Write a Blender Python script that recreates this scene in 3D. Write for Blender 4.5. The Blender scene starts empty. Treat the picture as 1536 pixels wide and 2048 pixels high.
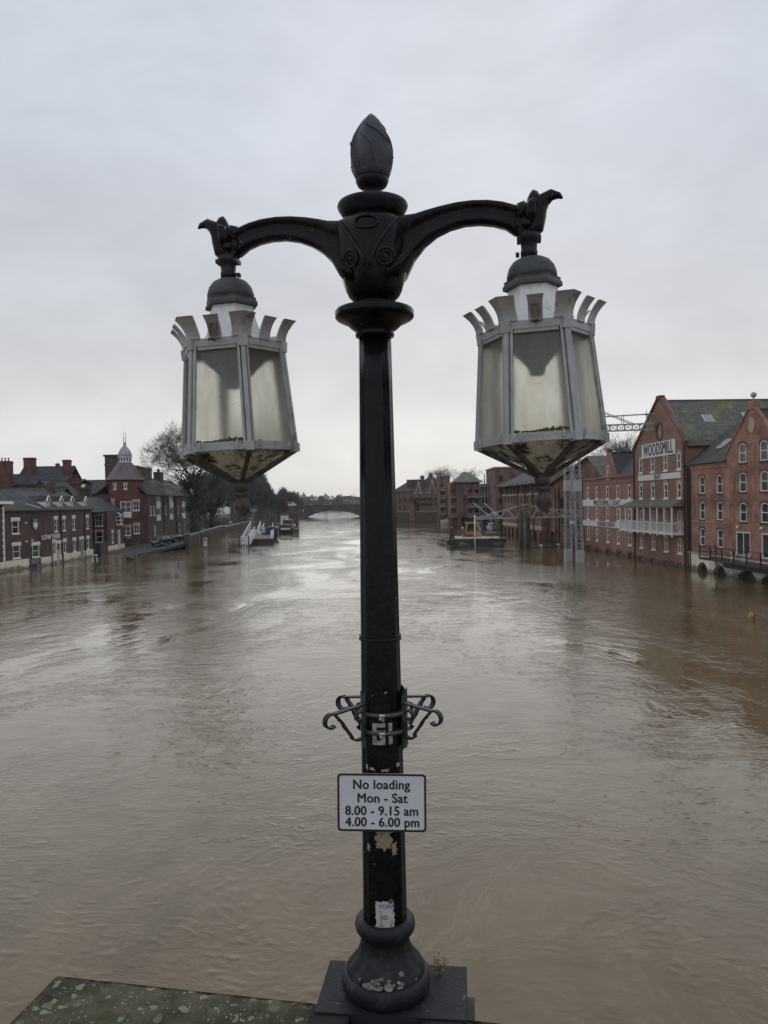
import bpy, math, random
from mathutils import Vector, Matrix
from mathutils.geometry import tessellate_polygon
R = math.radians; PI = math.pi
random.seed(7)
S = bpy.context.scene
COL = S.collection

# ------------------------------------------------------------ camera, sky, sun, exposure
EYE = Vector((0, 0, 8.0)); FPX = 1540.0
cam_d = bpy.data.cameras.new('camera'); cam = bpy.data.objects.new('camera', cam_d); COL.objects.link(cam)
cam_d.sensor_fit = 'HORIZONTAL'; cam_d.sensor_width = 36; cam_d.lens = 36 * FPX / 1536
cam_d.clip_start = 0.1; cam_d.clip_end = 6000
CR = Matrix.Rotation(PI / 2 - R(.707), 3, 'X') @ Matrix.Rotation(R(-1.0), 3, 'Z')
cam.matrix_world = Matrix.Translation(EYE) @ CR.to_4x4()
S.camera = cam

SUN_EL, SUN_AZ = R(28), R(8)          # behind the clouds, ahead of the camera, a little to the right
w = bpy.data.worlds.new('World'); S.world = w; w.use_nodes = True
nt = w.node_tree; nt.nodes.clear()
def N(t, typ, **k):
    n = t.nodes.new(typ)
    for a, b in k.items():
        if a.startswith('i_'): n.inputs[a[2:].replace('_', ' ')].default_value = b
        else: setattr(n, a, b)
    return n
out = N(nt, 'ShaderNodeOutputWorld'); bg = N(nt, 'ShaderNodeBackground'); bg.inputs['Strength'].default_value = .1
sky = N(nt, 'ShaderNodeTexSky', sky_type='NISHITA', sun_disc=False, sun_elevation=SUN_EL, sun_rotation=SUN_AZ)
tc = N(nt, 'ShaderNodeTexCoord'); sep = N(nt, 'ShaderNodeSeparateXYZ')
nt.links.new(tc.outputs['Generated'], sep.inputs[0])
# overcast: pale grey near the horizon, slightly bluer and darker overhead, soft cloud texture
ramp = N(nt, 'ShaderNodeValToRGB'); cr = ramp.color_ramp
cr.elements[0].position = 0.0; cr.elements[0].color = (.77, .775, .765, 1)
for p_, c_ in ((.10, (.775, .78, .775)), (.17, (.66, .668, .685)), (.27, (.605, .622, .665)), (.42, (.615, .655, .74))):
    e = cr.elements.new(p_); e.color = (*c_, 1)
cr.elements[-1].position = .8; cr.elements[-1].color = (.65, .69, .77, 1)
nt.links.new(sep.outputs['Z'], ramp.inputs[0])
mp = N(nt, 'ShaderNodeMapping'); mp.inputs['Scale'].default_value = (1.6, 1.6, 3.2)
nt.links.new(tc.outputs['Generated'], mp.inputs[0])
nz = N(nt, 'ShaderNodeTexNoise', i_Scale=3.0, i_Detail=7.0, i_Roughness=.6, i_Distortion=.4); nt.links.new(mp.outputs[0], nz.inputs['Vector'])
mr = N(nt, 'ShaderNodeMapRange'); mr.inputs[1].default_value = .3; mr.inputs[2].default_value = .7
mr.inputs[3].default_value = .915; mr.inputs[4].default_value = 1.085
nt.links.new(nz.outputs['Fac'], mr.inputs[0])
mul = N(nt, 'ShaderNodeVectorMath', operation='SCALE'); nt.links.new(ramp.outputs[0], mul.inputs[0]); nt.links.new(mr.outputs[0], mul.inputs['Scale'])
mul2 = N(nt, 'ShaderNodeVectorMath', operation='SCALE'); mul2.inputs['Scale'].default_value = 10.0; nt.links.new(mul.outputs[0], mul2.inputs[0])
mix = N(nt, 'ShaderNodeMix', data_type='RGBA'); mix.inputs[0].default_value = .95
nt.links.new(sky.outputs[0], mix.inputs[6]); nt.links.new(mul2.outputs[0], mix.inputs[7])
nt.links.new(mix.outputs[2], bg.inputs[0]); nt.links.new(bg.outputs[0], out.inputs[0])
sd = bpy.data.lights.new('sun', 'SUN'); so = bpy.data.objects.new('sun', sd); COL.objects.link(so)
sd.energy = .5; sd.angle = R(80); sd.color = (1, .97, .92)
so.rotation_euler = (R(90) - SUN_EL, 0, PI - SUN_AZ)
S.view_settings.view_transform = 'Standard'; S.view_settings.look = 'None'
S.view_settings.exposure = 0; S.view_settings.gamma = 1
S.cycles.max_bounces = 8; S.cycles.transparent_max_bounces = 12

# ------------------------------------------------------------ measuring
def ray(x, y): return CR @ Vector((x - 768, -(y - 1024), -FPX))
def ground(x, y, z=0.0):
    d = ray(x, y); return EYE + d * ((z - EYE.z) / d.z)
def atY(x, y, Y): d = ray(x, y); return EYE + d * (Y / d.y)
class Fac:                               # a vertical plane; gives (metres along it, height)
    def __init__(s, p0, p1):
        s.p0 = Vector(p0); s.u = (Vector(p1) - s.p0).normalized(); s.n = Vector((s.u.y, -s.u.x))
    def __call__(s, x, y):
        d = ray(x, y); t = (s.p0.dot(s.n)) / (d.x * s.n.x + d.y * s.n.y); p = EYE + d * t
        return (Vector((p.x, p.y)) - s.p0).dot(s.u), p.z

# ------------------------------------------------------------ materials
MATS = {}
def mat(name, c=(.5, .5, .5), rough=.6, metal=0.0, var=.15, vs=2.0, c2=None, c2t=.55, c2s=1.0, bump=0.0, bs=30.0, brick=None, spec=.5, streak=False, tide=False):
    """Principled with large and small noise variation; c2 is a second colour in patches; brick adds coursing."""
    m = bpy.data.materials.new(name); m.use_nodes = True; t = m.node_tree
    b = t.nodes['Principled BSDF']; b.inputs['Roughness'].default_value = rough; b.inputs['Metallic'].default_value = metal
    b.inputs['Specular IOR Level'].default_value = spec
    L = t.links.new
    tc = N(t, 'ShaderNodeTexCoord'); co = tc.outputs['Object']
    if streak:
        mp = N(t, 'ShaderNodeMapping'); mp.inputs['Scale'].default_value = (1, 1, .15); L(co, mp.inputs[0]); cs = mp.outputs[0]
    else: cs = co
    col = None
    if brick:
        s = N(t, 'ShaderNodeSeparateXYZ'); L(co, s.inputs[0]); a = N(t, 'ShaderNodeMath', operation='ADD'); L(s.outputs[0], a.inputs[0]); L(s.outputs[1], a.inputs[1])
        cb = N(t, 'ShaderNodeCombineXYZ'); L(a.outputs[0], cb.inputs[0]); L(s.outputs[2], cb.inputs[1])
        bt = N(t, 'ShaderNodeTexBrick'); L(cb.outputs[0], bt.inputs['Vector'])
        bt.inputs['Scale'].default_value = 1; bt.inputs['Brick Width'].default_value = brick[0]; bt.inputs['Row Height'].default_value = brick[1]
        bt.inputs['Mortar Size'].default_value = brick[2]; bt.inputs['Color1'].default_value = (*[v * .85 for v in c], 1)
        bt.inputs['Color2'].default_value = (*[v * 1.15 for v in c], 1); bt.inputs['Mortar'].default_value = (*brick[3], 1)
        col = bt.outputs[0]
    else:
        rgb = N(t, 'ShaderNodeRGB'); rgb.outputs[0].default_value = (*c, 1); col = rgb.outputs[0]
    if c2:
        n2 = N(t, 'ShaderNodeTexNoise', i_Scale=c2s, i_Detail=8.0, i_Roughness=.65); L(cs, n2.inputs['Vector'])
        r2 = N(t, 'ShaderNodeMapRange'); r2.inputs[1].default_value = c2t - .06; r2.inputs[2].default_value = c2t + .06; L(n2.outputs['Fac'], r2.inputs[0])
        mx = N(t, 'ShaderNodeMix', data_type='RGBA'); L(r2.outputs[0], mx.inputs[0]); L(col, mx.inputs[6]); mx.inputs[7].default_value = (*c2, 1); col = mx.outputs[2]
    if var:
        n1 = N(t, 'ShaderNodeTexNoise', i_Scale=vs, i_Detail=7.0, i_Roughness=.65); L(cs, n1.inputs['Vector'])
        r1 = N(t, 'ShaderNodeMapRange'); r1.inputs[1].default_value = .25; r1.inputs[2].default_value = .75
        r1.inputs[3].default_value = 1 - var * 1.6; r1.inputs[4].default_value = 1 + var * 1.6; L(n1.outputs['Fac'], r1.inputs[0])
        vm = N(t, 'ShaderNodeVectorMath', operation='SCALE'); L(col, vm.inputs[0]); L(r1.outputs[0], vm.inputs['Scale']); col = vm.outputs[0]
    if tide:
        s2 = N(t, 'ShaderNodeSeparateXYZ'); L(co, s2.inputs[0]); nt_ = N(t, 'ShaderNodeTexNoise', i_Scale=1.1, i_Detail=6.0); L(co, nt_.inputs['Vector'])
        ma = N(t, 'ShaderNodeMath', operation='MULTIPLY_ADD'); L(nt_.outputs['Fac'], ma.inputs[0]); ma.inputs[1].default_value = -1.3; L(s2.outputs[2], ma.inputs[2])
        r3 = N(t, 'ShaderNodeMapRange'); r3.inputs[1].default_value = -.45; r3.inputs[2].default_value = -.1; r3.inputs[3].default_value = .8; r3.inputs[4].default_value = 0; L(ma.outputs[0], r3.inputs[0])
        mx = N(t, 'ShaderNodeMix', data_type='RGBA'); L(r3.outputs[0], mx.inputs[0]); L(col, mx.inputs[6]); mx.inputs[7].default_value = (.055, .045, .03, 1); col = mx.outputs[2]
    L(col, b.inputs['Base Color'])
    if bump:
        n3 = N(t, 'ShaderNodeTexNoise', i_Scale=bs, i_Detail=5.0); L(co, n3.inputs['Vector'])
        bp = N(t, 'ShaderNodeBump'); bp.inputs['Strength'].default_value = bump; bp.inputs['Distance'].default_value = .01
        L(n3.outputs['Fac'], bp.inputs['Height']); L(bp.outputs[0], b.inputs['Normal'])
    MATS[name] = m; return m
MO = (.30, .22, .17)
mat('red_brick', (.345, .150, .108), .85, var=.3, vs=.6, c2=(.22, .105, .08), c2t=.55, c2s=.35, brick=(.45, .15, .018, MO), tide=True)
mat('woods_brick', (.30, .125, .086), .85, var=.3, vs=.6, c2=(.19, .092, .07), c2t=.54, c2s=.3, brick=(.45, .15, .018, MO), tide=True)
mat('dark_brick', (.115, .048, .037), .85, var=.3, vs=.5, c2=(.06, .044, .036), c2t=.5, c2s=.4, brick=(.45, .15, .018, (.08, .065, .055)), tide=True)
mat('tower_brick', (.145, .045, .036), .85, var=.25, vs=.5, c2=(.07, .03, .026), c2t=.55, c2s=.4, brick=(.45, .15, .018, (.09, .06, .05)))
mat('brown_brick', (.19, .105, .075), .85, var=.2, vs=.4, c2=(.10, .06, .05), c2t=.5, c2s=.3, brick=(.45, .15, .018, (.14, .11, .09)), tide=True)
mat('orange_brick', (.26, .115, .07), .85, var=.2, vs=.4, c2=(.13, .065, .045), c2t=.5, c2s=.3, brick=(.45, .15, .018, (.16, .12, .09)), tide=True)
mat('quay_stone', (.095, .075, .058), .9, var=.35, vs=1.0, c2=(.07, .07, .05), c2t=.5, c2s=.4, brick=(.9, .35, .03, (.06, .05, .04)), tide=True)
mat('cream_paint', (.74, .68, .53), .7, var=.12, vs=.7, c2=(.33, .29, .2), c2t=.63, c2s=1.2, tide=True)
mat('cream_stone', (.40, .34, .25), .8, var=.2, vs=1.5)
mat('white_paint', (.74, .73, .70), .5, var=.1, vs=2)
mat('sign_white', (.66, .66, .65), .5, var=.05, vs=1.0, c2=(.55, .54, .5), c2t=.62, c2s=.8)
mat('black_paint', (.008, .008, .009), .5, var=.2, spec=.12)
mat('black_letter', (.012, .012, .014), .6, var=0)
mat('slate', (.05, .052, .048), .85, var=.3, vs=1.2, c2=(.07, .073, .055), c2t=.56, c2s=.5, brick=(.5, .28, .03, (.03, .03, .03)))
mat('mossy_slate', (.115, .118, .10), .8, var=.3, vs=1.0, c2=(.14, .14, .06), c2t=.58, c2s=.45, brick=(.5, .28, .03, (.04, .04, .035)))
mat('purple_slate', (.05, .045, .055), .8, var=.25, vs=1.0, brick=(.5, .28, .03, (.025, .025, .03)))
mat('green_slate', (.042, .048, .040), .85, var=.5, vs=1.0, c2=(.045, .05, .055), c2t=.5, c2s=.4, brick=(.5, .28, .03, (.03, .03, .03)))
mat('cone_slate', (.12, .105, .105), .6, var=.25, vs=1.0, streak=True)
mat('lead', (.30, .33, .37), .5, var=.25, vs=1.5, streak=True)
mat('cupola_roof', (.10, .11, .10), .6)
mat('asphalt', (.06, .062, .06), .55, var=.25, vs=.6)
mat('concrete', (.25, .24, .22), .8, var=.2, vs=1)
mat('earth', (.07, .065, .045), .9, var=.3, vs=.2)
mat('grass', (.05, .06, .03), .9, var=.3, vs=.2)
mat('timber', (.16, .12, .085), .8, var=.25, vs=2, streak=True)
mat('wet_timber', (.085, .09, .07), .7, var=.35, vs=3, streak=True)
mat('fence_timber', (.085, .06, .045), .8, var=.3, vs=3, streak=True)
mat('steel_grey', (.33, .35, .35), .55, var=.2, vs=2, c2=(.2, .18, .15), c2t=.64, c2s=3)
mat('panel_grey', (.36, .40, .39), .5, var=.12, vs=1.5)
mat('blue_steel', (.20, .25, .33), .5, var=.15)
mat('blue_door', (.02, .05, .16), .5, var=.2)
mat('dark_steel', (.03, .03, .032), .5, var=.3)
mat('bridge_stone', (.07, .06, .058), .85, var=.3, vs=.3, c2=(.11, .095, .09), c2t=.55, c2s=.2)
mat('bridge_iron', (.07, .05, .055), .7, var=.2, vs=.4)
mat('boat_white', (.6, .6, .56), .4, var=.12, vs=1)
mat('boat_dark', (.03, .028, .03), .5, var=.3, vs=1)
mat('boat_blue', (.03, .035, .10), .55, var=.2, vs=1)
mat('boat_red', (.13, .045, .035), .6, var=.3, vs=1)
mat('boat_deck', (.42, .39, .32), .75, var=.25, vs=1.5, c2=(.15, .13, .1), c2t=.55, c2s=.8)
mat('orange_steel', (.42, .25, .11), .55, var=.25, vs=2)
mat('yellow_paint', (.34, .21, .06), .5, var=.15)
mat('red_paint', (.35, .05, .03), .5, var=.2)
mat('car_dark', (.018, .022, .035), .25, var=.1)
mat('car_silver', (.35, .36, .38), .3, metal=.3, var=.05)
mat('car_white', (.6, .6, .6), .35, var=.05)
mat('rubber', (.015, .015, .015), .8, var=.1)
mat('bark', (.055, .048, .038), .9, var=.3, vs=4)
mat('twig', (.075, .066, .054), .9, var=.3, vs=1)
mat('twig_far', (.095, .095, .078), .9, var=.35, vs=.15, c2=(.05, .055, .04), c2t=.5, c2s=.1)
mat('twig_red', (.085, .058, .05), .9, var=.3, vs=.2)
mat('ivy', (.035, .04, .026), .8, var=.4, vs=1.5)
mat('leaf_green', (.10, .12, .03), .6, var=.3, vs=20)
mat('stem_brown', (.12, .07, .04), .8, var=.2, vs=20)
mat('glass_dark', (.018, .02, .023), .12, var=.5, vs=.8, spec=.6)
mat('curtain_glass', (.03, .032, .034), .15, var=.5, vs=.9, c2=(.14, .135, .12), c2t=.57, c2s=.9)
mat('skylight_glass', (.25, .28, .3), .08, var=.1)
mat('crest_blue', (.02, .02, .05), .5, var=.1)
mat('banner_blue', (.025, .03, .05), .6, var=.1)
mat('pipe_dark', (.03, .022, .02), .6, var=.2)
mat('sign_blue', (.06, .07, .3), .5, var=0)
mat('terracotta', (.2, .12, .08), .8, var=.2)

def iron_material():
    """Old black gloss paint: chips of grey undercoat, dull streaks."""
    m = bpy.data.materials.new('iron_black'); m.use_nodes = True; t = m.node_tree; L = t.links.new
    b = t.nodes['Principled BSDF']; b.inputs['Specular IOR Level'].default_value = .2
    tc = N(t, 'ShaderNodeTexCoord'); g = N(t, 'ShaderNodeNewGeometry')
    n1 = N(t, 'ShaderNodeTexNoise', i_Scale=14.0, i_Detail=8.0, i_Roughness=.7); L(tc.outputs['Object'], n1.inputs['Vector'])
    n2 = N(t, 'ShaderNodeTexNoise', i_Scale=26.0, i_Detail=4.0, i_Roughness=.6); L(tc.outputs['Object'], n2.inputs['Vector'])
    r = N(t, 'ShaderNodeMapRange'); r.inputs[1].default_value = .70; r.inputs[2].default_value = .715; L(n2.outputs['Fac'], r.inputs[0])
    cr = N(t, 'ShaderNodeValToRGB'); L(n1.outputs['Fac'], cr.inputs[0])
    cr.color_ramp.elements[0].position = .35; cr.color_ramp.elements[0].color = (.0015, .0014, .003, 1)
    cr.color_ramp.elements[1].position = .72; cr.color_ramp.elements[1].color = (.010, .010, .013, 1)
    mx = N(t, 'ShaderNodeMix', data_type='RGBA'); L(r.outputs[0], mx.inputs[0]); L(cr.outputs[0], mx.inputs[6]); mx.inputs[7].default_value = (.16, .165, .16, 1)
    L(mx.outputs[2], b.inputs['Base Color'])
    rr = N(t, 'ShaderNodeMapRange'); rr.inputs[3].default_value = .08; rr.inputs[4].default_value = .38; L(n1.outputs['Fac'], rr.inputs[0]); L(rr.outputs[0], b.inputs['Roughness'])
    bp = N(t, 'ShaderNodeBump'); bp.inputs['Strength'].default_value = .35; bp.inputs['Distance'].default_value = .004
    n4 = N(t, 'ShaderNodeTexNoise', i_Scale=40.0, i_Detail=6.0); L(tc.outputs['Object'], n4.inputs['Vector'])
    L(n4.outputs['Fac'], bp.inputs['Height']); L(bp.outputs[0], b.inputs['Normal'])
    MATS['iron_black'] = m
iron_material()
mat('iron_dull', (.011, .0115, .015), .5, var=.3, vs=9, c2=(.03, .031, .031), c2t=.6, c2s=12, bump=.5, bs=45, spec=.3)
mat('iron_skylit', (.045, .05, .068), .6, var=.3, vs=9, c2=(.07, .075, .09), c2t=.6, c2s=14, bump=.4, bs=45)  # finial iron: glancing sky light put into its paler, bluish colour
mat('iron_plinth', (.020, .022, .026), .6, var=.25, vs=6, c2=(.20, .21, .18), c2t=.675, c2s=12, bump=.5, bs=50, spec=.2)
mat('lamp_grey', (.36, .365, .365), .5, var=.15, vs=9, c2=(.15, .135, .11), c2t=.62, c2s=12, bump=.2, bs=60)
mat('lamp_white', (.66, .66, .65), .5, var=.12, vs=8, c2=(.42, .41, .38), c2t=.63, c2s=10)
mat('lamp_cap', (.055, .06, .062), .65, var=.25, vs=14, bump=.3, bs=60)
mat('lamp_brown', (.10, .088, .08), .75, var=.35, vs=14, c2=(.045, .04, .035), c2t=.52, c2s=16, bump=.5, bs=60)
mat('moss', (.12, .115, .03), .95, var=.5, vs=40, bump=1.0, bs=120)
mat('steel_band', (.13, .10, .085), .4, metal=.5, var=.3, vs=20)
mat('bright_steel', (.6, .6, .6), .25, metal=1, var=.1)
mat('paper', (.45, .42, .42), .7, var=.15, vs=30, c2=(.25, .22, .22), c2t=.62, c2s=60)
mat('torn_paper', (.30, .24, .16), .8, var=.3, vs=30, c2=(.12, .10, .07), c2t=.56, c2s=30)
mat('chalk_paint', (.33, .33, .31), .7, var=.3, vs=40, c2=(.05, .05, .05), c2t=.6, c2s=50)
mat('old_undercoat', (.20, .20, .185), .8, var=.35, vs=50, c2=(.06, .06, .055), c2t=.55, c2s=70)
mat('plate_white', (.60, .62, .67), .45, var=.04, vs=8)

def coping_material():
    m = bpy.data.materials.new('coping_stone'); m.use_nodes = True; t = m.node_tree; L = t.links.new; b = t.nodes['Principled BSDF']
    b.inputs['Roughness'].default_value = .9
    tc = N(t, 'ShaderNodeTexCoord'); co = tc.outputs['Object']
    n1 = N(t, 'ShaderNodeTexNoise', i_Scale=5.0, i_Detail=9.0, i_Roughness=.7); L(co, n1.inputs['Vector'])
    cr = N(t, 'ShaderNodeValToRGB'); L(n1.outputs['Fac'], cr.inputs[0]); e = cr.color_ramp.elements
    e[0].position = .36; e[0].color = (.018, .019, .009, 1); e[1].position = .66; e[1].color = (.105, .090, .055, 1)
    x = e.new(.5); x.color = (.05, .052, .02, 1)
    nd = N(t, 'ShaderNodeTexNoise', i_Scale=18.0, i_Detail=3.0); L(co, nd.inputs['Vector'])
    va = N(t, 'ShaderNodeVectorMath', operation='MULTIPLY_ADD'); L(nd.outputs['Color'], va.inputs[0]); va.inputs[1].default_value = (.05, .05, .05); L(co, va.inputs[2])
    col = cr.outputs[0]
    for sc, th, c in ((13.0, .30, (.20, .21, .14)), (44.0, .24, (.26, .26, .21)), (7.0, .24, (.13, .14, .08))):
        v = N(t, 'ShaderNodeTexVoronoi', i_Scale=sc); v.inputs['Randomness'].default_value = 1; L(va.outputs[0], v.inputs['Vector'])
        n = N(t, 'ShaderNodeTexNoise', i_Scale=sc * .35, i_Detail=2.0); L(co, n.inputs['Vector'])
        mm = N(t, 'ShaderNodeMath', operation='MULTIPLY'); L(n.outputs['Fac'], mm.inputs[0]); mm.inputs[1].default_value = th * 2.6
        sb = N(t, 'ShaderNodeMath', operation='SUBTRACT'); L(mm.outputs[0], sb.inputs[0]); sb.inputs[1].default_value = th * .62
        lt = N(t, 'ShaderNodeMath', operation='LESS_THAN'); L(v.outputs['Distance'], lt.inputs[0]); L(sb.outputs[0], lt.inputs[1])
        mx = N(t, 'ShaderNodeMix', data_type='RGBA'); L(lt.outputs[0], mx.inputs[0]); L(col, mx.inputs[6]); mx.inputs[7].default_value = (*c, 1); col = mx.outputs[2]
    L(col, b.inputs['Base Color'])
    bp = N(t, 'ShaderNodeBump'); bp.inputs['Strength'].default_value = .9; bp.inputs['Distance'].default_value = .02
    L(n1.outputs['Fac'], bp.inputs['Height']); L(bp.outputs[0], b.inputs['Normal'])
    MATS['coping_stone'] = m
coping_material()

def lantern_glass(name, dirty=0.0, tint=(.92, .915, .87)):
    """Old obscured glass: lets light through, blurs what is behind, dusty; dirty adds algae patches."""
    m = bpy.data.materials.new(name); m.use_nodes = True; t = m.node_tree; L = t.links.new; t.nodes.clear()
    o = N(t, 'ShaderNodeOutputMaterial'); tc = N(t, 'ShaderNodeTexCoord'); co = tc.outputs['Object']
    n1 = N(t, 'ShaderNodeTexNoise', i_Scale=9.0, i_Detail=8.0, i_Roughness=.65)
    mp = N(t, 'ShaderNodeMapping'); mp.inputs['Scale'].default_value = (1, 1, .35); L(co, mp.inputs[0]); L(mp.outputs[0], n1.inputs['Vector'])
    cr = N(t, 'ShaderNodeValToRGB'); L(n1.outputs['Fac'], cr.inputs[0]); e = cr.color_ramp.elements
    e[0].position = .3; e[0].color = (tint[0] * .66, tint[1] * .65, tint[2] * .60, 1); e[1].position = .65; e[1].color = (*tint, 1)
    col = cr.outputs[0]
    n5 = N(t, 'ShaderNodeTexNoise', i_Scale=60.0, i_Detail=3.0); L(co, n5.inputs['Vector'])
    r5 = N(t, 'ShaderNodeMapRange'); r5.inputs[1].default_value = .71; r5.inputs[2].default_value = .76; L(n5.outputs['Fac'], r5.inputs[0])
    mx = N(t, 'ShaderNodeMix', data_type='RGBA'); L(r5.outputs[0], mx.inputs[0]); L(col, mx.inputs[6]); mx.inputs[7].default_value = (.2, .18, .13, 1); col = mx.outputs[2]
    if dirty:
        n2 = N(t, 'ShaderNodeTexNoise', i_Scale=13.0, i_Detail=9.0, i_Roughness=.75); L(co, n2.inputs['Vector'])
        r2 = N(t, 'ShaderNodeMapRange'); r2.inputs[1].default_value = .60 - dirty * .22; r2.inputs[2].default_value = .68 - dirty * .18; L(n2.outputs['Fac'], r2.inputs[0])
        mx = N(t, 'ShaderNodeMix', data_type='RGBA'); L(r2.outputs[0], mx.inputs[0]); L(col, mx.inputs[6]); mx.inputs[7].default_value = (.05, .048, .02, 1); col = mx.outputs[2]
    tr = N(t, 'ShaderNodeBsdfTranslucent'); L(col, tr.inputs[0])
    df = N(t, 'ShaderNodeBsdfDiffuse'); L(col, df.inputs[0])
    rf = N(t, 'ShaderNodeBsdfRefraction'); rf.inputs['Roughness'].default_value = .5; rf.inputs['IOR'].default_value = 1.12; L(col, rf.inputs[0])
    gl = N(t, 'ShaderNodeBsdfGlossy'); gl.inputs['Roughness'].default_value = .22
    a = N(t, 'ShaderNodeMixShader'); a.inputs[0].default_value = .22; L(tr.outputs[0], a.inputs[1]); L(df.outputs[0], a.inputs[2])
    c = N(t, 'ShaderNodeMixShader'); c.inputs[0].default_value = .66; L(a.outputs[0], c.inputs[1]); L(rf.outputs[0], c.inputs[2])
    d = N(t, 'ShaderNodeMixShader'); d.inputs[0].default_value = .05; L(c.outputs[0], d.inputs[1]); L(gl.outputs[0], d.inputs[2])
    bp = N(t, 'ShaderNodeBump'); bp.inputs['Strength'].default_value = .35; bp.inputs['Distance'].default_value = .004
    n3 = N(t, 'ShaderNodeTexNoise', i_Scale=70.0, i_Detail=2.0); L(co, n3.inputs['Vector']); L(n3.outputs['Fac'], bp.inputs['Height'])
    for s in (gl, rf): L(bp.outputs[0], s.inputs['Normal'])
    L(d.outputs[0], o.inputs[0]); MATS[name] = m
lantern_glass('obscured_glass'); lantern_glass('algae_glass', .6, (.8, .76, .66)); lantern_glass('dusty_glass', .12, (.8, .76, .68))

def water_material():
    m = bpy.data.materials.new('river_water'); m.use_nodes = True; t = m.node_tree; L = t.links.new; b = t.nodes['Principled BSDF']
    b.inputs['Roughness'].default_value = .02; b.inputs['IOR'].default_value = 1.37
    tc = N(t, 'ShaderNodeTexCoord'); co = tc.outputs['Object']
    # slow current bends the ripples: warp the coordinates with a broad noise
    wn = N(t, 'ShaderNodeTexNoise', i_Scale=.06, i_Detail=3.0); L(co, wn.inputs['Vector'])
    wa = N(t, 'ShaderNodeVectorMath', operation='MULTIPLY_ADD'); L(wn.outputs['Color'], wa.inputs[0]); wa.inputs[1].default_value = (6, 6, 0); L(co, wa.inputs[2])
    def noise(scale, stretch, detail, rough=.55, dist=0.0, kind='FBM'):
        mp = N(t, 'ShaderNodeMapping'); mp.inputs['Scale'].default_value = stretch; L(wa.outputs[0], mp.inputs[0])
        n = N(t, 'ShaderNodeTexNoise', i_Scale=scale, i_Detail=detail, i_Roughness=rough, i_Distortion=dist, noise_type=kind, normalize=True); L(mp.outputs[0], n.inputs['Vector']); return n.outputs['Fac']
    big = noise(.10, (1, .55, 1), 4.0); mid = noise(.85, (1, 1.35, 1), 6.0, .62, .5); fine = noise(3.0, (1, 1.5, 1), 5.0, .68, .2, 'RIDGED_MULTIFRACTAL')
    patch = noise(.06, (1.2, .6, 1), 5.0, .62, 1.4)          # calm and ruffled areas
    pr = N(t, 'ShaderNodeMapRange'); pr.inputs[1].default_value = .38; pr.inputs[2].default_value = .62; pr.inputs[3].default_value = .06; pr.inputs[4].default_value = 1.25; L(patch, pr.inputs[0])
    def mul(a, k):
        x = N(t, 'ShaderNodeMath', operation='MULTIPLY'); L(a, x.inputs[0])
        if isinstance(k, float): x.inputs[1].default_value = k
        else: L(k, x.inputs[1])
        return x.outputs[0]
    def add(a, c): x = N(t, 'ShaderNodeMath', operation='ADD'); L(a, x.inputs[0]); L(c, x.inputs[1]); return x.outputs[0]
    h = add(mul(big, .12), mul(add(mul(mid, .080), mul(fine, .036)), pr.outputs[0]))
    bp = N(t, 'ShaderNodeBump'); bp.inputs['Strength'].default_value = 1.0; bp.inputs['Distance'].default_value = .75; L(h, bp.inputs['Height']); L(bp.outputs[0], b.inputs['Normal'])
    # silt: brown, with paler and darker boils drawn out along the current
    silt = noise(.22, (1, .55, 1), 7.0, .6, 1.8)
    cr = N(t, 'ShaderNodeValToRGB'); L(silt, cr.inputs[0]); e = cr.color_ramp.elements
    e[0].position = .3; e[0].color = (.092, .062, .025, 1); e[1].position = .7; e[1].color = (.158, .114, .056, 1)
    # thin foam threads
    fo = noise(.9, (1, .5, 1), 8.0, .7, 1.5)
    ab = N(t, 'ShaderNodeMath', operation='SUBTRACT'); L(fo, ab.inputs[0]); ab.inputs[1].default_value = .5
    ac = N(t, 'ShaderNodeMath', operation='ABSOLUTE'); L(ab.outputs[0], ac.inputs[0])
    fr = N(t, 'ShaderNodeMapRange'); fr.inputs[1].default_value = .0; fr.inputs[2].default_value = .012; fr.inputs[3].default_value = .42; fr.inputs[4].default_value = 0; L(ac.outputs[0], fr.inputs[0])
    fp = noise(.12, (1, .5, 1), 3.0); fq = N(t, 'ShaderNodeMapRange'); fq.inputs[1].default_value = .49; fq.inputs[2].default_value = .62; L(fp, fq.inputs[0])
    mx = N(t, 'ShaderNodeMix', data_type='RGBA'); L(mul(fr.outputs[0], fq.outputs[0]), mx.inputs[0]); L(cr.outputs[0], mx.inputs[6]); mx.inputs[7].default_value = (.35, .31, .26, 1)
    L(mx.outputs[2], b.inputs['Base Color'])
    MATS['river_water'] = m
water_material()

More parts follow.
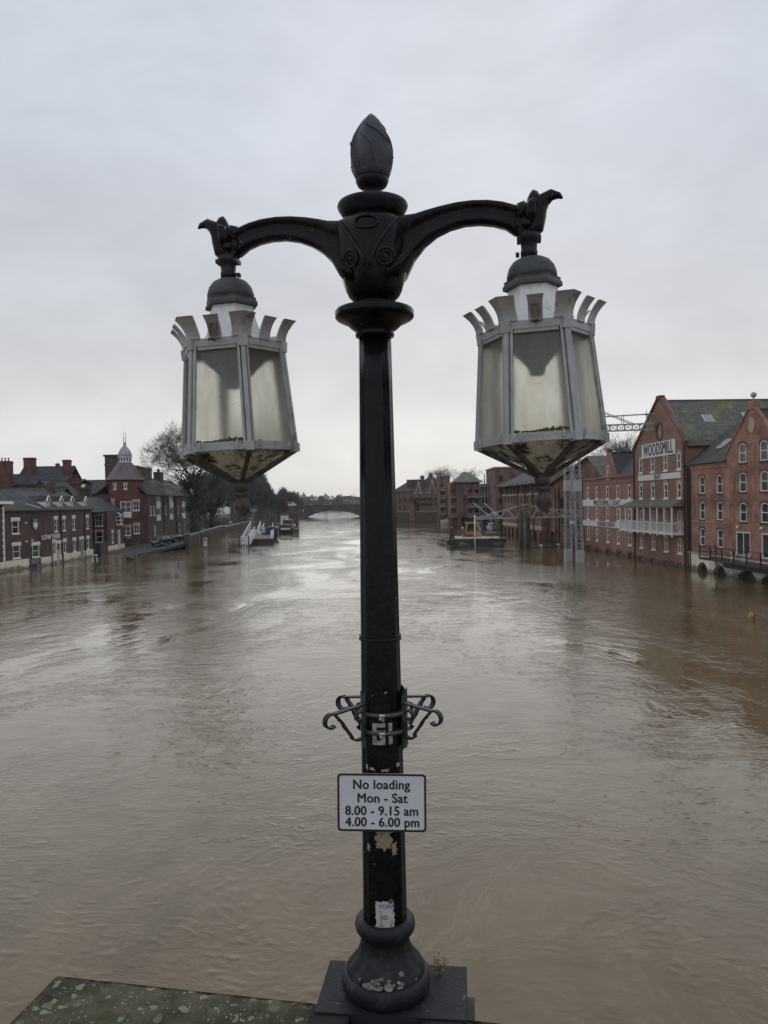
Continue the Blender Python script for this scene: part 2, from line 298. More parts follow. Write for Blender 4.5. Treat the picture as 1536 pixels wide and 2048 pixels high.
# ------------------------------------------------------------ mesh helpers
class MB:
    def __init__(s): s.v = []; s.f = []; s.smooth = []
    def add(s, vs, fs, sm=False):
        o = len(s.v); s.v += [tuple(p) for p in vs]
        for f in fs: s.f.append(tuple(i + o for i in f)); s.smooth.append(sm)
        return s
    def box(s, x0, x1, y0, y1, z0, z1):
        return s.add([(x0, y0, z0), (x1, y0, z0), (x1, y1, z0), (x0, y1, z0), (x0, y0, z1), (x1, y0, z1), (x1, y1, z1), (x0, y1, z1)],
                     [(0, 3, 2, 1), (4, 5, 6, 7), (0, 1, 5, 4), (1, 2, 6, 5), (2, 3, 7, 6), (3, 0, 4, 7)])
    def bar(s, a, b, wd, dp=None, up=(0, 0, 1)):
        a = Vector(a); b = Vector(b); d = (b - a).normalized(); u = Vector(up)
        if abs(d.dot(u)) > .98: u = Vector((1, 0, 0))
        x = d.cross(u).normalized(); y = x.cross(d); dp = dp or wd; x *= wd / 2; y *= dp / 2
        return s.add([a - x - y, a + x - y, a + x + y, a - x + y, b - x - y, b + x - y, b + x + y, b - x + y],
                     [(0, 3, 2, 1), (4, 5, 6, 7), (0, 1, 5, 4), (1, 2, 6, 5), (2, 3, 7, 6), (3, 0, 4, 7)])
    def slab(s, q, th):                 # q: planar points counter-clockwise from outside; thickened inwards
        q = [Vector(p) for p in q]; n = (q[1] - q[0]).cross(q[2] - q[0]).normalized() * th; k = len(q)
        return s.add(q + [p - n for p in q], [tuple(range(k)), tuple(range(2 * k - 1, k - 1, -1))] + [((i + 1) % k, i, i + k, (i + 1) % k + k) for i in range(k)])
    def lathe(s, prof, n=32, c=(0, 0, 0), sm=True, ph=0.0, mod=None):
        vs = []; fs = []
        for (r, z) in prof:
            for i in range(n):
                a = ph + 2 * PI * i / n; rr = r * (mod(a, z) if mod else 1); vs.append((c[0] + rr * math.cos(a), c[1] + rr * math.sin(a), c[2] + z))
        for j in range(len(prof) - 1):
            for i in range(n): k = (i + 1) % n; fs.append((j * n + i, j * n + k, (j + 1) * n + k, (j + 1) * n + i))
        fs.append(tuple(range(n - 1, -1, -1))); fs.append(tuple((len(prof) - 1) * n + i for i in range(n)))
        if prof[0][1] > prof[-1][1]: fs = [tuple(reversed(f)) for f in fs]
        return s.add(vs, fs, sm)
    def tube(s, pts, rad, n=8, sm=True, flat=(1, 1)):
        pts = [Vector(p) for p in pts]; m = len(pts); rad = rad if hasattr(rad, '__len__') else [rad] * m; vs = []; fs = []
        u = None
        for i, p in enumerate(pts):
            d = (pts[min(i + 1, m - 1)] - pts[max(i - 1, 0)]).normalized()
            if u is None: u = d.orthogonal().normalized()
            else: u = (u - d * u.dot(d)).normalized()
            v = d.cross(u)
            for k in range(n): a = 2 * PI * k / n; vs.append(p + u * math.cos(a) * rad[i] * flat[0] + v * math.sin(a) * rad[i] * flat[1])
        for i in range(m - 1):
            for k in range(n): q = (k + 1) % n; fs.append((i * n + k, i * n + q, (i + 1) * n + q, (i + 1) * n + k))
        fs.append(tuple(range(n - 1, -1, -1))); fs.append(tuple((m - 1) * n + k for k in range(n)))
        return s.add(vs, fs, sm)
    def strip(s, pts, wdir, wd, th):    # flat iron strip: path pts, width along wdir
        pts = [Vector(p) for p in pts]; wv = Vector(wdir).normalized() * wd / 2; vs = []; m = len(pts); fs = []
        for i, p in enumerate(pts):
            d = (pts[min(i + 1, m - 1)] - pts[max(i - 1, 0)]).normalized(); nn = d.cross(wv).normalized() * th / 2
            vs += [p - wv - nn, p + wv - nn, p + wv + nn, p - wv + nn]
        for i in range(m - 1):
            for k in range(4): q = (k + 1) % 4; fs.append((i * 4 + k, i * 4 + q, i * 4 + 4 + q, i * 4 + 4 + k))
        fs += [(3, 2, 1, 0), tuple((m - 1) * 4 + k for k in range(4))]
        return s.add(vs, fs)
    def poly(s, outer, holes, y, flip=False, rev=0.0):   # vertical face in x-z at depth y with holes; rev: depth of the reveals
        loops = [[Vector((p[0], p[1], 0)) for p in l] for l in [outer] + holes]
        tris = tessellate_polygon(loops); flat = [p for l in loops for p in l]
        vs = [(p.x, y, p.y) for p in flat]; fs = []
        for tr in tris:
            a, b_, c = [flat[i] for i in tr]; cr = (b_ - a).cross(c - a).z
            fs.append(tuple(tr) if cr > 0 else tuple(reversed(tr)))
        s.add(vs, fs)
        if rev:
            for h in holes:
                k = len(h); s.add([(p[0], y, p[1]) for p in h] + [(p[0], y + rev, p[1]) for p in h], [(i, (i + 1) % k, (i + 1) % k + k, i + k) for i in range(k)])
        return s
    def mesh(s, name, m, smooth=None):
        me = bpy.data.meshes.new(name); me.from_pydata(s.v, [], s.f); me.materials.append(MATS[m] if isinstance(m, str) else m)
        me.polygons.foreach_set('use_smooth', s.smooth if smooth is None else [smooth] * len(s.f)); me.update(); return me
    def build(s, name, m, parent=None, smooth=None, loc=None):
        return put(name, s.mesh(name, m, smooth), parent, loc)
def put(name, me, parent=None, loc=None, rz=None):
    o = bpy.data.objects.new(name, me); COL.objects.link(o); o.parent = parent
    if loc is not None: o.location = loc
    if rz is not None: o.rotation_euler.z = rz
    return o
def tag(o, label=None, cat=None, group=None, kind=None):
    if label: o['label'] = label
    if cat: o['category'] = cat
    if group: o['group'] = group
    if kind: o['kind'] = kind
    return o
def thing(name, label, cat, loc=(0, 0, 0), rz=0.0, group=None):
    o = bpy.data.objects.new(name, None); COL.objects.link(o); o.location = loc; o.rotation_euler.z = rz; o.empty_display_size = .3
    return tag(o, label, cat, group)
def copy_tree(o, parent=None):
    kids = list(o.children); c = o.copy(); COL.objects.link(c); c.parent = parent
    for k in kids: copy_tree(k, c)
    return c
FONTS = {}
def text_mesh(body, size, sx=1.0, depth=.0, offset=0.0, space=1.0, align='CENTER'):
    cu = bpy.data.curves.new('t', 'FONT'); cu.body = body; cu.size = size; cu.align_x = align; cu.align_y = 'CENTER'; cu.extrude = depth
    cu.offset = offset; cu.space_character = space; cu.resolution_u = 4
    o = bpy.data.objects.new('t', cu); COL.objects.link(o); bpy.context.view_layer.update()
    me = bpy.data.meshes.new_from_object(o.evaluated_get(bpy.context.evaluated_depsgraph_get())); bpy.data.objects.remove(o)
    for v in me.vertices: v.co = Vector((v.co.x * sx, -v.co.z, v.co.y))     # stands up, faces -y
    return me
def bold_mesh(body, size, sx, depth, off, space):
    me = text_mesh(body, size, sx, depth, 0, space)
    if not off: return me
    v0 = [v.co.copy() for v in me.vertices]; f0 = [tuple(p.vertices) for p in me.polygons]; b = MB(); k = 0
    for dx, dz in ((0, 0), (off, 0), (-off, 0), (0, off * .8), (0, -off * .8)): b.add([p + Vector((dx, -k * off * .06, dz)) for p in v0], f0); k += 1
    return b.mesh('lettering', 'black_letter', False)
def add_text(name, body, size, m, parent, loc, sx=1.0, depth=.01, offset=0.0, space=1.0):
    me = bold_mesh(body, size, sx, depth, offset, space); me.materials.clear(); me.materials.append(MATS[m]); return put(name, me, parent, loc)
    me = text_mesh(body, size, sx, depth, offset, space); me.materials.clear(); me.materials.append(MATS[m]); return put(name, me, parent, loc)

# ------------------------------------------------------------ setting: river, banks
g = MB(); g.box(-900, 900, -120, 1500, -6, -4); tag(g.build('ground', 'earth'), kind='structure')
wv = MB(); wv.add([(-900, -120, 0), (900, -120, 0), (900, 1500, 0), (-900, 1500, 0)], [(0, 1, 2, 3)]); tag(wv.build('river', 'river_water'), kind='structure')
def bank(name, pts, z0, m):
    b = MB(); n = len(pts); b.add([(x, y, z) for x, y, z in pts] + [(x, y, z0) for x, y, z in pts], [tuple(range(n))] + [((i + 1) % n, i, i + n, (i + 1) % n + n) for i in range(n)])
    return tag(b.build(name, m), kind='structure')
bank('left_bank', [(-700, 90, 1.0), (-56, 90, 1.0), (-55, 133, 1.0), (-52, 146, 1.0), (-49, 160, 1.0), (-52, 200, 1.0), (-58, 300, 1.1), (-60, 440, 1.5), (-55, 475, 1.5), (-66, 620, 1.5), (-112, 965, 1.5), (60, 985, 1.5), (700, 985, 1.5), (700, 1450, 1.5), (-700, 1450, 1.5)], -4.5, 'grass')
bank('right_bank', [(700, 40, 1.2), (700, 980, 1.2), (62, 980, 1.2), (-22, 962, 1.2), (0, 560, 1.2), (5, 460, 1.2), (8, 330, 1.2), (8, 316, 1.2), (23, 304, 1.2), (30, 290, 1.2), (31, 240, 1.2), (40, 190, 1.2), (42, 130, 1.2), (44, 70, 1.2), (46, 40, 1.2)], -4.5, 'earth')
st = MB()
le = [(-48.2, 127, -.18), (-46.9, 142, .8), (-46.0, 150, 1.02), (-48.6, 198, 1.12), (-52.5, 250, 1.2), (-58, 330, 1.3)]
ri = [(-40.5, 127, -.18), (-37.2, 143, .75), (-37.6, 150, 1.0), (-43.2, 198, 1.1), (-48.5, 240, 1.18), (-56.2, 330, 1.28)]
for i in range(5): st.add([le[i], ri[i], ri[i + 1], le[i + 1]], [(0, 1, 2, 3)])
tag(st.build('street', 'asphalt'), kind='structure')
kb = MB()
for i in range(1): kb.bar((ri[i][0], ri[i][1], ri[i][2] + .12), (ri[i + 1][0] + .1, ri[i + 1][1], ri[i + 1][2] + .2), .45, .5)
tag(kb.build('kerb', 'dark_steel'), kind='structure')
ml = MB(); ml.box(-43.5, -43.2, 134, 137.5, .28, .29); ml.box(-42.4, -42.1, 135.5, 138.5, .36, .37)
# ------------------------------------------------------------ windows
WC = {}
def arch_pts(w_, h_, rise, n=6):
    p = [(-w_ / 2, 0), (w_ / 2, 0), (w_ / 2, h_ - rise)]
    for i in range(1, n): a = i / n; p.append((w_ / 2 - w_ * a, h_ - rise + rise * math.sin(PI * a) ** .8))
    p.append((-w_ / 2, h_ - rise)); return p
def ring(mb, o_, i_, y0, y1):
    k = len(o_); vs = [(x, y0, z) for x, z in o_] + [(x, y0, z) for x, z in i_] + [(x, y1, z) for x, z in o_] + [(x, y1, z) for x, z in i_]; fs = []
    for a in range(k):
        b = (a + 1) % k; fs += [(a, b, b + k, a + k), (a + k, b + k, b + 3 * k, a + 3 * k), (b, a, a + 2 * k, b + 2 * k)]
    mb.add(vs, fs)
def window(root, x, z, w_, h_, kind='sash', rise=0.0, frame='white_paint', glass='glass_dark', sill='white_paint', lintel=None, t=.1, y=0.0, name='window'):
    """kind: sash (one rail), cross (rail and mullion), grid, plain, door. Returns its hole outline."""
    key = (round(w_, 2), round(h_, 2), kind, rise, frame, glass, t)
    if key not in WC:
        m = MB(); o_ = arch_pts(w_, h_, rise) if rise else [(-w_ / 2, 0), (w_ / 2, 0), (w_ / 2, h_), (-w_ / 2, h_)]
        i_ = ([(px * (w_ - 2 * t) / w_, t + pz * (h_ - 2 * t) / h_) for px, pz in o_])
        ring(m, o_, i_, .012, .13)
        if kind in ('sash', 'cross', 'grid'): m.box(-w_ / 2 + t, w_ / 2 - t, .03, .12, h_ * .5 - .04, h_ * .5 + .04)
        if kind in ('cross', 'door', 'grid'): m.box(-.04, .04, .035, .125, t, h_ - t - rise * .2)
        if kind == 'grid':
            for q in (.25, .75): m.box(-w_ / 2 + t, w_ / 2 - t, .07, .11, h_ * q - .02, h_ * q + .02)
        fm = m.mesh('frame', frame); p = MB(); k = len(i_); p.add([(a, .10, b) for a, b in i_], [tuple(range(k))]); WC[key] = (fm, p.mesh('pane', glass))
    fm, pm = WC[key]; o = put(name, fm, root, (x, y, z)); put('pane', pm, o)
    if sill:
        k = ('s', round(w_, 2), sill)
        if k not in WC: WC[k] = MB().box(-w_ / 2 - .12, w_ / 2 + .12, -.1, .1, -.14, -.002).mesh('sill', sill)
        put('sill', WC[k], o)
    if lintel:
        k = ('l', round(w_, 2), round(h_, 2), lintel, rise)
        if k not in WC:
            m = MB()
            if rise:
                a_ = [(-w_ / 2 - .22, h_ - rise - .25)] + [(-w_ / 2 - .22 + (w_ + .44) * q / 8, h_ + .02 + .26 * math.sin(PI * q / 8)) for q in range(9)] + [(w_ / 2 + .22, h_ - rise - .25), (w_ / 2, h_ - rise - .25)]
                b_ = [(w_ / 2 - w_ * q / 8, h_ - rise + rise * math.sin(PI * q / 8) ** .8 + .005) for q in range(9)] + [(-w_ / 2, h_ - rise - .25)]
                pts = list(reversed(a_ + b_)); m.poly(pts, [], -.03)
            else: m.box(-w_ / 2 - .2, w_ / 2 + .2, -.05, .1, h_ + .002, h_ + .38); m.box(-w_ / 2 - .2, -w_ / 2 - .002, -.05, .04, h_ - .18, h_ + .002); m.box(w_ / 2 + .002, w_ / 2 + .2, -.05, .04, h_ - .18, h_ + .002)
            WC[k] = m.mesh('lintel', lintel)
        put('lintel', WC[k], o)
    base = arch_pts(w_, h_, rise) if rise else [(-w_ / 2, 0), (w_ / 2, 0), (w_ / 2, h_), (-w_ / 2, h_)]
    return [(x + a, z + b) for a, b in base]
def building(name, label, p0, p1, cat='building', group=None):
    u = Vector((p1[0] - p0[0], p1[1] - p0[1])); return thing(name, label, cat, (p0[0], p0[1], 0), math.atan2(u.y, u.x), group)
def front(root, outline, holes, m, y=0.0, back=None, rev=.16, name='wall', rear=True):
    """Facade with real openings, plus end walls and a back wall `back` metres in."""
    mb = MB(); mb.poly(outline, holes, y, rev=rev)
    if back:
        k = len(outline); mb.add([(a, y, b) for a, b in outline] + [(a, y + back, b) for a, b in outline], [((i + 1) % k, i, i + k, (i + 1) % k + k) for i in range(k)] + ([tuple(range(2 * k - 1, k - 1, -1))] if rear else []))
    return mb.build(name, m, root)
def gable_roof(root, x0, x1, y0, y1, ze, zr, m, hip0=0.0, hip1=0.0, ov=.3, th=.18, name='roof'):
    """Ridge runs along x at the middle of y0..y1."""
    ym = (y0 + y1) / 2; b = MB(); k = ov * (zr - ze) / (ym - y0)
    A, B = (x0 - ov, y0 - ov, ze - k), (x1 + ov, y0 - ov, ze - k); Cc, D = (x1 + ov, y1 + ov, ze - k), (x0 - ov, y1 + ov, ze - k)
    E_, F_ = (x0 - (0 if hip0 else ov) + hip0, ym, zr), (x1 + (0 if hip1 else ov) - hip1, ym, zr)
    b.slab([A, B, F_, E_], th); b.slab([Cc, D, E_, F_], th)
    if hip0: b.slab([D, A, E_], th)
    if hip1: b.slab([B, Cc, F_], th)
    b.bar((E_[0], ym, zr + .03), (F_[0], ym, zr + .03), .22, .14)
    return b.build(name, m, root)
def cross_roof(root, x0, x1, xa, y0, y1, ze, za, m, ov=.15, th=.18, name='roof', ze1=None):
    """Ridge runs back (along y) at x = xa."""
    b = MB(); ze1 = ze if ze1 is None else ze1; k0 = ov * (za - ze) / (xa - x0); k1 = ov * (za - ze1) / (x1 - xa)
    b.slab([(x0 - ov, y1, ze - k0), (x0 - ov, y0, ze - k0), (xa, y0, za), (xa, y1, za)], th); b.slab([(x1 + ov, y0, ze1 - k1), (x1 + ov, y1, ze1 - k1), (xa, y1, za), (xa, y0, za)], th)
    b.bar((xa, y0, za + .03), (xa, y1, za + .03), .22, .14)
    return b.build(name, m, root)
def chimney(root, x, y, z0, z1, w_, d, m, pots=0, cap=True):
    b = MB(); b.box(x - w_ / 2, x + w_ / 2, y - d / 2, y + d / 2, z0, z1)
    if cap: b.box(x - w_ / 2 - .1, x + w_ / 2 + .1, y - d / 2 - .1, y + d / 2 + .1, z1 - .45, z1 - .15)
    o = b.build('chimney', m, root)
    for i in range(pots):
        px = x + (i - (pots - 1) / 2) * (w_ * .8 / max(pots, 1)); MB().lathe([(.16, z1), (.13, z1 + .6), (.17, z1 + .66), (.15, z1 + .75)], 8, (px, y, 0)).build('chimney_pot', 'terracotta', o)
def pipe(root, x, z0, z1, y=-.08, m='pipe_dark', r=.07): return MB().bar((x, y, z0), (x, y, z1), 2 * r).build('drainpipe', m, root)
def skylight(root, x, y, z, w_, l_, slope, sgn=1):
    """A rooflight lying on a slope that rises towards +y by `slope`."""
    d = Vector((0, 1, slope)).normalized(); n = Vector((0, -slope, 1)).normalized() * .1; c = Vector((x, y, z)); q = []
    for a, b_ in ((-1, -1), (1, -1), (1, 1), (-1, 1)): q.append(c + Vector((a * w_ / 2, 0, 0)) + d * b_ * l_ / 2 + n)
    o = MB().slab(q, .16).build('skylight', 'white_paint', root); c2 = c + n * .1
    q = [c2 + Vector((a * (w_ / 2 - .08), 0, 0)) + d * b_ * (l_ / 2 - .08) + n for a, b_ in ((-1, -1), (1, -1), (1, 1), (-1, 1))]
    MB().slab(q, .06).build('pane', 'skylight_glass', o)
def skylight_x(root, x, y, z, w_, l_, slope):
    """On a slope that falls towards +x by `slope`."""
    d = Vector((1, 0, -slope)).normalized(); n = Vector((slope, 0, 1)).normalized() * .1; c = Vector((x, y, z))
    def q(ww, ll, k): return [c + n * k + d * a * ll / 2 + Vector((0, b_ * ww / 2, 0)) for a, b_ in ((-1, -1), (1, -1), (1, 1), (-1, 1))]
    o = MB().slab(q(w_, l_, 1), .16).build('skylight', 'white_paint', root); MB().slab(q(w_ - .2, l_ - .2, 1.6), .06).build('pane', 'skylight_glass', o)

# ------------------------------------------------------------ Woods mill: three buildings in a row on the right bank
WP0, WP1 = Vector((32.30, 124.84)), Vector((34.96, 71.25)); WU = (WP1 - WP0).normalized()
def wp(u): return (WP0.x + WU.x * u, WP0.y + WU.y * u)
def woods_low():
    r = building('quay_warehouse', 'lower red brick riverside warehouse with two white name bands and one dormer gable', wp(0), wp(22.9)); H = []
    for x in (2.5, 6.8, 11.6, 16.0, 20.4):
        for z0, h_ in ((7.95, 1.95), (4.75, 1.95), (1.6, 1.95)): H.append(window(r, x, z0, 1.1, h_, 'sash', .22, glass='glass_dark', t=.17))
        H.append(window(r, x + .2, -.5, 2.0, 1.1, 'plain', .5, 'dark_brick', 'quay_stone', None, lintel='brown_brick'))
    H.append(window(r, 12.0, 10.85, 1.1, 2.05, 'sash', .25, t=.17))
    front(r, [(0, -2), (22.9, -2), (22.9, 11.2), (15.2, 11.2), (12.5, 14.85), (11.6, 14.85), (9.0, 11.2), (0, 11.2)], H, 'woods_brick', back=.35)
    b = MB(); b.box(0, 22.9, .35, 12, -2, 11.15); b.build('rear_wall', 'woods_brick', r)
    c = MB(); c.box(0, 9.0, -.12, -.003, 10.75, 11.15); c.box(15.2, 22.9, -.12, -.003, 10.75, 11.15); c.box(0, 22.9, -.06, -.002, 10.2, 10.32); c.build('cornice', 'woods_brick', r)
    rf = gable_roof(r, 0, 22.9, .1, 9.5, 11.2, 15.1, 'purple_slate', hip0=5.5)
    cross_roof(r, 9.0, 15.2, 12.05, .3, 4.6, 11.25, 14.7, 'purple_slate', ov=.1, name='dormer_roof')
    MB().box(11.55, 12.55, .0, .5, 14.75, 15.15).build('gable_cap', 'dark_brick', r)
    skylight(r, 18.6, 2.3, 13.1, .9, 1.6, .83); skylight(r, 5.4, 1.9, 12.8, .8, 1.0, .83)
    s = MB().box(0, 22.9, -.08, -.004, 6.85, 7.85).build('name_band', 'sign_white', r); add_text('lettering', 'WOODSMILL QUAY', 1.16, 'black_letter', s, (11.3, -.1, 7.33), 1.0, .01, .02, 1.14)
    s = MB().box(0, 21.2, -.08, -.004, 3.75, 4.6).build('name_band', 'sign_white', r); add_text('lettering', 'QUEENS STAITH', 1.0, 'black_letter', s, (11.0, -.1, 4.16), .92, .01, .018, 1.12)
    for x in (0, 22.85): pipe(r, x, 0, 11)
    return r
woods_low()
def woods_gable():
    r = building('gabled_mill', 'tall gabled red brick mill with white name board, oval louvre and white iron balcony', wp(22.95), wp(38.2)); H = []; o = 22.95
    for x in (25.2, 29.05, 32.9, 36.6):
        H.append(window(r, x - o, 11.2, 1.1, 1.95, 'sash', .25, lintel='cream_stone', t=.16, glass='curtain_glass', y=-.25))
        H.append(window(r, x - o, 7.9, 1.1, 1.85, 'sash', .25, lintel='cream_stone', t=.16, glass='curtain_glass', y=-.25))
        H.append(window(r, x - o, 4.0, 1.1, 2.5, 'cross', .2, t=.12, sill=None, y=-.25))
        H.append(window(r, x - o, 1.55, 1.1, 1.85, 'cross', .2, t=.13, glass='curtain_glass', y=-.25))
        H.append(window(r, x - o, -.4, 2.0, .95, 'plain', .45, 'dark_brick', 'brown_brick', None, y=-.25))
    ox = 31.35 - o
    circ = [(ox + .78 * math.cos(a), 16.05 + .95 * math.sin(a)) for a in [2 * PI * i / 20 for i in range(20)]]; H.append(circ)
    W_ = 15.25
    front(r, [(0, -2), (W_, -2), (W_, 14.45), (W_ - .4, 14.45), (8.9, 20.1), (7.9, 20.1), (.4, 14.45), (0, 14.45)], H, 'woods_brick', y=-.25, back=.6, rev=.3)
    MB().box(0, W_, .35, 16, -2, 14.4).build('rear_wall', 'woods_brick', r)
    # the oval louvre
    m = MB(); oo = [(ox + .98 * math.cos(a), 16.05 + 1.18 * math.sin(a)) for a in [2 * PI * i / 20 for i in range(20)]]; ring(m, oo, circ, -.34, -.2); lv = m.build('oval_surround', 'brown_brick', r)
    m = MB(); m.add([(a, -.1, b) for a, b in circ], [tuple(range(20))]); lp = m.build('louvre', 'white_paint', lv)
    m = MB()
    for i in range(-4, 5):
        hw = .72 * math.sqrt(max(0, 1 - (i * .2 / .95) ** 2)); m.box(ox - hw, ox + hw, -.2, -.12, 16.05 + i * .2 - .03, 16.05 + i * .2 + .03)
    m.box(ox - .04, ox + .04, -.22, -.1, 15.15, 16.95); m.build('louvre_blade', 'steel_grey', lv)
    cross_roof(r, 0, W_, 8.4, -.1, 17, 14.2, 19.75, 'mossy_slate', ov=.5)
    c = MB()
    for s_ in (-1, 1):
        x0, x1 = (.0, 8.1) if s_ < 0 else (W_, 8.7); c.bar((x0 - s_ * -.35, -.2, 14.25), (x1, -.2, 20.1), .5, .22, up=(0, 0, 1))
    c.box(7.8, 9.0, -.45, .2, 20.0, 20.35); c.box(-.55, .6, -.42, -.26, 14.1, 14.4); c.box(W_ - .6, W_ + .55, -.42, -.26, 14.1, 14.4)
    c.build('verge_coping', 'brown_brick', r)
    s = MB().box(25.85 - o, 35.85 - o, -.36, -.254, 13.02, 14.78).build('name_board', 'sign_white', r); add_text('lettering', 'WOODSMILL', 2.05, 'black_letter', s, (30.9 - o, -.375, 13.88), .68, .01, .03, 1.1)
    s = MB().box(24.45 - o, 37.2 - o, -.34, -.254, 10.2, 10.9).build('name_band', 'sign_white', r); add_text('lettering', 'QUAY', .86, 'black_letter', s, (30.7 - o, -.355, 10.54), .8, .01, .012, 1.15)
    # balcony with canopy
    b0, b1, yo = 21.3 - o, 37.9 - o, -1.75
    d = MB(); d.box(b0, b1, yo, -.255, 3.72, 3.9); bal = d.build('balcony', 'white_paint', r); p = MB(); n = 9
    for i in range(n):
        x = b0 + .1 + (b1 - b0 - .2) * i / (n - 1); p.bar((x, yo + .08, 3.5), (x, yo + .08, 6.85), .16)
    p.bar((b0, yo + .08, 6.9), (b1, yo + .08, 6.9), .16); p.build('post', 'white_paint', bal)
    p = MB()
    for z in (3.98, 5.1): p.bar((b0, yo + .08, z), (b1, yo + .08, z), .07); p.bar((b1 - .1, yo, z), (b1 - .1, -.3, z), .07)
    x = b0
    while x < b1: p.bar((x, yo + .08, 3.95), (x, yo + .08, 5.1), .03); x += .16
    y = yo
    while y < -.3: p.bar((b1 - .1, y, 3.95), (b1 - .1, y, 5.1), .03); y += .16
    p.build('railing', 'white_paint', bal)
    q = MB(); q.slab([(b0 - .1, yo - .15, 6.95), (b1 + .1, yo - .15, 6.95), (b1 - .6, -.254, 7.75), (b0 + 1.8, -.254, 7.75)], .08)
    q.slab([(b1 + .1, yo - .15, 6.95), (b1 + .1, -.254, 6.95), (b1 - .6, -.254, 7.75)], .05); q.build('canopy', 'mossy_slate', bal)
    for x in (.05, W_ - .05): pipe(r, x, 0, 14, -.34)
    # rooflights on the slope that faces the bridge
    for y_, x_ in ((4.2, 11.6), (9.2, 11.3)): skylight_x(r, x_, y_, 19.75 - (x_ - 8.4) * .81 + .05, 1.1, 1.4, .81)
woods_gable()
def woods_right():
    r = building('waterside_flats', 'red brick flats with cream arched base, dark terrace and small gable with round plaque', wp(38.25), wp(66)); o = 38.25; H = []
    for x in (41.75, 45.65):
        for z0, k in ((8.35, 1.9), (5.57, 1.9), (2.75, 1.9)): H.append(window(r, x - o, z0, 1.15, k, 'sash', .15, glass='curtain_glass', sill='brown_brick', t=.1, lintel='brown_brick'))
    for x in (50.3, 54.15, 60.4, 64.0):
        for z0, k in ((11.25, 1.85), (8.42, 1.87), (5.52, 1.87)):
            if x > 58 and z0 > 11: continue
            H.append(window(r, x - o, z0, 1.3, k, 'sash', .17, glass='curtain_glass', sill='brown_brick', t=.1, lintel='brown_brick'))
    for x in (50.2, 54.9, 60.0): H.append(window(r, x - o, 2.2, 2.7, 2.35, 'door', 0, sill=None, t=.13, name='terrace_door'))
    e = 11.75; g0, ga, g1 = 47.15 - o, 52.1 - o, 57.3 - o
    A = []
    for x, w_ in ((41.75, 2.5), (45.6, 2.7), (51.0, 3.3), (55.3, 3.3), (60.5, 3.3)):
        A.append([(x - o + a, -.6 + b) for a, b in arch_pts(w_, 1.55, .7, 8)])
    W_ = 27.75
    front(r, [(0, 1.9), (W_, 1.9), (W_, e), (g1, e), (g1, e + .5), (ga + .45, 16.35), (ga - .45, 16.35), (g0, e + .5), (g0, e), (0, e)], [h for h in H], 'red_brick', back=.4)
    front(r, [(0, -2), (W_, -2), (W_, 1.88), (0, 1.88)], A, 'cream_paint', y=-.08, back=.5, rev=.5, name='plinth', rear=False)
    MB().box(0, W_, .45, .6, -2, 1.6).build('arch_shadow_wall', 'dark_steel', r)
    MB().box(0, W_, .62, 13, -2, e - .1).build('rear_wall', 'red_brick', r)
    c = MB(); c.box(0, g0 + .6, -.05, -.003, 5.3, 5.42); c.build('string_course', 'cream_stone', r)
    c = MB(); c.box(0, g0, -.15, -.003, e - .4, e - .1); c.box(0, g0, -.08, -.003, e - .75, e - .4); c.build('cornice', 'red_brick', r)
    c = MB(); c.box(0, g0 + .5, -.16, -.082, 1.78, 1.95); c.build('plinth_cap', 'cream_stone', r)
    b = MB(); b.slab([(-.2, -.3, e - .15), (g0, -.3, e - .15), (g0, 6, 16.4), (-.2, 6, 16.4)], .18); b.slab([(g1, -.3, e - .15), (W_, -.3, e - .15), (W_, 6, 16.4), (g1, 6, 16.4)], .18)
    b.slab([(W_, 12.4, e - .15), (-.2, 12.4, e - .15), (-.2, 6, 16.4), (W_, 6, 16.4)], .18); b.slab([(g0, .5, 12.6), (g1, .5, 12.6), (g1, 6, 16.4), (g0, 6, 16.4)], .18); b.build('roof', 'slate', r)
    cross_roof(r, g0, g1, ga, .2, 9, e + .45, 16.15, 'slate', ov=.2, name='gable_roof')
    c = MB()
    for a_, b_ in ((g0 - .1, ga - .4), (g1 + .1, ga + .4)): c.bar((a_, .12, e + .45), (b_, .12, 16.4), .45, .14)
    c.box(ga - .55, ga + .55, -.08, .5, 16.2, 17.05); c.build('verge_coping', 'red_brick', r)
    m = MB(); m.lathe([(.0, -.28), (.14, -.24), (.25, -.13), (.28, 0), (.25, .13), (.14, .24), (.0, .28)], 16, (ga, .2, 17.55)); m.bar((ga, .2, 17.0), (ga, .2, 17.4), .1); m.build('ball_finial', 'steel_grey', r)
    m = MB(); pts = [(ga + .62 * math.cos(2 * PI * i / 20), 14.75 + .75 * math.sin(2 * PI * i / 20)) for i in range(20)]; m.poly(pts, [], -.06); m.build('round_plaque', 'cream_stone', r)
    for x, z0 in ((48.2, 8.42), (52.15, 8.42), (52.15, 11.25), (52.15, 5.52), (48.2, 5.52)):      # blind niches
        m = MB(); q = arch_pts(1.0, 1.8, .25); inner = [(a * .82, .1 + b * .9) for a, b in q]; ring(m, [(x - o + a, z0 + b) for a, b in q], [(x - o + a, z0 + b) for a, b in inner], -.04, .0); m.build('blind_niche', 'red_brick', r)
    skylight(r, 42.3 - o, 2.2, 13.65, .95, 1.5, .74); skylight(r, 45.4 - o, 2.4, 13.8, .95, 1.5, .74)
    for x in (.25, .75): pipe(r, x, 0, 11.4, -.12)
    t0, t1, yo = 44.95 - o, 66 - o, -1.9
    d = MB(); d.box(t0, t1, yo, -.1, 1.55, 1.75); d.box(47.9 - o, t1, -.9, -.1, .95, 1.55); te = d.build('terrace', 'dark_steel', r)
    p = MB()
    x = t0
    while x < t1: p.bar((x, yo + .05, 1.6), (x, yo + .05, 2.95), .12); x += 2.35
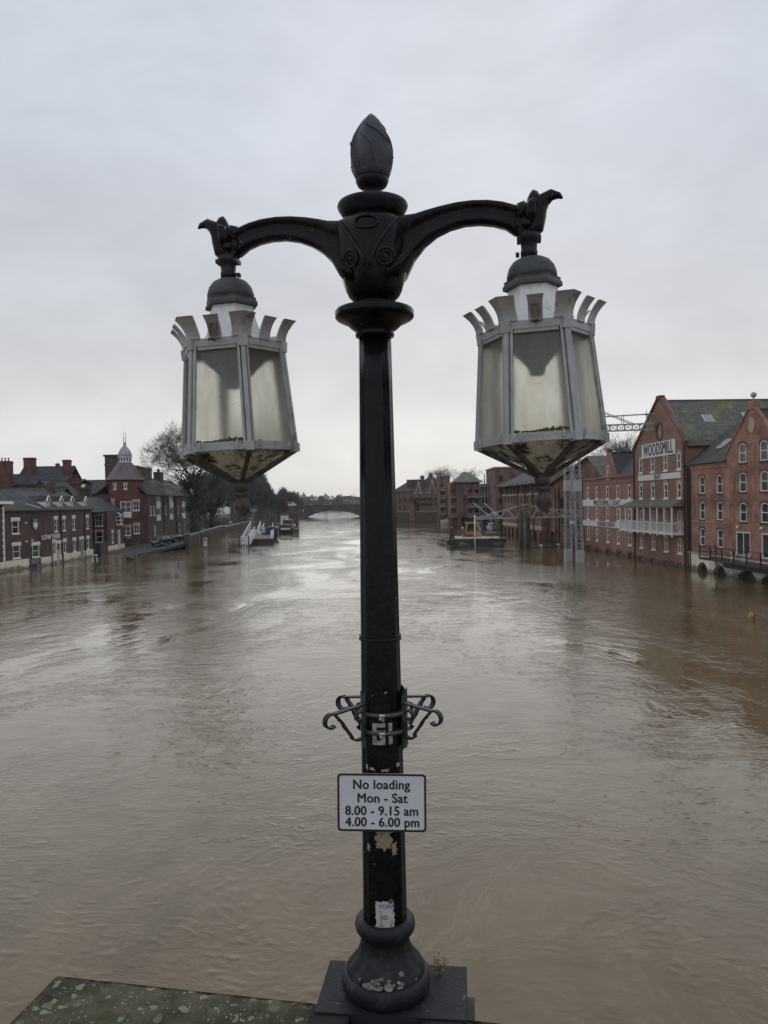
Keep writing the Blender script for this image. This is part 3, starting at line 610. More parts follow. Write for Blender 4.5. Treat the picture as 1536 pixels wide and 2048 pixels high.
    for z in (2.0, 2.35, 2.95): p.bar((t0, yo + .05, z), (t1, yo + .05, z), .06); p.bar((t0, yo, z), (t0, -.1, z), .06)
    p.bar((t0, -.15, .9), (t0, -.15, 2.95), .1); p.build('railing', 'dark_steel', te)
    for x in (49.6, 53.9):
        m = MB(); m.lathe([(.05, 0), (.16, .08), (.16, .2), (.05, .28)], 10, (x - o, -.2, 4.85)); m.build('wall_lamp', 'sign_white', r)
woods_right()
def terrace_table(u, label):
    x, y = wp(u); x -= 1.15; z = 1.75
    t = thing('terrace_table', label, 'table', (x, y, z), 0, 'tables on the flats terrace')
    MB().lathe([(.45, .70), (.47, .73), (.0, .74)], 16).build('table_top', 'steel_grey', t)
    for a in range(4): MB().bar((.3 * math.cos(a * PI / 2 + .7), .3 * math.sin(a * PI / 2 + .7), 0), (.1 * math.cos(a * PI / 2 + .7), .1 * math.sin(a * PI / 2 + .7), .7), .04).build('leg', 'steel_grey', t)
def terrace_chair(u, dx, rz, label):
    x, y = wp(u); t = thing('terrace_chair', label, 'chair', (x - dx, y, 1.75), rz, 'chairs on the flats terrace')
    MB().box(-.22, .22, -.22, .22, .42, .46).build('seat', 'white_paint', t); MB().box(-.22, .22, .18, .23, .46, .9).build('backrest', 'white_paint', t)
    for a in (-1, 1):
        for b in (-1, 1): MB().bar((a * .2, b * .2, 0), (a * .18, b * .18, .42), .04).build('leg', 'white_paint', t)
terrace_table(51.6, 'small round grey table on the dark terrace in front of the red brick flats')
terrace_chair(50.9, 1.3, 1.2, 'white slatted chair on the flats terrace, left of the grey table'); terrace_chair(52.5, 1.0, -1.6, 'white slatted chair on the flats terrace, right of the grey table')
# ------------------------------------------------------------ right bank, further downstream
def timber_eaves_block():
    p0, p1 = Vector((28.6, 187)), Vector((31.6, 125)); u_ = (p1 - p0).normalized(); a = p0 + u_ * 1.0; b_ = p0 + u_ * 40
    r = building('riverside_offices', 'brick riverside block with overhanging slate roof, timber top storey and flooded arcade', a, b_); H = []; L = 39.0
    for x in (4, 7.2, 10.4, 13.6, 20, 23, 26, 29, 33, 36): H.append(window(r, x, 7.35, 1.3, 1.6, 'door', .3, 'brown_brick', 'glass_dark', None, t=.1))
    for x in (4, 7.2, 10.4, 13.6, 20, 23, 26, 29, 33, 36): H.append(window(r, x, 4.3, 1.1, 1.5, 'door', .3, 'dark_steel', 'glass_dark', None, t=.08))
    ar = []
    for i in range(9): ar.append([(2.6 + i * 4.2 + p, q - .6) for p, q in arch_pts(2.6, 2.4, .8)])
    front(r, [(0, 2.9), (L, 2.9), (L, 9.2), (0, 9.2)], H, 'orange_brick', back=.5)
    front(r, [(0, -2), (L, -2), (L, 2.89), (0, 2.89)], ar, 'orange_brick', y=.05, back=.6, rev=.55, name='arcade', rear=False)
    c = MB(); c.box(0, L, -.1, .04, 2.1, 2.85); c.build('arcade_band', 'cream_stone', r)
    c = MB(); c.box(0, L, -.15, .0, 9.0, 9.35); c.build('string_course', 'cream_stone', r)
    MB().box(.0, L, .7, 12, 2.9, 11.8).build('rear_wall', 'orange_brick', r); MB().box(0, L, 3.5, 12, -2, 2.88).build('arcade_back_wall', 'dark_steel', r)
    t = MB(); t.box(0, L, .2, .69, 9.36, 12); t.build('top_storey', 'timber', r)
    for x in (5, 9, 13, 21, 25, 29, 33): window(r, x, 9.7, 1.8, 1.6, 'door', 0, 'dark_steel', 'glass_dark', None, y=.05)
    q = MB()
    x = 0
    while x <= L: q.bar((x, .1, 10.6), (x, -1.4, 11.9), .16); q.bar((x, .0, 9.3), (x, .0, 12), .2); x += 4.3
    q.build('roof_bracket', 'timber', r)
    gable_roof(r, 0, L, 0, 12, 12.1, 15.2, 'slate', hip0=7, hip1=7, ov=1.6, th=.25)
    for x in (0.1, 17.5, 24.6, 31.5, 38.8): pipe(r, x, 0, 11.9, -.25, r=.11)
timber_eaves_block()
def gable_wing():
    p0, p1 = Vector((31.0, 146.5)), Vector((32.6, 127)); F_ = Fac(p0, p1)
    r = building('gable_wing', 'broad brown brick gabled wing behind the grey lattice masts', p0, p1); H = []
    top = [F_(*p)for p in ((1092, 970), (1182, 915), (1203, 926))]
    L = 34.0; pts = [(-.5, -2), (L, -2), (L, 9.5), (top[1][0], top[1][1]), (-.5, 10.5)]
    for x in (9.5, 15.5): H.append(window(r, x, 6.3, 2.6, 2.1, 'door', .4, 'dark_steel', 'glass_dark', None))
    for x in (10.5,): H.append(window(r, x, 3.6, 3.4, 1.2, 'door', 0, 'dark_steel', 'glass_dark', None))
    H.append([(3.5 + a, -.6 + b) for a, b in arch_pts(5.0, 2.6, .5)])
    xa, za = top[1]
    L = max(xa + 7, 24); pts = [(-.5, -2), (L, -2), (L, za - (L - xa) * .55), (xa, za), (-.5, 10.5)]
    front(r, pts, H, 'orange_brick', back=.6)
    MB().box(-.4, L - .1, .7, 15, -2, 10.2).build('rear_wall', 'orange_brick', r)
    b = MB(); b.slab([(-1.3, 16, 10.1), (-1.3, -.7, 10.1), (xa, -.7, za + .25), (xa, 16, za + .25)], .25); b.slab([(L + .5, -.7, za - (L - xa) * .55), (L + .5, 16, za - (L - xa) * .55), (xa, 16, za + .25), (xa, -.7, za + .25)], .25); b.build('roof', 'mossy_slate', r)
    q = MB()
    for x in (.8, 2.2, 7.6, 12.4, 17.6, 19.5): q.box(x - .25, x + .25, -.2, -.004, -1, 10.2 if x < 6 else 10.6)
    q.build('pilaster', 'brown_brick', r)
    for x in (1.5, 6.6, 8.3): pipe(r, x, 0, 10, -.35, r=.1)
gable_wing()
def flat_block(name, label, Y, xl, xr, zt, m, depth=18, cols=(), z_rows=(), base=3.2, roof=None, zr=None, balc=None, piers=True):
    """A block of flats whose near face looks up the river; bases stand on piers in the flood."""
    r = thing(name, label, 'building', (xl, Y, 0)); W_ = xr - xl; H = []
    for x in cols:
        for z in z_rows: H.append(window(r, x, z, 1.3, 1.6, 'door', 0, 'dark_steel', 'glass_dark', None, t=.1))
    front(r, [(0, base), (W_, base), (W_, zt), (0, zt)], H, m, back=.4)
    MB().box(0, W_, .42, depth, base, zt - .05).build('rear_wall', m, r)
    if piers:
        p = MB()
        x = .0
        while x < W_ - 1.6: MB().box(x, x + 1.0, 0.1, 1.3, -2, base).build('pier', m, r); x += max(3.2, (W_ - 1) / max(1, int((W_ - 1) / 3.6)))
        MB().box(W_ - 1.0, W_, .1, 1.3, -2, base).build('pier', m, r); MB().box(0, W_, 7.5, depth, -2, base).build('undercroft_wall', m, r)
    else: MB().box(0, W_, .0, depth, -2, base).build('plinth', m, r)
    if roof == 'hip': gable_roof(r, 0, W_, 0, depth, zt, zr, 'mossy_slate', hip0=W_ * .4, hip1=W_ * .4, ov=.9)
    elif roof == 'flat': MB().box(-.3, W_ + .3, -.3, depth, zt, zt + .35).build('roof', 'lead', r)
    c = MB(); z = base
    if balc:
        x0, x1 = balc
        for z in (base, base + 3.0, base + 6.0, base + 9.0):
            if z > zt - 2: continue
            b = MB().box(x0, x1, -1.5, -.004, z - .12, z + .1).build('balcony', 'cream_stone', r); q = MB()
            q.bar((x0, -1.45, z + 1.1), (x1, -1.45, z + 1.1), .08)
            x = x0 + .04
            while x <= x1: q.bar((x, -1.45, z + .1), (x, -1.45, z + 1.1), .04); x += .3
            q.build('railing', 'steel_grey', b)
    return r
def blue_frame(Y, xl, xr, zt, label):
    r = thing('balcony_tower', label, 'balcony tower', (xl, Y, 0), 0, 'blue steel balcony towers between the flats'); W_ = xr - xl
    MB().box(0, W_, 2.5, 6, 2.5, zt - 1).build('wall', 'dark_brick', r); MB().box(0, W_, 2.4, 3, -1, 2.9).build('door', 'blue_door', r)
    for z in (3.2, 6.2, 9.2, 12.2):
        if z > zt - 1: continue
        b = MB().box(0, W_, 0, 2.49, z - .12, z + .08).build('balcony', 'steel_grey', r); q = MB()
        for k in (.45, .8, 1.15): q.bar((0, .05, z + k), (W_, .05, z + k), .07)
        x = .05
        while x < W_: q.bar((x, .05, z), (x, .05, z + 1.15), .05); x += .35
        q.build('railing', 'blue_steel', b)
    q = MB()
    for x in (W_ * .28, W_ * .55): q.bar((x, -.25, 6.5), (x, -.25, zt + 1.6), .26)
    q.bar((W_ * .28, -.25, 6.6), (W_ * .62, -.1, 3.3), .2); q.bar((W_ * .55, -.25, 6.6), (W_ * .9, -.1, 3.3), .2); q.build('flue_pipe', 'blue_steel', r)
    q = MB()
    for x in (0.06, W_ - .06): q.bar((x, .1, -1), (x, .1, zt), .14)
    q.bar((0, .1, zt), (W_, .1, zt), .14); q.build('post', 'blue_steel', r)
flat_block('riverside_flats', 'tall narrow brown brick flats with cream-edged balconies, behind the moored white cabin cruiser', 284, 20.7, 24.5, 17.4, 'brown_brick', cols=(.9,), z_rows=(4, 7, 10, 13), balc=(.2, 1.9), roof='flat')
blue_frame(272, 23.9, 26.9, 13.6, 'blue steel balcony tower with twin flue pipes, the farther one')
flat_block('riverside_flats', 'brown brick flats with mossy hipped roof and balconies on piers, behind the work barge', 234, 22.4, 29.2, 14.1, 'brown_brick', cols=(3.9, 5.9), z_rows=(4, 7, 10), balc=(3.0, 6.2), roof='hip', zr=17.0)
flat_block('riverside_flats', 'low brick stair block with small balconies beside the mossy roofed flats', 238, 20.6, 22.35, 13.6, 'orange_brick', cols=(.85,), z_rows=(4, 7, 10), balc=(.1, 1.7), depth=8)
blue_frame(216, 27.4, 30.6, 13.8, 'blue steel balcony tower with twin flue pipes, nearer one beside the highest flats')
flat_block('riverside_flats', 'highest brick block of flats with flat grey roof, just left of the timber eaves', 204, 29.6, 37.5, 16.6, 'brown_brick', cols=(1.5, 4.6), z_rows=(4, 7, 10, 13), roof='flat')
def hill_terrace():
    p0, p1 = (5.5, 312), (21.8, 300); F_ = Fac(p0, p1)
    r = thing('terrace_wall', 'long brown riverside retaining wall below the far gabled houses', 'wall', (p0[0], p0[1], 0), math.atan2(-12, 16.3))
    MB().box(-1, 22, 0, 3, -2, 4.0).build('wall', 'quay_stone', r); MB().box(-1, 22, -.12, .3, 4.002, 4.2).build('coping', 'cream_stone', r)
    r = thing('far_warehouse', 'far brown brick warehouse with hipped green roof and two dormers, left of the gabled houses', 'building', (p0[0] - .5, p0[1] + 5, 0), math.atan2(-12, 16.3)); H = []
    for x in (2, 4.5, 7):
        for z in (5, 8.3): H.append(window(r, x, z, 1.0, 1.6, 'door', 0, 'brown_brick', 'glass_dark', None, t=.1))
    front(r, [(-2, 0), (10, 0), (10, 12.5), (-2, 12.5)], H, 'brown_brick', back=16); gable_roof(r, -2, 10, 0, 16, 12.5, 17.2, 'green_slate', hip0=4, hip1=3)
    for x in (3.4, 6.4): MB().box(x, x + 2.6, 3, 8, 13, 17.0).build('dormer', 'dark_brick', r); MB().box(x - .2, x + 2.8, 2.8, 8, 17.0, 17.2).build('dormer_roof', 'lead', r)
    for i, (x, zr, zc) in enumerate(((10.4, 16.9, 19.3), (14.6, 18.5, 20.3))):
        r = thing('malt_kiln', ['far kiln house with pyramid green roof and small cupola, lower left of the two', 'far kiln house with pyramid green roof and small cupola, higher right of the two'][i], 'building', (p0[0] + x * .8, p0[1] - x * .58 + 16, 0), math.atan2(-12, 16.3), 'kiln houses with cupolas')
        s_ = 4.5; MB().box(-s_, s_, 0, 9, 0, 14).build('wall', 'brown_brick', r)
        b = MB(); b.lathe([(6.6, 13.9), (1.0, zr)], 4, (0, 4.5, 0), False, PI / 4); b.build('roof', 'green_slate', r)
        c = MB(); c.lathe([(.9, zr), (.9, zc - .9)], 8, (0, 4.5, 0), False); o = c.build('cupola', 'dark_steel', r); MB().lathe([(1.15, zc - .9), (.7, zc - .3), (.1, zc)], 8, (0, 4.5, 0), False).build('cupola_roof', 'cupola_roof', o)
    for i, (x0, x1, za) in enumerate(((7.6, 13.5, 16.4), (13.6, 20.6, 17.2))):
        r = thing('gabled_house', ['brick gabled house on the far terrace, left of the pair, pale gable copings', 'brick gabled house on the far terrace, right of the pair, pale gable copings'][i], 'house', (p0[0] + x0 * .805, p0[1] + 3 - x0 * .593, 0), math.atan2(-12, 16.3), 'gabled houses above the river wall')
        W_ = x1 - x0; H = []
        for x in (1.1, 2.4, 4.2, W_ - 1.0):
            for z in (4.6, 7.3, 9.4): H.append(window(r, x, z, .75, 1.4, 'door', 0, 'cream_stone', 'glass_dark', 'cream_stone', t=.1))
        g0, g1 = W_ * .28, W_ * .72; xa = (g0 + g1) / 2
        front(r, [(0, 3), (W_, 3), (W_, 11.4), (g1, 11.4), (xa + .1, za), (xa - .1, za), (g0, 11.4), (0, 11.4)], H, 'orange_brick', back=.4)
        MB().box(0, W_, .42, 9, 3, 11.3).build('rear_wall', 'brown_brick', r)
        c = MB(); c.box(0, W_, -.12, -.003, 11.2, 11.5); c.bar((g0, -.02, 11.4), (xa, -.02, za), .3); c.bar((g1, -.02, 11.4), (xa, -.02, za), .3)
        for x in (g0, g1): c.box(x - .2, x + .2, -.2, .1, 10.9, 12.3)
        c.build('stone_trim', 'cream_stone', r)
        gable_roof(r, 0, W_, 0, 9, 11.4, 15.0, 'slate'); cross_roof(r, g0, g1, xa, .2, 5, 11.4, za - .2, 'slate', ov=0, name='gable_roof')
        for z in (7.0, 9.2):
            q = MB(); q.box(.3, g0 + 1.4, -1.1, -.004, z - .1, z + .5); q.box(g1 - .4, W_ - .3, -1.1, -.004, z - .1, z + .5); q.build('balcony', 'dark_steel', r)
    r = thing('gabled_porch', 'small brick gabled porch on the far river wall', 'building', (p0[0] + 6 * .805, p0[1] - .5 - 6 * .593, 0), math.atan2(-12, 16.3))
    front(r, [(0, -1), (2.3, -1), (2.3, 6.2), (1.15, 9.2), (0, 6.2)], [window(r, 1.15, 5.0, .6, 1.2, 'plain', .2, 'cream_stone', 'glass_dark', None)], 'orange_brick', back=3)
    cross_roof(r, 0, 2.3, 1.15, 0, 3, 6.2, 9.3, 'slate', ov=.1)
hill_terrace()

# ------------------------------------------------------------ lattice masts, gantry and dolphin
def lattice(mb, a, b, s, bay, wd=.05, leg=.085, sides=4):
    a, b = Vector(a), Vector(b); L = (b - a).length; d = (b - a).normalized(); x = d.orthogonal().normalized()
    if abs(d.z) > .9: x = Vector((1, 0, 0)); x = (x - d * x.dot(d)).normalized()
    else: x = Vector((0, 0, 1))
    y = d.cross(x); c = [(x * i + y * j) * s / 2 for i, j in ((-1, -1), (1, -1), (1, 1), (-1, 1))]
    for q in c: mb.bar(a + q, b + q, leg)
    n = max(2, round(L / bay))
    for i in range(n):
        for k in range(sides):
            q0, q1 = c[k], c[(k + 1) % 4]; t0, t1 = a + d * L * i / n, a + d * L * (i + 1) / n
            if i % 2: q0, q1 = q1, q0
            mb.bar(t0 + q0, t1 + q1, wd); mb.bar(t0 + c[k], t0 + c[(k + 1) % 4], wd * .9)
for i, (xb, xt, Y, lab) in enumerate(((23.85, 23.95, 100, 'grey steel lattice mast standing in the flood, the farther left one of the pair'), (24.62, 24.30, 97, 'grey steel lattice mast standing in the flood, the nearer right one of the pair'))):
    r = thing('lattice_mast', lab, 'lattice mast', (xb, Y, 0), 0, 'lattice masts carrying the gantry'); m = MB(); k = (xt - xb) / 13.3
    lattice(m, (0, 0, -1), (k * 17.4, 0, 17.4), .82, 1.15); m.build('mast_lattice', 'steel_grey', r)
    m = MB(); m.box(-.46, .46, -.46, .46, -1, 1.5); m.build('base_casing', 'panel_grey', r)
    z = 9.05 if i == 0 else 8.95; c = k * z; m = MB(); m.box(c - .45, c + .45, -.46, .46, z, z + 1.42); m.build('plate', 'panel_grey', r)
    if i == 0: m = MB(); m.box(.1, .5, -.55, -.47, 4.85, 5.2); m.box(.55, .9, -.55, -.47, 4.85, 5.2); m.build('notice', 'sign_white', r)
def gantry():
    r = thing('lattice_gantry', 'grey lattice gantry from the masts to the mill gable above the water', 'gantry', (24.1, 98.5, 0))
    m = MB(); lattice(m, (-3, 1.3, 16.95), (9.3, -4.0, 16.75), .75, .9, .08, .12); m.build('truss', 'steel_grey', r)
    m = MB()
    for dy in (-.4, .4):
        m.bar((-3, 1.3 + dy, 18.25), (9.2, -4 + dy, 18.3), .08)
        for t in (.12, .36, .42, .72, .95): m.bar((-3 + 12.2 * t, 1.3 - 5.3 * t + dy, 17.2), (-3 + 12.2 * t, 1.3 - 5.3 * t + dy, 18.3), .06)
        m.bar((2.2, -.9 + dy, 19.6), (6.9, -2.9 + dy, 17.2), .1)
    m.build('handrail', 'steel_grey', r)
    m = MB(); m.bar((8.4, -3.6, 17.2), (8.4, -3.6, 18.6), .06); m.box(8.2, 8.6, -3.8, -3.4, 18.2, 18.3); m.bar((8.4, -3.6, 18.3), (8.4, -3.6, 18.9), .03); m.build('aerial', 'dark_steel', r)
gantry()
def dolphin():
    r = thing('mooring_dolphin', 'cluster of tall weathered timber piles standing in the flood with a walkway frame', 'mooring dolphin', (23, 127, 0))
    for x, y, h_ in ((-.6, -.3, 7.4), (-.15, .4, 7.5), (.35, -.4, 7.3), (.8, .1, 7.2), (.1, -.8, 6.4)): MB().tube([(x * 1.25, y * 1.3, -3), (x, y, h_)], [.24, .18], 8).build('pile', 'wet_timber', r)
    m = MB()
    for z in (4.6, 5.1, 7.0): m.bar((-1.0, -1.0, z), (1.2, -.7, z), .16)
    m.build('brace', 'wet_timber', r)
    m = MB()
    for dy in (-.7, .7):
        lo = [(-7.5, 4 + dy, 4.9), (0, dy, 5.05), (10, dy, 5.2)]; up = [(-7.5, 4 + dy, 5.0), (0, dy, 7.25), (4.8, dy, 6.35), (10, dy, 6.2)]
        for a in (lo, up):
            for i in range(len(a) - 1): m.bar(a[i], a[i + 1], .13)
        def at(pl, x):
            for i in range(len(pl) - 1):
                if pl[i][0] <= x <= pl[i + 1][0]: t = (x - pl[i][0]) / (pl[i + 1][0] - pl[i][0]); return Vector(pl[i]).lerp(Vector(pl[i + 1]), t)
        xs = [-7.5 + 1.25 * i for i in range(15)]
        for i in range(14): a, b = (lo, up) if i % 2 else (up, lo); m.bar(at(a, xs[i]), at(b, xs[i + 1]), .08)
    m.build('truss', 'steel_grey', r)
    m = MB(); m.box(0, 10, -.6, .6, 4.92, 5.0); m.build('walkway_deck', 'timber', r)
    m = MB()
    for a, b in (((-8.0, 1, 7.6), (-5.0, 1, 5.0)), ((-6.3, 1, 7.6), (-3.9, 1, 5.4)), ((-5.1, .6, 6.1), (-3.0, .6, 4.9))): m.bar(a, b, .09)
    m.build('stay', 'white_paint', r)
    tag(MB().box(30.4, 32.2, 124.5, 127.5, -1, 3.6).build('pump_house', 'orange_brick'), 'small brick block standing in the water behind the lattice masts', 'hut')
dolphin()
def boom():
    r = thing('floating_boom', 'low floating timber boom with white floats on the brown water', 'floating boom', (24.5, 128, 0))
    MB().tube([(0, 0, .05), (3, 2, .12), (6.5, 3.5, .1), (9, 3.6, .1)], .16, 6).build('log', 'wet_timber', r)
    for p in ((1.8, 1.2), (5.1, 3.0)): MB().lathe([(.0, -.25), (.28, -.1), (.32, .1), (.2, .32), (0, .4)], 10, (p[0], p[1], .15)).build('float', 'boat_white', r)
boom()
for i, (x, y, lab) in enumerate(((1078, 1075, 'small white mooring buoy by the brick arcade'), (925, 1056, 'small white mooring buoy left of the work barge'))):
    p = ground(x, y, .1); r = thing('mooring_buoy', lab, 'buoy', (p.x, p.y, 0), 0, 'white mooring buoys'); MB().lathe([(0, -.2), (.3, -.05), (.34, .2), (.2, .45), (0, .5)], 12).build('float', 'boat_white', r); MB().lathe([(.05, .45), (.05, .65)], 6).build('mooring_ring', 'dark_steel', r)
# ------------------------------------------------------------ boats
def hull(L_, B_, H_, z0=-.3, sheer=.35, bow=.42, n=14):
    """Hull with raked bow at +y, flat transom; returns MB."""
    m = MB(); vs = []; K = 7
    for i in range(n + 1):
        t = i / n; w_ = B_ / 2 * (1 if t < .5 else max(0.02, (1 - ((t - .5) / .5) ** 2.2))); y = (t - .5) * L_; zt = H_ + sheer * t * t
        for k in range(K): a = k / (K - 1) * 2 - 1; s_ = abs(a); vs.append((w_ * math.copysign(s_ ** .55, a), y - (1 - s_) * bow * t * .9, z0 + (zt - z0) * s_ ** 2.2))
    fs = []
    for i in range(n):
        for k in range(K - 1): a = i * K + k; fs.append((a, a + K, a + K + 1, a + 1))
    fs.append(tuple(range(K))); 
    m.add(vs, fs, True); m.add([vs[i * K] for i in range(n + 1)] + [vs[i * K + K - 1] for i in range(n + 1)], [(i, n + 1 + i, n + 2 + i, i + 1) for i in range(n)])
    return m
def cruiser(loc, rz, label, L_=5.6, B_=2.2, deck='boat_white', top='boat_white'):
    r = thing('cabin_cruiser', label, 'boat', loc, rz); hull(L_, B_, .85).build('hull', deck, r)
    m = MB(); l = L_ * .22
    m.add([(-B_ * .36, -l, .85), (B_ * .36, -l, .85), (B_ * .3, l * 1.5, 1.0), (-B_ * .3, l * 1.5, 1.0), (-B_ * .32, -l, 1.85), (B_ * .32, -l, 1.85), (B_ * .24, l * .5, 1.75), (-B_ * .24, l * .5, 1.75)], [(4, 5, 6, 7), (0, 1, 5, 4), (1, 2, 6, 5), (2, 3, 7, 6), (3, 0, 4, 7)]); m.build('cabin', top, r)
    w_ = MB()
    for s_ in (-1, 1):
        w_.add([(s_ * B_ * .358, -l * .8, 1.15), (s_ * B_ * .335, l * .6, 1.2), (s_ * B_ * .305, l * .3, 1.65), (s_ * B_ * .338, -l * .8, 1.68)], [(0, 1, 2, 3)])
        w_.add([(s_ * .06, l * 1.36, 1.2), (s_ * B_ * .25, l * 1.3, 1.2), (s_ * B_ * .23, l * .78, 1.62), (s_ * .06, l * .82, 1.62)], [(0, 1, 2, 3)])
    w_.build('window', 'glass_dark', r); m = MB(); m.bar((0, L_ * .47, 1.1), (0, L_ * .5, 1.6), .05); m.bar((-B_ * .4, L_ * .2, 1.5), (0, L_ * .48, 1.6), .04); m.bar((B_ * .4, L_ * .2, 1.5), (0, L_ * .48, 1.6), .04); m.build('bow_rail', 'bright_steel', r)
    m = MB(); m.box(-B_ / 2 + .03, B_ / 2 - .03, -L_ * .49, L_ * .1, .74, .83); m.build('rubbing_strake', 'boat_deck', r)
    return r
p = ground(897, 1047); cruiser((p.x, p.y, 0), R(78), 'white cabin cruiser moored sideways by the far blue flats', 6.0, 2.3)
p = ground(982, 1060); cruiser((p.x, p.y, .1), R(176), 'small white boat with two front windows facing the camera, behind the work barge', 6.0, 2.5)
def barge():
    r = thing('work_barge', 'flat black work barge with pale plank deck and white pole moored midstream', 'barge', (16.0, 133.4, 0), R(-3))
    m = MB(); m.box(-4.6, 4.6, 0, 11, -.5, 1.4); m.box(-4.3, 4.3, -.3, 0, -.2, 1.15); m.build('hull', 'boat_dark', r)
    for i in range(4): x0 = -4.0 + i * 2.02; m = MB(); [m.box(x0 + k * .32, x0 + k * .32 + .29, .4, 10, 1.402, 1.5) for k in range(6)]; m.build('deck_board', 'boat_deck', r)
    for x in (-4.6, -4.0, 4.3): MB().bar((x, .3, 1.3), (x, .3, 2.4), .3).build('bollard', 'dark_steel', r)
    MB().box(-5.2, -4.61, -.1, 3, .4, 1.3).build('fender', 'dark_steel', r); MB().box(4.61, 5.1, .3, 3, .6, 1.5).build('fender', 'dark_steel', r); MB().box(-4.4, -3.9, 4, 6, 1.4, 3.3).build('locker', 'dark_steel', r)
    m = MB(); m.tube([(-.35, -.7, -1), (-.35, -.7, 5.6)], .11, 8); m.build('pole', 'white_paint', r)
    m = MB(); m.bar((.7, 8, 1.4), (.7, 8, 4.9), .07); m.box(.55, .85, 7.9, 8.1, 4.5, 5.0); m.build('lamp_mast', 'steel_grey', r)
    m = MB()
    for x in (-1.55, 1.1):
        for y in (7, 9): m.bar((x * 1.1, y, 1.4), (x * .75, y, 4.0), .18)
    for z in (2.2, 4.0): m.bar((-1.6, 7, z), (1.2, 7, z), .22); m.bar((-1.6, 9, z), (1.2, 9, z), .22)
    m.bar((-1.6, 7, 2.2), (-1.2, 7, 4.0), .12); m.bar((1.2, 7, 2.2), (.3, 7, 4.0), .14); m.box(-1.8, 1.4, 7.0, 9.4, 1.5, 1.9); m.build('winch_frame', 'orange_steel', r)
    m = MB(); m.tube([(-1.2, 6.5, 1.9), (-.2, 6.5, 1.9)], .3, 10); m.box(-2.0, -1.4, 6.3, 6.9, 1.5, 2.3); m.build('winch_drum', 'red_paint', r)
    m = MB(); m.box(2.2, 4.2, 7.5, 10, 1.5, 2.1); m.bar((1.7, 7.2, 2.4), (4.5, 7.2, 2.35), .18); m.bar((-3.9, 6.2, 2.55), (4, 6.2, 2.45), .08); m.build('spar', 'timber', r)
    for x, tx in ((-3.0, -1.2), (2.3, 4.0)): m = MB(); m.bar((x, -.34, 1.1), (tx, -.36, .15), .05); m.build('mooring_rope', 'boat_deck', r)
    for x in (-3.1, 2.9): m = MB(); [m.box(x + k * .28, x + k * .28 + .2, -.312, -.301, .62, .72) for k in range(5)]; [m.box(x + k * .3, x + k * .3 + .2, -.312, -.301, .35, .43) for k in range(4)]; m.build('hull_marking', 'panel_grey', r)
barge()
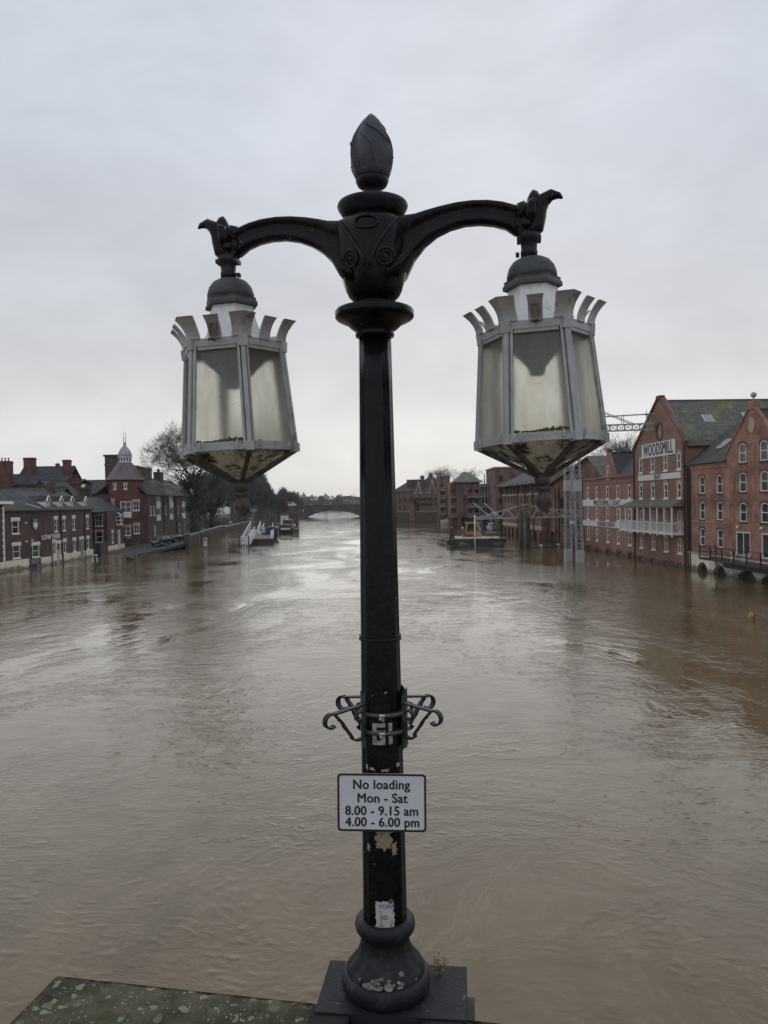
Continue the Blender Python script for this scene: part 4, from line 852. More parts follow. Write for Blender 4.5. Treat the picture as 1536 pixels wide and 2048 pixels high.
def far_moorings():
    # landing stage with white handrails rising out of the flood
    r = thing('landing_stage', 'half-sunken landing stage with white sloping handrails and gate', 'landing stage', (-26.8, 147, 0), R(8))
    m = MB(); m.box(.6, 5.6, 6, 24, -.4, 1.1); m.build('pontoon', 'boat_dark', r); MB().box(.7, 5.5, 6.1, 23.9, 1.102, 1.2).build('deck', 'timber', r)
    m = MB()
    for z in (.9, 1.4, 1.9): m.bar((-.9, 0, z), (.8, 0, z), .13)
    for x in (-.9, -.3, .2, .8): m.bar((x, 0, -.5), (x, 0, 2.0), .1)
    m.bar((-.9, 0, .2), (-.3, 0, .9), .08); m.bar((.8, 0, .2), (.2, 0, .9), .08); m.build('gate', 'white_paint', r)
    for x in (-.9, .85): m = MB(); m.bar((x, -.1, -1), (x, -.1, 2.1), .2); m.build('gate_post', 'dark_steel', r)
    for (a, b) in (((-.4, 1, 1.9), (1.0, 9, 4.6)), ((.9, 1, 1.7), (1.9, 5, 3.6)), ((2.4, 7, 3.3), (3.0, 10, 4.6))):
        a, b = Vector(a), Vector(b); m = MB(); m.bar(a, b, .14); m.bar(a - Vector((0, 0, .7)), b - Vector((0, 0, .7)), .07); n = 9
        for i in range(n + 1): q = a.lerp(b, i / n); m.bar(q, q - Vector((0, 0, 1.4)), .06)
        m.build('handrail', 'white_paint', r)
    m = MB(); m.add([(-.4, 1, .4), (1.2, 1, .4), (2.4, 9, 3.0), (.9, 9, 3.0)], [(0, 1, 2, 3)]); m.build('ramp', 'steel_grey', r)
    m = MB(); m.add([(4.9, 9, 1.2), (5.5, 9, 1.2), (5.5, 20, 2.4), (4.9, 20, 2.4)], [(0, 1, 2, 3)]); m.bar((5.5, 9, 1.4), (5.5, 22, 2.6), .15); m.build('side_rail', 'steel_grey', r)
    t = thing('covered_boat', 'boat under a dark blue canvas cover beside the landing stage', 'boat', (-25.9, 178, 0), R(5))
    hull(9, 3.0, 1.1).build('hull', 'boat_dark', t); m = MB(); m.lathe([(1.45, 1.0), (1.4, 2.0), (1.05, 2.75), (.3, 3.0)], 10); m.box(-1.4, 1.4, -3.2, 2, .9, 2.6); m.box(-1.0, 1.0, -3.1, 2, 2.602, 2.9); m.build('canvas_cover', 'boat_blue', t)
    t = thing('tarpaulin_boat', 'small boat under a pale rounded tarpaulin left of the landing stage', 'boat', (-29.4, 176, 0), R(5)); hull(7, 2.6, .9).build('hull', 'boat_white', t)
    m = MB(); pts = []
    for i in range(9): a = PI * i / 8; pts.append((1.25 * math.cos(a), .8 + 1.5 * math.sin(a)))
    m.add([(x, -3, z) for x, z in pts] + [(x, 2.2, z) for x, z in pts], [(i, i + 1, i + 10, i + 9) for i in range(8)] + [tuple(range(9)), tuple(range(17, 8, -1))], True); m.build('tarpaulin', 'boat_white', t)
    t = thing('canal_barge', 'dark round-sterned river barge with red side and white name panel on its stern', 'barge', (-28.2, 226, 0), R(4))
    hb = hull(24, 4.6, 1.7, sheer=.5); hb.build('hull', 'boat_red', t); m = MB(); m.lathe([(2.1, -.2), (2.25, .8), (2.2, 1.9)], 20, (0, -11.6, 0)); m.lathe([(2.2, 1.9), (1.7, 2.4), (.6, 2.55)], 20, (0, -11.6, 0)); m.build('stern', 'boat_dark', t)
    m = MB(); m.box(-1.25, 1.2, -13.98, -13.88, .95, 1.45); m.build('name_panel', 'sign_white', t); m = MB(); m.box(-1.3, 1.3, -4, 5, 1.7, 3.4); m.build('wheelhouse', 'boat_dark', t)
    m = MB(); m.box(-3.5, -2.3, -10.5, 6, .2, 1.4); m.build('fender', 'boat_blue', t)
    t = thing('pontoon_railing', 'row of white railings and posts on the pontoon beyond the landing stage', 'railing', (-31.5, 208, 0), R(8))
    m = MB(); m.box(-1.5, 1.5, -12, 26, -.4, .9); m.build('pontoon', 'timber', t)
    for x in (-1.3, 1.3):
        m = MB()
        for i in range(10): m.bar((x, -12 + i * 4, .9), (x, -12 + i * 4, 2.5), .14)
        m.bar((x, -12, 2.4), (x, 26, 2.4), .12); m.bar((x, -12, 1.7), (x, 26, 1.7), .08); m.build('railing', 'white_paint', t)
    t = thing('white_kiosk', 'small white upright kiosk at the end of the far pontoon', 'kiosk', (-31.8, 246, 0)); m = MB(); m.box(-1.1, 1.1, -1, 1, .5, 4.4); m.build('wall', 'white_paint', t); MB().box(-1.3, 1.3, -1.2, 1.2, 4.4, 4.6).build('roof', 'concrete', t); MB().box(-.5, .5, -1.06, -1.003, 1.4, 3.6).build('door', 'panel_grey', t)
    t = thing('timber_kiosk', 'brown timber hut beside the white kiosk on the far pontoon', 'hut', (-29.2, 252, 0)); MB().box(-1.2, 1.2, -1, 1, .2, 4.6).build('wall', 'fence_timber', t); MB().box(-1.4, 1.4, -1.2, 1.2, 4.6, 4.8).build('roof', 'slate', t)
far_moorings()
def flood_markers():
    p = ground(459, 1106); t = thing('channel_marker', 'thin dark marker post with small red head in the left of the river', 'marker', (p.x, p.y, 0)); MB().bar((0, 0, -1), (0, 0, 1.6), .1).build('post', 'dark_steel', t); MB().lathe([(.0, 1.2), (.13, 1.3), (.13, 1.9), (0, 2.0)], 8).build('marker_head', 'red_paint', t)
    p = ground(1501, 1242); t = thing('marker_buoy', 'yellow and black marker buoy leaning in the brown water at the right edge', 'buoy', (p.x, p.y, 0)); t.rotation_euler = (R(6), R(5), 0)
    t.scale = (.8, .8, .8); MB().lathe([(.10, -.2), (.20, .0), (.22, .35), (.17, .62), (.0, .7)], 14, (0, 0, .02)).build('float', 'yellow_paint', t); MB().box(.12, .26, -.1, .1, .05, .55).build('band', 'black_paint', t); MB().lathe([(.03, -.6), (.03, -.1)], 6).build('chain', 'dark_steel', t); MB().lathe([(.0, .25), (.05, .27), (.05, .37), (0, .39)], 8, (0, -.19, 0)).build('lamp_lens', 'black_paint', t)
    p = ground(190, 1147); t = thing('drowned_road_sign', 'round road sign seen from behind on a pole in the water by the pub', 'road sign', (p.x, p.y, 0), R(12)); MB().bar((0, 0, -1), (0, 0, 2.4), .1).build('post', 'dark_steel', t)
    m = MB(); m.add([(.42 * math.cos(2 * PI * i / 20), y, 1.65 + .42 * math.sin(2 * PI * i / 20)) for y in (-.03, .03) for i in range(20)], [tuple(range(20)), tuple(range(39, 19, -1))] + [(i, i + 20, (i + 1) % 20 + 20, (i + 1) % 20) for i in range(20)]); m.build('sign_disc', 'panel_grey', t); MB().box(-.32, .32, -.04, .04, 2.15, 2.32).build('sign_plate', 'sign_white', t); MB().box(-.06, .2, -.06, -.031, 1.2, 2.1).build('bracket', 'dark_steel', t)
    p = ground(411, 1097); t = thing('mooring_sign', 'white upright sign with a blue and red disc in the water by the river wall', 'sign', (p.x, p.y, 0)); MB().box(-.32, .32, -.03, .03, .5, 2.0).build('board', 'sign_white', t)
    for x in (-.25, .25): MB().bar((x, .05, -1), (x, .05, 1.9), .06).build('post', 'steel_grey', t)
    MB().lathe([(.23, 0), (.23, .02)], 20).build('disc', 'sign_blue', t, loc=(0, -.032, 1.62)).rotation_euler.x = R(90)
    o = MB().lathe([(.1, 0), (.1, .03)], 12).build('symbol', 'red_paint', t, loc=(0, -.05, 1.62)); o.rotation_euler.x = R(90)
    m = MB(); m.box(-.2, .2, -.04, -.031, 1.05, 1.1); m.box(-.16, .16, -.04, -.031, .9, .95); m.build('lettering', 'black_letter', t)
    for i, (x, y, h_, lab) in enumerate(((270, 1127, 1.5, 'short dark post in the flood at the foot of the ramp'), (357, 1133, .6, 'stub of a broken post just above the water'))):
        p = ground(x, y); tag(MB().tube([(p.x, p.y, -1), (p.x, p.y, h_)], [.1, .08], 8).build('mooring_post', 'dark_steel'), lab, 'post')
    p = ground(260, 1120); tag(MB().lathe([(.5, -.2), (.55, .3), (.45, .5), (.0, .52)], 10, (p.x, p.y, 0)).build('bollard', 'dark_steel'), 'squat dark bollard half under water by the street ramp', 'bollard')
flood_markers()
# ------------------------------------------------------------ left bank: the pub and its neighbours
A0, A1 = Vector((-48.9, 98.7)), Vector((-47.36, 109.1)); B1 = Vector((-47.95, 127.0))
def fac_pub():
    r = thing('riverside_pub', 'two-storey dark brick pub in the flood with cream plinth, white lettering and shield sign', 'pub', (A0.x, A0.y, 0))
    F1 = Fac(A0, A1); F2 = Fac((-47.0, 98.7), (-47.9, 125.4)); u1 = F1.u; u2 = F2.u; L1 = (A1 - A0).length; off = (A1 - F2.p0).dot(u2); L2 = 27.7 - off
    # wing one faces the bridge a little, wing two runs along the street; each is a frame that carries its wall
    w1 = MB(); ang1 = math.atan2(u1.y, u1.x); ang2 = math.atan2(u2.y, u2.x)
    def piece(name, u0, L_, ang, org, wins, hs, y=0):
        o = bpy.data.objects.new(name, None)
    H = []
    r.rotation_euler.z = ang1
    # local frame = wing one; wing two is expressed through T
    T = Matrix.Rotation(ang2 - ang1, 4, 'Z'); T.translation = Vector((L1, 0, 0))
    def win(x, z, w_, h_, wing, **k):
        pre = set(bpy.data.objects); hl = window(r, x, z, w_, h_, **k)
        if wing == 2:
            for o in set(bpy.data.objects) - pre:
                if o.parent == r: o.matrix_local = T @ Matrix.Translation(o.location)
        return hl
    H1 = [win(2.62, 4.75, 1.5, 1.75, 1, kind='sash', t=.12, lintel='white_paint'), win(2.72, 1.5, 1.55, 1.75, 1, kind='sash', t=.12, lintel='white_paint'), win(7.0, 1.35, 1.6, 1.7, 1, kind='sash', t=.12, lintel='white_paint')]
    front(r, [(0, -2), (L1, -2), (L1, 7.85), (0, 7.85)], H1, 'dark_brick', back=.3)
    def s(u): return u - off
    H2 = []
    for u, z0, h_ in ((12.55, 4.65, 1.85), (15.6, 4.65, 1.85), (19.5, 4.65, 1.85), (25.45, 4.65, 1.85), (15.7, 1.35, 1.75), (19.6, 1.35, 1.75), (25.55, 1.35, 1.75)):
        H2.append(win(s(u), z0, 1.0, h_, 2, kind='sash', t=.12, lintel='white_paint'))
    H2.append(win(s(22.7), .1, 1.6, 3.0, 2, kind='door', t=.1, lintel='white_paint', sill=None, glass='glass_dark', name='porch_window'))
    H2.append(win(s(11.7), 1.35, .9, 1.8, 2, kind='sash', t=.12, lintel='white_paint')); 
    H2.append(win(s(13.0), -.2, 1.1, 2.1, 2, kind='plain', t=.14, sill=None, glass='panel_grey', name='front_door'))
    def T2(mb, name, m, par=r): o = mb.build(name, m, par); o.matrix_local = T.copy(); return o
    mb = MB(); o2 = [(0, -2), (L2, -2), (L2, 7.85), (0, 7.85)]; mb.poly(o2, H2, 0, rev=.16); T2(mb, 'wall', 'dark_brick')
    T2(MB().box(.02, L2, .2, 8, -2, 7.8), 'rear_wall', 'dark_brick'); MB().box(0, L1, .32, 8, -2, 7.8).build('rear_wall', 'dark_brick', r)
    # cream plinth
    MB().box(0, 5.3, -.12, -.003, -1.5, 1.28).build('plinth', 'cream_paint', r); MB().box(8.0, L1, -.12, -.003, -1.5, 1.2).build('plinth', 'cream_paint', r)
    for a, b in ((s(11.1), s(12.35)), (s(13.65), s(14.5)), (s(15.2), s(21.85)), (s(23.6), L2)): T2(MB().box(a, b, -.12, -.003, -1.5, 1.2), 'plinth', 'cream_paint')
    o = MB().box(5.32, 7.95, -.14, -.003, -.3, 1.2).build('banner', 'banner_blue', r); m = MB()
    for z, a, b in ((.95, 5.7, 7.4), (.75, 5.7, 7.6), (.55, 5.7, 7.2)): m.box(a, b, -.152, -.142, z, z + .08)
    m.box(7.1, 7.5, -.152, -.142, .12, .35); m.build('lettering', 'panel_grey', o)
    # stone arch round the door with a keystone
    m = MB(); m.box(s(12.2), s(12.42), -.16, -.004, -.5, 2.9); m.box(s(13.58), s(13.8), -.16, -.004, -.5, 2.9); m.box(s(12.1), s(13.9), -.2, -.004, 2.9, 3.35); T2(m, 'door_surround', 'cream_paint')
    # shield with a pale crest
    sh = [(-.75, 1.7), (.75, 1.7), (.75, .6), (.45, .2), (0, 0), (-.45, .2), (-.75, .6)]; m = MB(); q = [(6.87 + a, 4.95 + b) for a, b in reversed(sh)]; k = 7
    m.add([(a, -.12, b) for a, b in q] + [(a, -.004, b) for a, b in q], [tuple(range(k - 1, -1, -1)), tuple(range(k, 2 * k))] + [(i, (i + 1) % k, (i + 1) % k + k, i + k) for i in range(k)]); so_ = m.build('shield_sign', 'crest_blue', r)
    m = MB(); e = 6.87
    for x, z, rx, rz_ in ((0, .75, .28, .38), (-.38, .95, .16, .25), (.38, .95, .16, .25), (-.34, .62, .15, .2), (.34, .62, .15, .2), (0, 1.25, .14, .16), (0, .32, .2, .14)):
        p_ = [(e + x + rx * math.cos(2 * PI * i / 10), 4.95 + z + rz_ * math.sin(2 * PI * i / 10)) for i in range(10)]; m.poly(p_, [], -.135 - abs(x) * .01)
    m.build('crest', 'sign_white', so_)
    m = MB(); m.box(e - .4, e + .4, -.137, -.125, 6.42, 6.5); m.build('lettering', 'sign_white', so_)
    # lettering
    for body, cx, M0 in (('LOW', 9.35, Matrix()), ('THER', 1.72, T)):
        me = bold_mesh(body, .92, .98 if body == 'LOW' else 1.25, .02, .04, 1.15); me.materials.clear(); me.materials.append(MATS['sign_white']); o = put('lettering', me, r); o.matrix_local = M0 @ Matrix.Translation((cx, -.14, 3.93))
    m = MB(); 
    for x, z in ((4.55, 6.0), (4.6, 3.5), (5.9, 3.6)): m.box(x, x + .25, -.25, -.004, z, z + .22)
    m.build('wall_lamp', 'sign_white', r)
    pipe(r, .1, 0, 7.8, -.12); m = MB(); m.bar((s(14.3), -.1, 0), (s(14.3), -.1, 7.8), .2); T2(m, 'drainpipe', 'pipe_dark'); m = MB(); m.bar((s(24.1), -.1, 0), (s(24.1), -.1, 7.8), .16); T2(m, 'drainpipe', 'pipe_dark')
    # roofs
    d0 = 6.5; k = .35
    m = MB(); P0, P1 = Vector((-.3, -.3, 7.75)), Vector((L1, -.3, 7.75)); e3 = T @ Vector((L2 + .2, -.3, 7.75)); b3 = T @ Vector((L2 + .2, 4.2, 10.6)); rg0 = Vector((4.5, 4.4, 10.55)); rg1 = Vector((L1 - .3, 4.2, 10.6)); bk0 = Vector((-.3, 9, 7.75)); bk1 = Vector((L1 - .5, 9, 7.75)); bk3 = T @ Vector((L2 + .2, 9, 7.75))
    m.slab([P0, P1, rg1, rg0], .15); m.slab([bk0, P0, rg0], .15); m.slab([bk1, bk0, rg0, rg1], .15); m.slab([P1, e3, b3, rg1], .15); m.slab([bk3, bk1, rg1, b3], .15); m.build('roof', 'green_slate', r)
    m = MB(); m.bar(P0 + Vector((0, -.05, 0)), P1 + Vector((0, -.05, 0)), .16); m.bar(P1 + Vector((0, -.05, 0)), e3 + Vector((0, -.05, 0)), .16); m.build('gutter', 'pipe_dark', r)
    m = MB(); m.box(-.05, .55, -.35, .35, 8, 11.6) if False else m.bar((6.4, 1.0, 8.7), (8.6, .2, 8.1), .1); m.build('roof_flashing', 'white_paint', r)
    for i, u in enumerate((9.4, 15.45, 19.7, 25.6)):
        q = T @ Matrix.Translation((s(u) + (1.2 if u < 11 else 0), .35, 8.0)); dm = bpy.data.objects.new('dormer', MB_dormer()); COL.objects.link(dm); dm.parent = r; dm.matrix_local = q
        for nm, me in MB_dormer_bits(): put(nm, me, dm)
    m = MB(); m.box(s(21.5), s(22.5), 3.7, 4.8, 9.8, 11.8); T2(m, 'chimney', 'dark_brick')
DC = {}
def MB_dormer():
    if 'w' not in DC: m = MB(); m.box(-.62, -.42, 0, 2.0, 0, 1.15); m.box(.42, .62, 0, 2, 0, 1.15); m.box(-.42, .42, 0, .1, 0, .12); m.box(-.42, .42, 0, .1, 1.03, 1.15); m.box(-.05, .05, .02, .08, .12, 1.03); m.box(-.42, .42, .02, .08, .54, .62); m.poly([(-.62, 1.15), (.62, 1.15), (0, 1.78)], [], .02); DC['w'] = m.mesh('dormer', 'white_paint')
    return DC['w']
def MB_dormer_bits():
    if 'r' not in DC:
        m = MB(); m.slab([(-.72, 2.4, 1.05), (-.72, -.1, 1.05), (0, -.1, 1.8), (0, 2.4, 1.8)], .1); m.slab([(.72, -.1, 1.05), (.72, 2.4, 1.05), (0, 2.4, 1.8), (0, -.1, 1.8)], .1); DC['r'] = m.mesh('dormer_roof', 'green_slate')
        m = MB(); m.bar((-.75, -.14, 1.0), (0, -.14, 1.8), .14); m.bar((.75, -.14, 1.0), (0, -.14, 1.8), .14); DC['b'] = m.mesh('bargeboard', 'white_paint')
        m = MB(); m.add([(-.42, .09, .12), (.42, .09, .12), (.42, .09, 1.03), (-.42, .09, 1.03)], [(0, 1, 2, 3)]); DC['p'] = m.mesh('pane', 'glass_dark')
    return (('dormer_roof', DC['r']), ('bargeboard', DC['b']), ('pane', DC['p']))
fac_pub()
def left_neighbours():
    # sliver of a house at the left edge with white quoins
    r = building('quoined_house', 'edge of a dark brick house with white quoins and eaves left of the pub', (-48.2, 86.0), (-48.55, 98.3))
    MB().box(0, 12.3, 0, 8, -2, 8.6).build('wall', 'dark_brick', r); m = MB()
    z = -.5
    i = 0
    while z < 8.4: m.box(12.3 - (.5 if i % 2 else .3), 12.36, -.06, .5, z, z + .38); z += .4; i += 1
    m.build('quoin', 'white_paint', r); MB().box(-.5, 13.4, -.8, .3, 8.62, 9.0).build('eaves_board', 'white_paint', r); gable_roof(r, 0, 12.3, 0, 8, 9.0, 11.3, 'slate', ov=.6)
    MB().box(0, 12.28, -.1, -.004, -1, 1.3).build('plinth', 'cream_paint', r)
    # yard house: wide windows in the end wall that looks at the bridge, street front beyond
    c0, c1 = Vector((-48.15, 134.0)), Vector((-48.5, 143.3))
    r = building('corner_house', 'dark brick house beyond the pub with cream plinth and white oriel window', c0, c1); L_ = (c1 - c0).length
    H = [window(r, 2.6, 1.7, .9, 1.95, 'sash', t=.14, lintel='cream_paint')]
    front(r, [(0, -2), (L_, -2), (L_, 7.4), (0, 7.4)], H, 'dark_brick', back=.3); MB().box(.02, L_, .32, 9, -2, 7.35).build('rear_wall', 'dark_brick', r)
    MB().box(0, L_, -.12, -.003, -1.5, 1.25).build('plinth', 'cream_paint', r)
    # end wall facing the bridge is the local -x side: windows proud on it
    for y, z0, w_, h_ in ((1.45, 4.75, 1.25, 1.9), (1.45, 1.95, 1.25, 1.9)):
        pre = set(bpy.data.objects); window(r, 0, 0, w_, h_, 'cross' if z0 > 4 else 'sash', t=.1, lintel='cream_stone')
        for o in set(bpy.data.objects) - pre:
            if o.parent == r: o.matrix_local = Matrix.Translation((-.12, y, z0)) @ Matrix.Rotation(R(-90), 4, 'Z')
    gable_roof(r, -7.5, L_ + 1, 0.6, 9, 7.45, 10.0, 'green_slate', ov=.3)
    b = MB(); b.box(5.0, 6.6, -.75, -.003, 4.7, 6.4); o = b.build('oriel', 'white_paint', r); MB().slab([(4.85, -.9, 6.42), (6.75, -.9, 6.42), (6.4, -.004, 7.1), (5.2, -.004, 7.1)], .1).build('oriel_roof', 'lead', o)
    m = MB()
    for x0, x1 in ((5.12, 5.7), (5.9, 6.48)):
        for z0, z1 in ((5.0, 5.55), (5.7, 6.25)): m.add([(x0, -.756, z0), (x1, -.756, z0), (x1, -.756, z1), (x0, -.756, z1)], [(0, 1, 2, 3)])
    for z0, z1 in ((5.0, 5.55), (5.7, 6.25)): m.add([(4.994, -.1, z0), (4.994, -.62, z0), (4.994, -.62, z1), (4.994, -.1, z1)], [(0, 1, 2, 3)])
    m.build('pane', 'glass_dark', o)
    MB().box(5.6, 6.1, -.3, -.004, 1.2, 3.9).build('pilaster', 'cream_paint', r)
    r = thing('yard_fence', 'dark brown board fence closing the yard between the pub and the next house', 'fence', (-47.9, 127.0, 0), R(92)); b = MB()
    for i in range(22): b.box(.0 + i * .32, .29 + i * .32, 0, .05, -1, 2.0 + .05 * (i % 3))
    b.build('board', 'fence_timber', r); MB().box(-.1, 7.1, .052, .12, 1.5, 1.62).build('rail', 'fence_timber', r)
    t = thing('yard_planter', 'tall dark planter standing against the brown yard fence', 'planter', (-47.6, 128.2, 0)); MB().box(-.5, .5, -.6, .6, -1, 1.9).build('box', 'dark_steel', t); MB().box(-.58, .58, -.68, .68, 1.902, 2.05).build('rim', 'dark_steel', t)
    r2 = thing('yard_outhouse', 'low dark brick building behind the yard fence beside the pub', 'building', (-51.0, 127, 0), R(92)); MB().box(0, 7, 0, 6, -1, 7.3).build('wall', 'dark_brick', r2)
left_neighbours()
def tower_house():
    r = thing('turret_house', 'round red brick corner turret with conical slate roof, lead cupola and twin spikes', 'turret house', (-49.9, 149.0, 0))
    m = MB(); m.lathe([(3.25, -1), (3.25, 12.9), (3.4, 12.95), (3.4, 13.2)], 10, ph=PI / 10, sm=False); m.build('wall', 'tower_brick', r)
    m = MB(); m.lathe([(3.75, 13.2), (2.9, 14.2), (1.95, 15.7), (1.25, 16.6)], 20, sm=False); m.build('roof', 'cone_slate', r)
    m = MB(); m.lathe([(1.15, 16.6), (1.15, 16.75), (1.2, 16.8), (1.2, 17.55), (1.35, 17.6), (1.35, 17.7)], 16, sm=False); cu = m.build('cupola', 'white_paint', r)
    m = MB()
    for i in range(14): a = 2 * PI * i / 14; q = Vector((math.cos(a), math.sin(a), 0)); t = Vector((-q.y, q.x, 0)) * .13; c = q * 1.21; m.add([c - t + Vector((0, 0, 16.85)), c + t + Vector((0, 0, 16.85)), c + t + Vector((0, 0, 17.5)), c - t + Vector((0, 0, 17.5))], [(0, 1, 2, 3)])
    m.build('louvre', 'black_paint', cu)
    m = MB(); m.lathe([(1.32, 17.7), (1.3, 18.1), (1.1, 18.7), (.75, 19.3), (.4, 19.7), (.2, 20.1), (.12, 20.5)], 24); m.build('dome', 'lead', r)
    for x in (-.2, .2): m = MB(); m.lathe([(.09, 20.0), (.05, 21.2), (.12, 21.3), (.05, 21.4), (.03, 22.6)], 6, (x, 0, 0)); m.build('spike', 'lead', r)
    def twin(a_deg, z0, w_, h_, kind, apron=0, rad=3.22, fr='white_paint'):
        a = R(a_deg); pre = set(bpy.data.objects); window(r, 0, 0, w_, h_, kind, t=.12, sill=None if apron else 'white_paint', lintel=None if apron else 'cream_stone')
        M = Matrix.Translation((rad * math.cos(a), rad * math.sin(a), z0)) @ Matrix.Rotation(a + PI / 2, 4, 'Z')
        for o in set(bpy.data.objects) - pre:
            if o.parent == r:
                o.matrix_local = M
                if apron: put('apron', MB().box(-w_ / 2, w_ / 2, -.12, .1, -apron, -.003).mesh('apron', 'white_paint'), o)
    twin(-72, 6.95, 2.0, 2.1, 'cross', 1.0); twin(-72, 2.6, 1.6, 1.7, 'cross'); twin(-36, 7.3, 1.4, 1.8, 'cross'); twin(-36, 2.9, 1.2, 1.7, 'cross')
    twin(-108, 11.4, .5, .9, 'plain'); twin(-72, 11.4, .5, .9, 'plain'); twin(-118, 7.3, .6, 2.0, 'sash')
    MB().box(.9, 1.9, -3.12, -3.05, 2.0, 2.35).build('notice', 'panel_grey', r)
    t = thing('chimney_tower', 'tall square brown brick stack tower with projecting cap behind the turret', 'tower', (-59.8, 170, 0)); m = MB(); m.box(-1.6, 1.6, 0, 4, 0, 19.2); m.build('wall', 'dark_brick', t); MB().box(-1.85, 1.85, -.25, 4.25, 19.2, 19.6).build('cap', 'dark_steel', t); MB().box(-1.75, 1.75, -.12, 0, 17.2, 17.5).build('string_course', 'brown_brick', t)
    MB().box(-.5, .5, -.06, -.003, 17.8, 18.8).build('recess_panel', 'bridge_stone', t); MB().box(-.5, .5, -.06, -.003, 15.5, 16.6).build('recess_panel', 'bridge_stone', t)
tower_house()
def row_house():
    p0, p1 = (-45.6, 152), (-48.6, 198); r = building('street_row', 'three-storey dark brick row with white framed windows behind the parked cars', p0, p1); L_ = 43.0; H = []
    for x in (4.8, 17.2, 31):
        for z0, h_ in ((8.9, 1.45), (6.15, 1.6)): H.append(window(r, x, z0, 3.6, h_, 'door', t=.2, sill=None, glass='glass_dark'))
        MB().box(x - 1.8, x + 1.8, -.1, -.003, 7.8, 8.85).build('window_apron', 'white_paint', r); MB().box(x - 1.8, x + 1.8, -.1, -.003, 5.1, 6.1).build('window_apron', 'white_paint', r)
    for x in (-.5 + 1.5, 11.5, 24.5): H.append(window(r, x, 6.3, 1.2, 1.8, 'sash', t=.14))
    for x in (1.5, 8, 14, 20, 26, 33): H.append(window(r, x, 1.9, 1.5, 2.3, 'cross', t=.14, sill=None))
    H.append(window(r, -1.8, 6.3, 1.2, 1.8, 'sash', t=.14))
    front(r, [(-4, 0), (L_, 0), (L_, 10.6), (-4, 10.6)], H, 'dark_brick', back=.4); MB().box(-4, L_, .42, 10, 0, 10.5).build('rear_wall', 'dark_brick', r)
    gable_roof(r, -4, L_, 0, 10, 10.6, 14.2, 'slate', ov=.4); chimney(r, -2, 4, 11, 15.0, 3.2, 1.6, 'dark_brick', 2); chimney(r, 11, 5, 12, 16.4, 14.0, 1.6, 'dark_brick', 0); chimney(r, 28, 5, 12, 16, 3.0, 1.6, 'dark_brick', 3)
    for x in (9.5, 22): pipe(r, x, 1, 10.4, -.1)
    MB().box(3, 21, -.06, -.003, 1.2, 4.6).build('boarding', 'fence_timber', r)
row_house()
def back_houses():
    def simple(name, label, x0, x1, Y, d, ze, zr, m, rm, chs=(), gable_front=False, rz=0, wins=()):
        r = thing(name, label, 'house', (x0, Y, 0), rz); W_ = x1 - x0; H = [window(r, a, b, w_, h_, 'sash', t=.12) for a, b, w_, h_ in wins]
        if gable_front: front(r, [(0, 0), (W_, 0), (W_, ze), (W_ / 2, zr), (0, ze)], H, m, back=d); cross_roof(r, 0, W_, W_ / 2, -.3, d, ze, zr + .15, rm)
        else: front(r, [(0, 0), (W_, 0), (W_, ze), (0, ze)], H, m, back=d); gable_roof(r, 0, W_, 0, d, ze, zr, rm)
        for c in chs: chimney(r, *c)
        return r
    simple('brick_house', 'large red brick house with long slate ridge, highest roof behind the pub', -79, -68.2, 165, 10, 13.4, 17.2, 'tower_brick', 'green_slate', [(2.0, 3, 13, 19.1, 2.2, 1.4, 'tower_brick', 0), (10.1, 3, 13, 18.5, 1.3, 1.6, 'tower_brick', 0), (7.2, 5, 16, 17.9, .6, .6, 'dark_brick', 0)], wins=((3.5, 10.6, 1.0, 1.9), (6.8, 10.6, 1.0, 1.9)))
    simple('brick_house', 'red brick house at the far left with a wide chimney carrying three pots', -92, -79.1, 163, 10, 12.2, 15.5, 'tower_brick', 'slate', [(11.6, 1.0, 9, 18.2, 2.6, 1.5, 'tower_brick', 3), (8.6, 4, 12, 17, 1.2, 1.2, 'tower_brick', 0)], wins=((11.5, 9.3, 1.0, 1.5),))
    simple('brick_house', 'lower brick house with three thin chimney pots left of the grey slate hall', -68.1, -65.6, 165, 8, 13.4, 14.2, 'tower_brick', 'slate', [(1.3, 1.6, 12, 14.4, 2.2, .8, 'tower_brick', 3)], wins=((.6, 10.9, .7, 1.5),))
    simple('slate_hall', 'plain hall with bluish grey slate roof and two rooflights between the chimneys and the turret', -80.5, -72.0, 200, 12, 11.5, 15.3, 'dark_brick', 'purple_slate')
    simple('cottage', 'low slate roofed cottage behind the pub dormers, left part', -72, -60.5, 142, 9, 9.6, 12.0, 'dark_brick', 'green_slate', [(9.6, 3, 10, 12.9, 1.0, 1.0, 'dark_brick', 1)], wins=((3, 7.0, 1, 1.6),))
    simple('cottage', 'low slate roofed cottage behind the pub dormers with satellite dish on its chimney', -60.3, -52.5, 148, 9, 8.4, 10.6, 'dark_brick', 'slate', [(1.9, 2.5, 9, 11.9, 1.2, 1.0, 'dark_brick', 0)])
    simple('gabled_cottage', 'dark gabled roof house between the pub roof and the big brick house', -70, -63.5, 150, 12, 10.6, 13.4, 'tower_brick', 'slate', gable_front=True, wins=((3.2, 9.4, .9, 1.4),))
    t = thing('satellite_dish', 'small white satellite dish on a cottage chimney', 'satellite dish', (-58.4, 150, 12.1)); MB().lathe([(.05, 0), (.35, .08), (.45, .2)], 14).build('dish', 'sign_white', t).rotation_euler = (R(70), 0, 0); MB().bar((0, 0, -.4), (0, 0, .1), .06).build('mast', 'dark_steel', t)
back_houses()
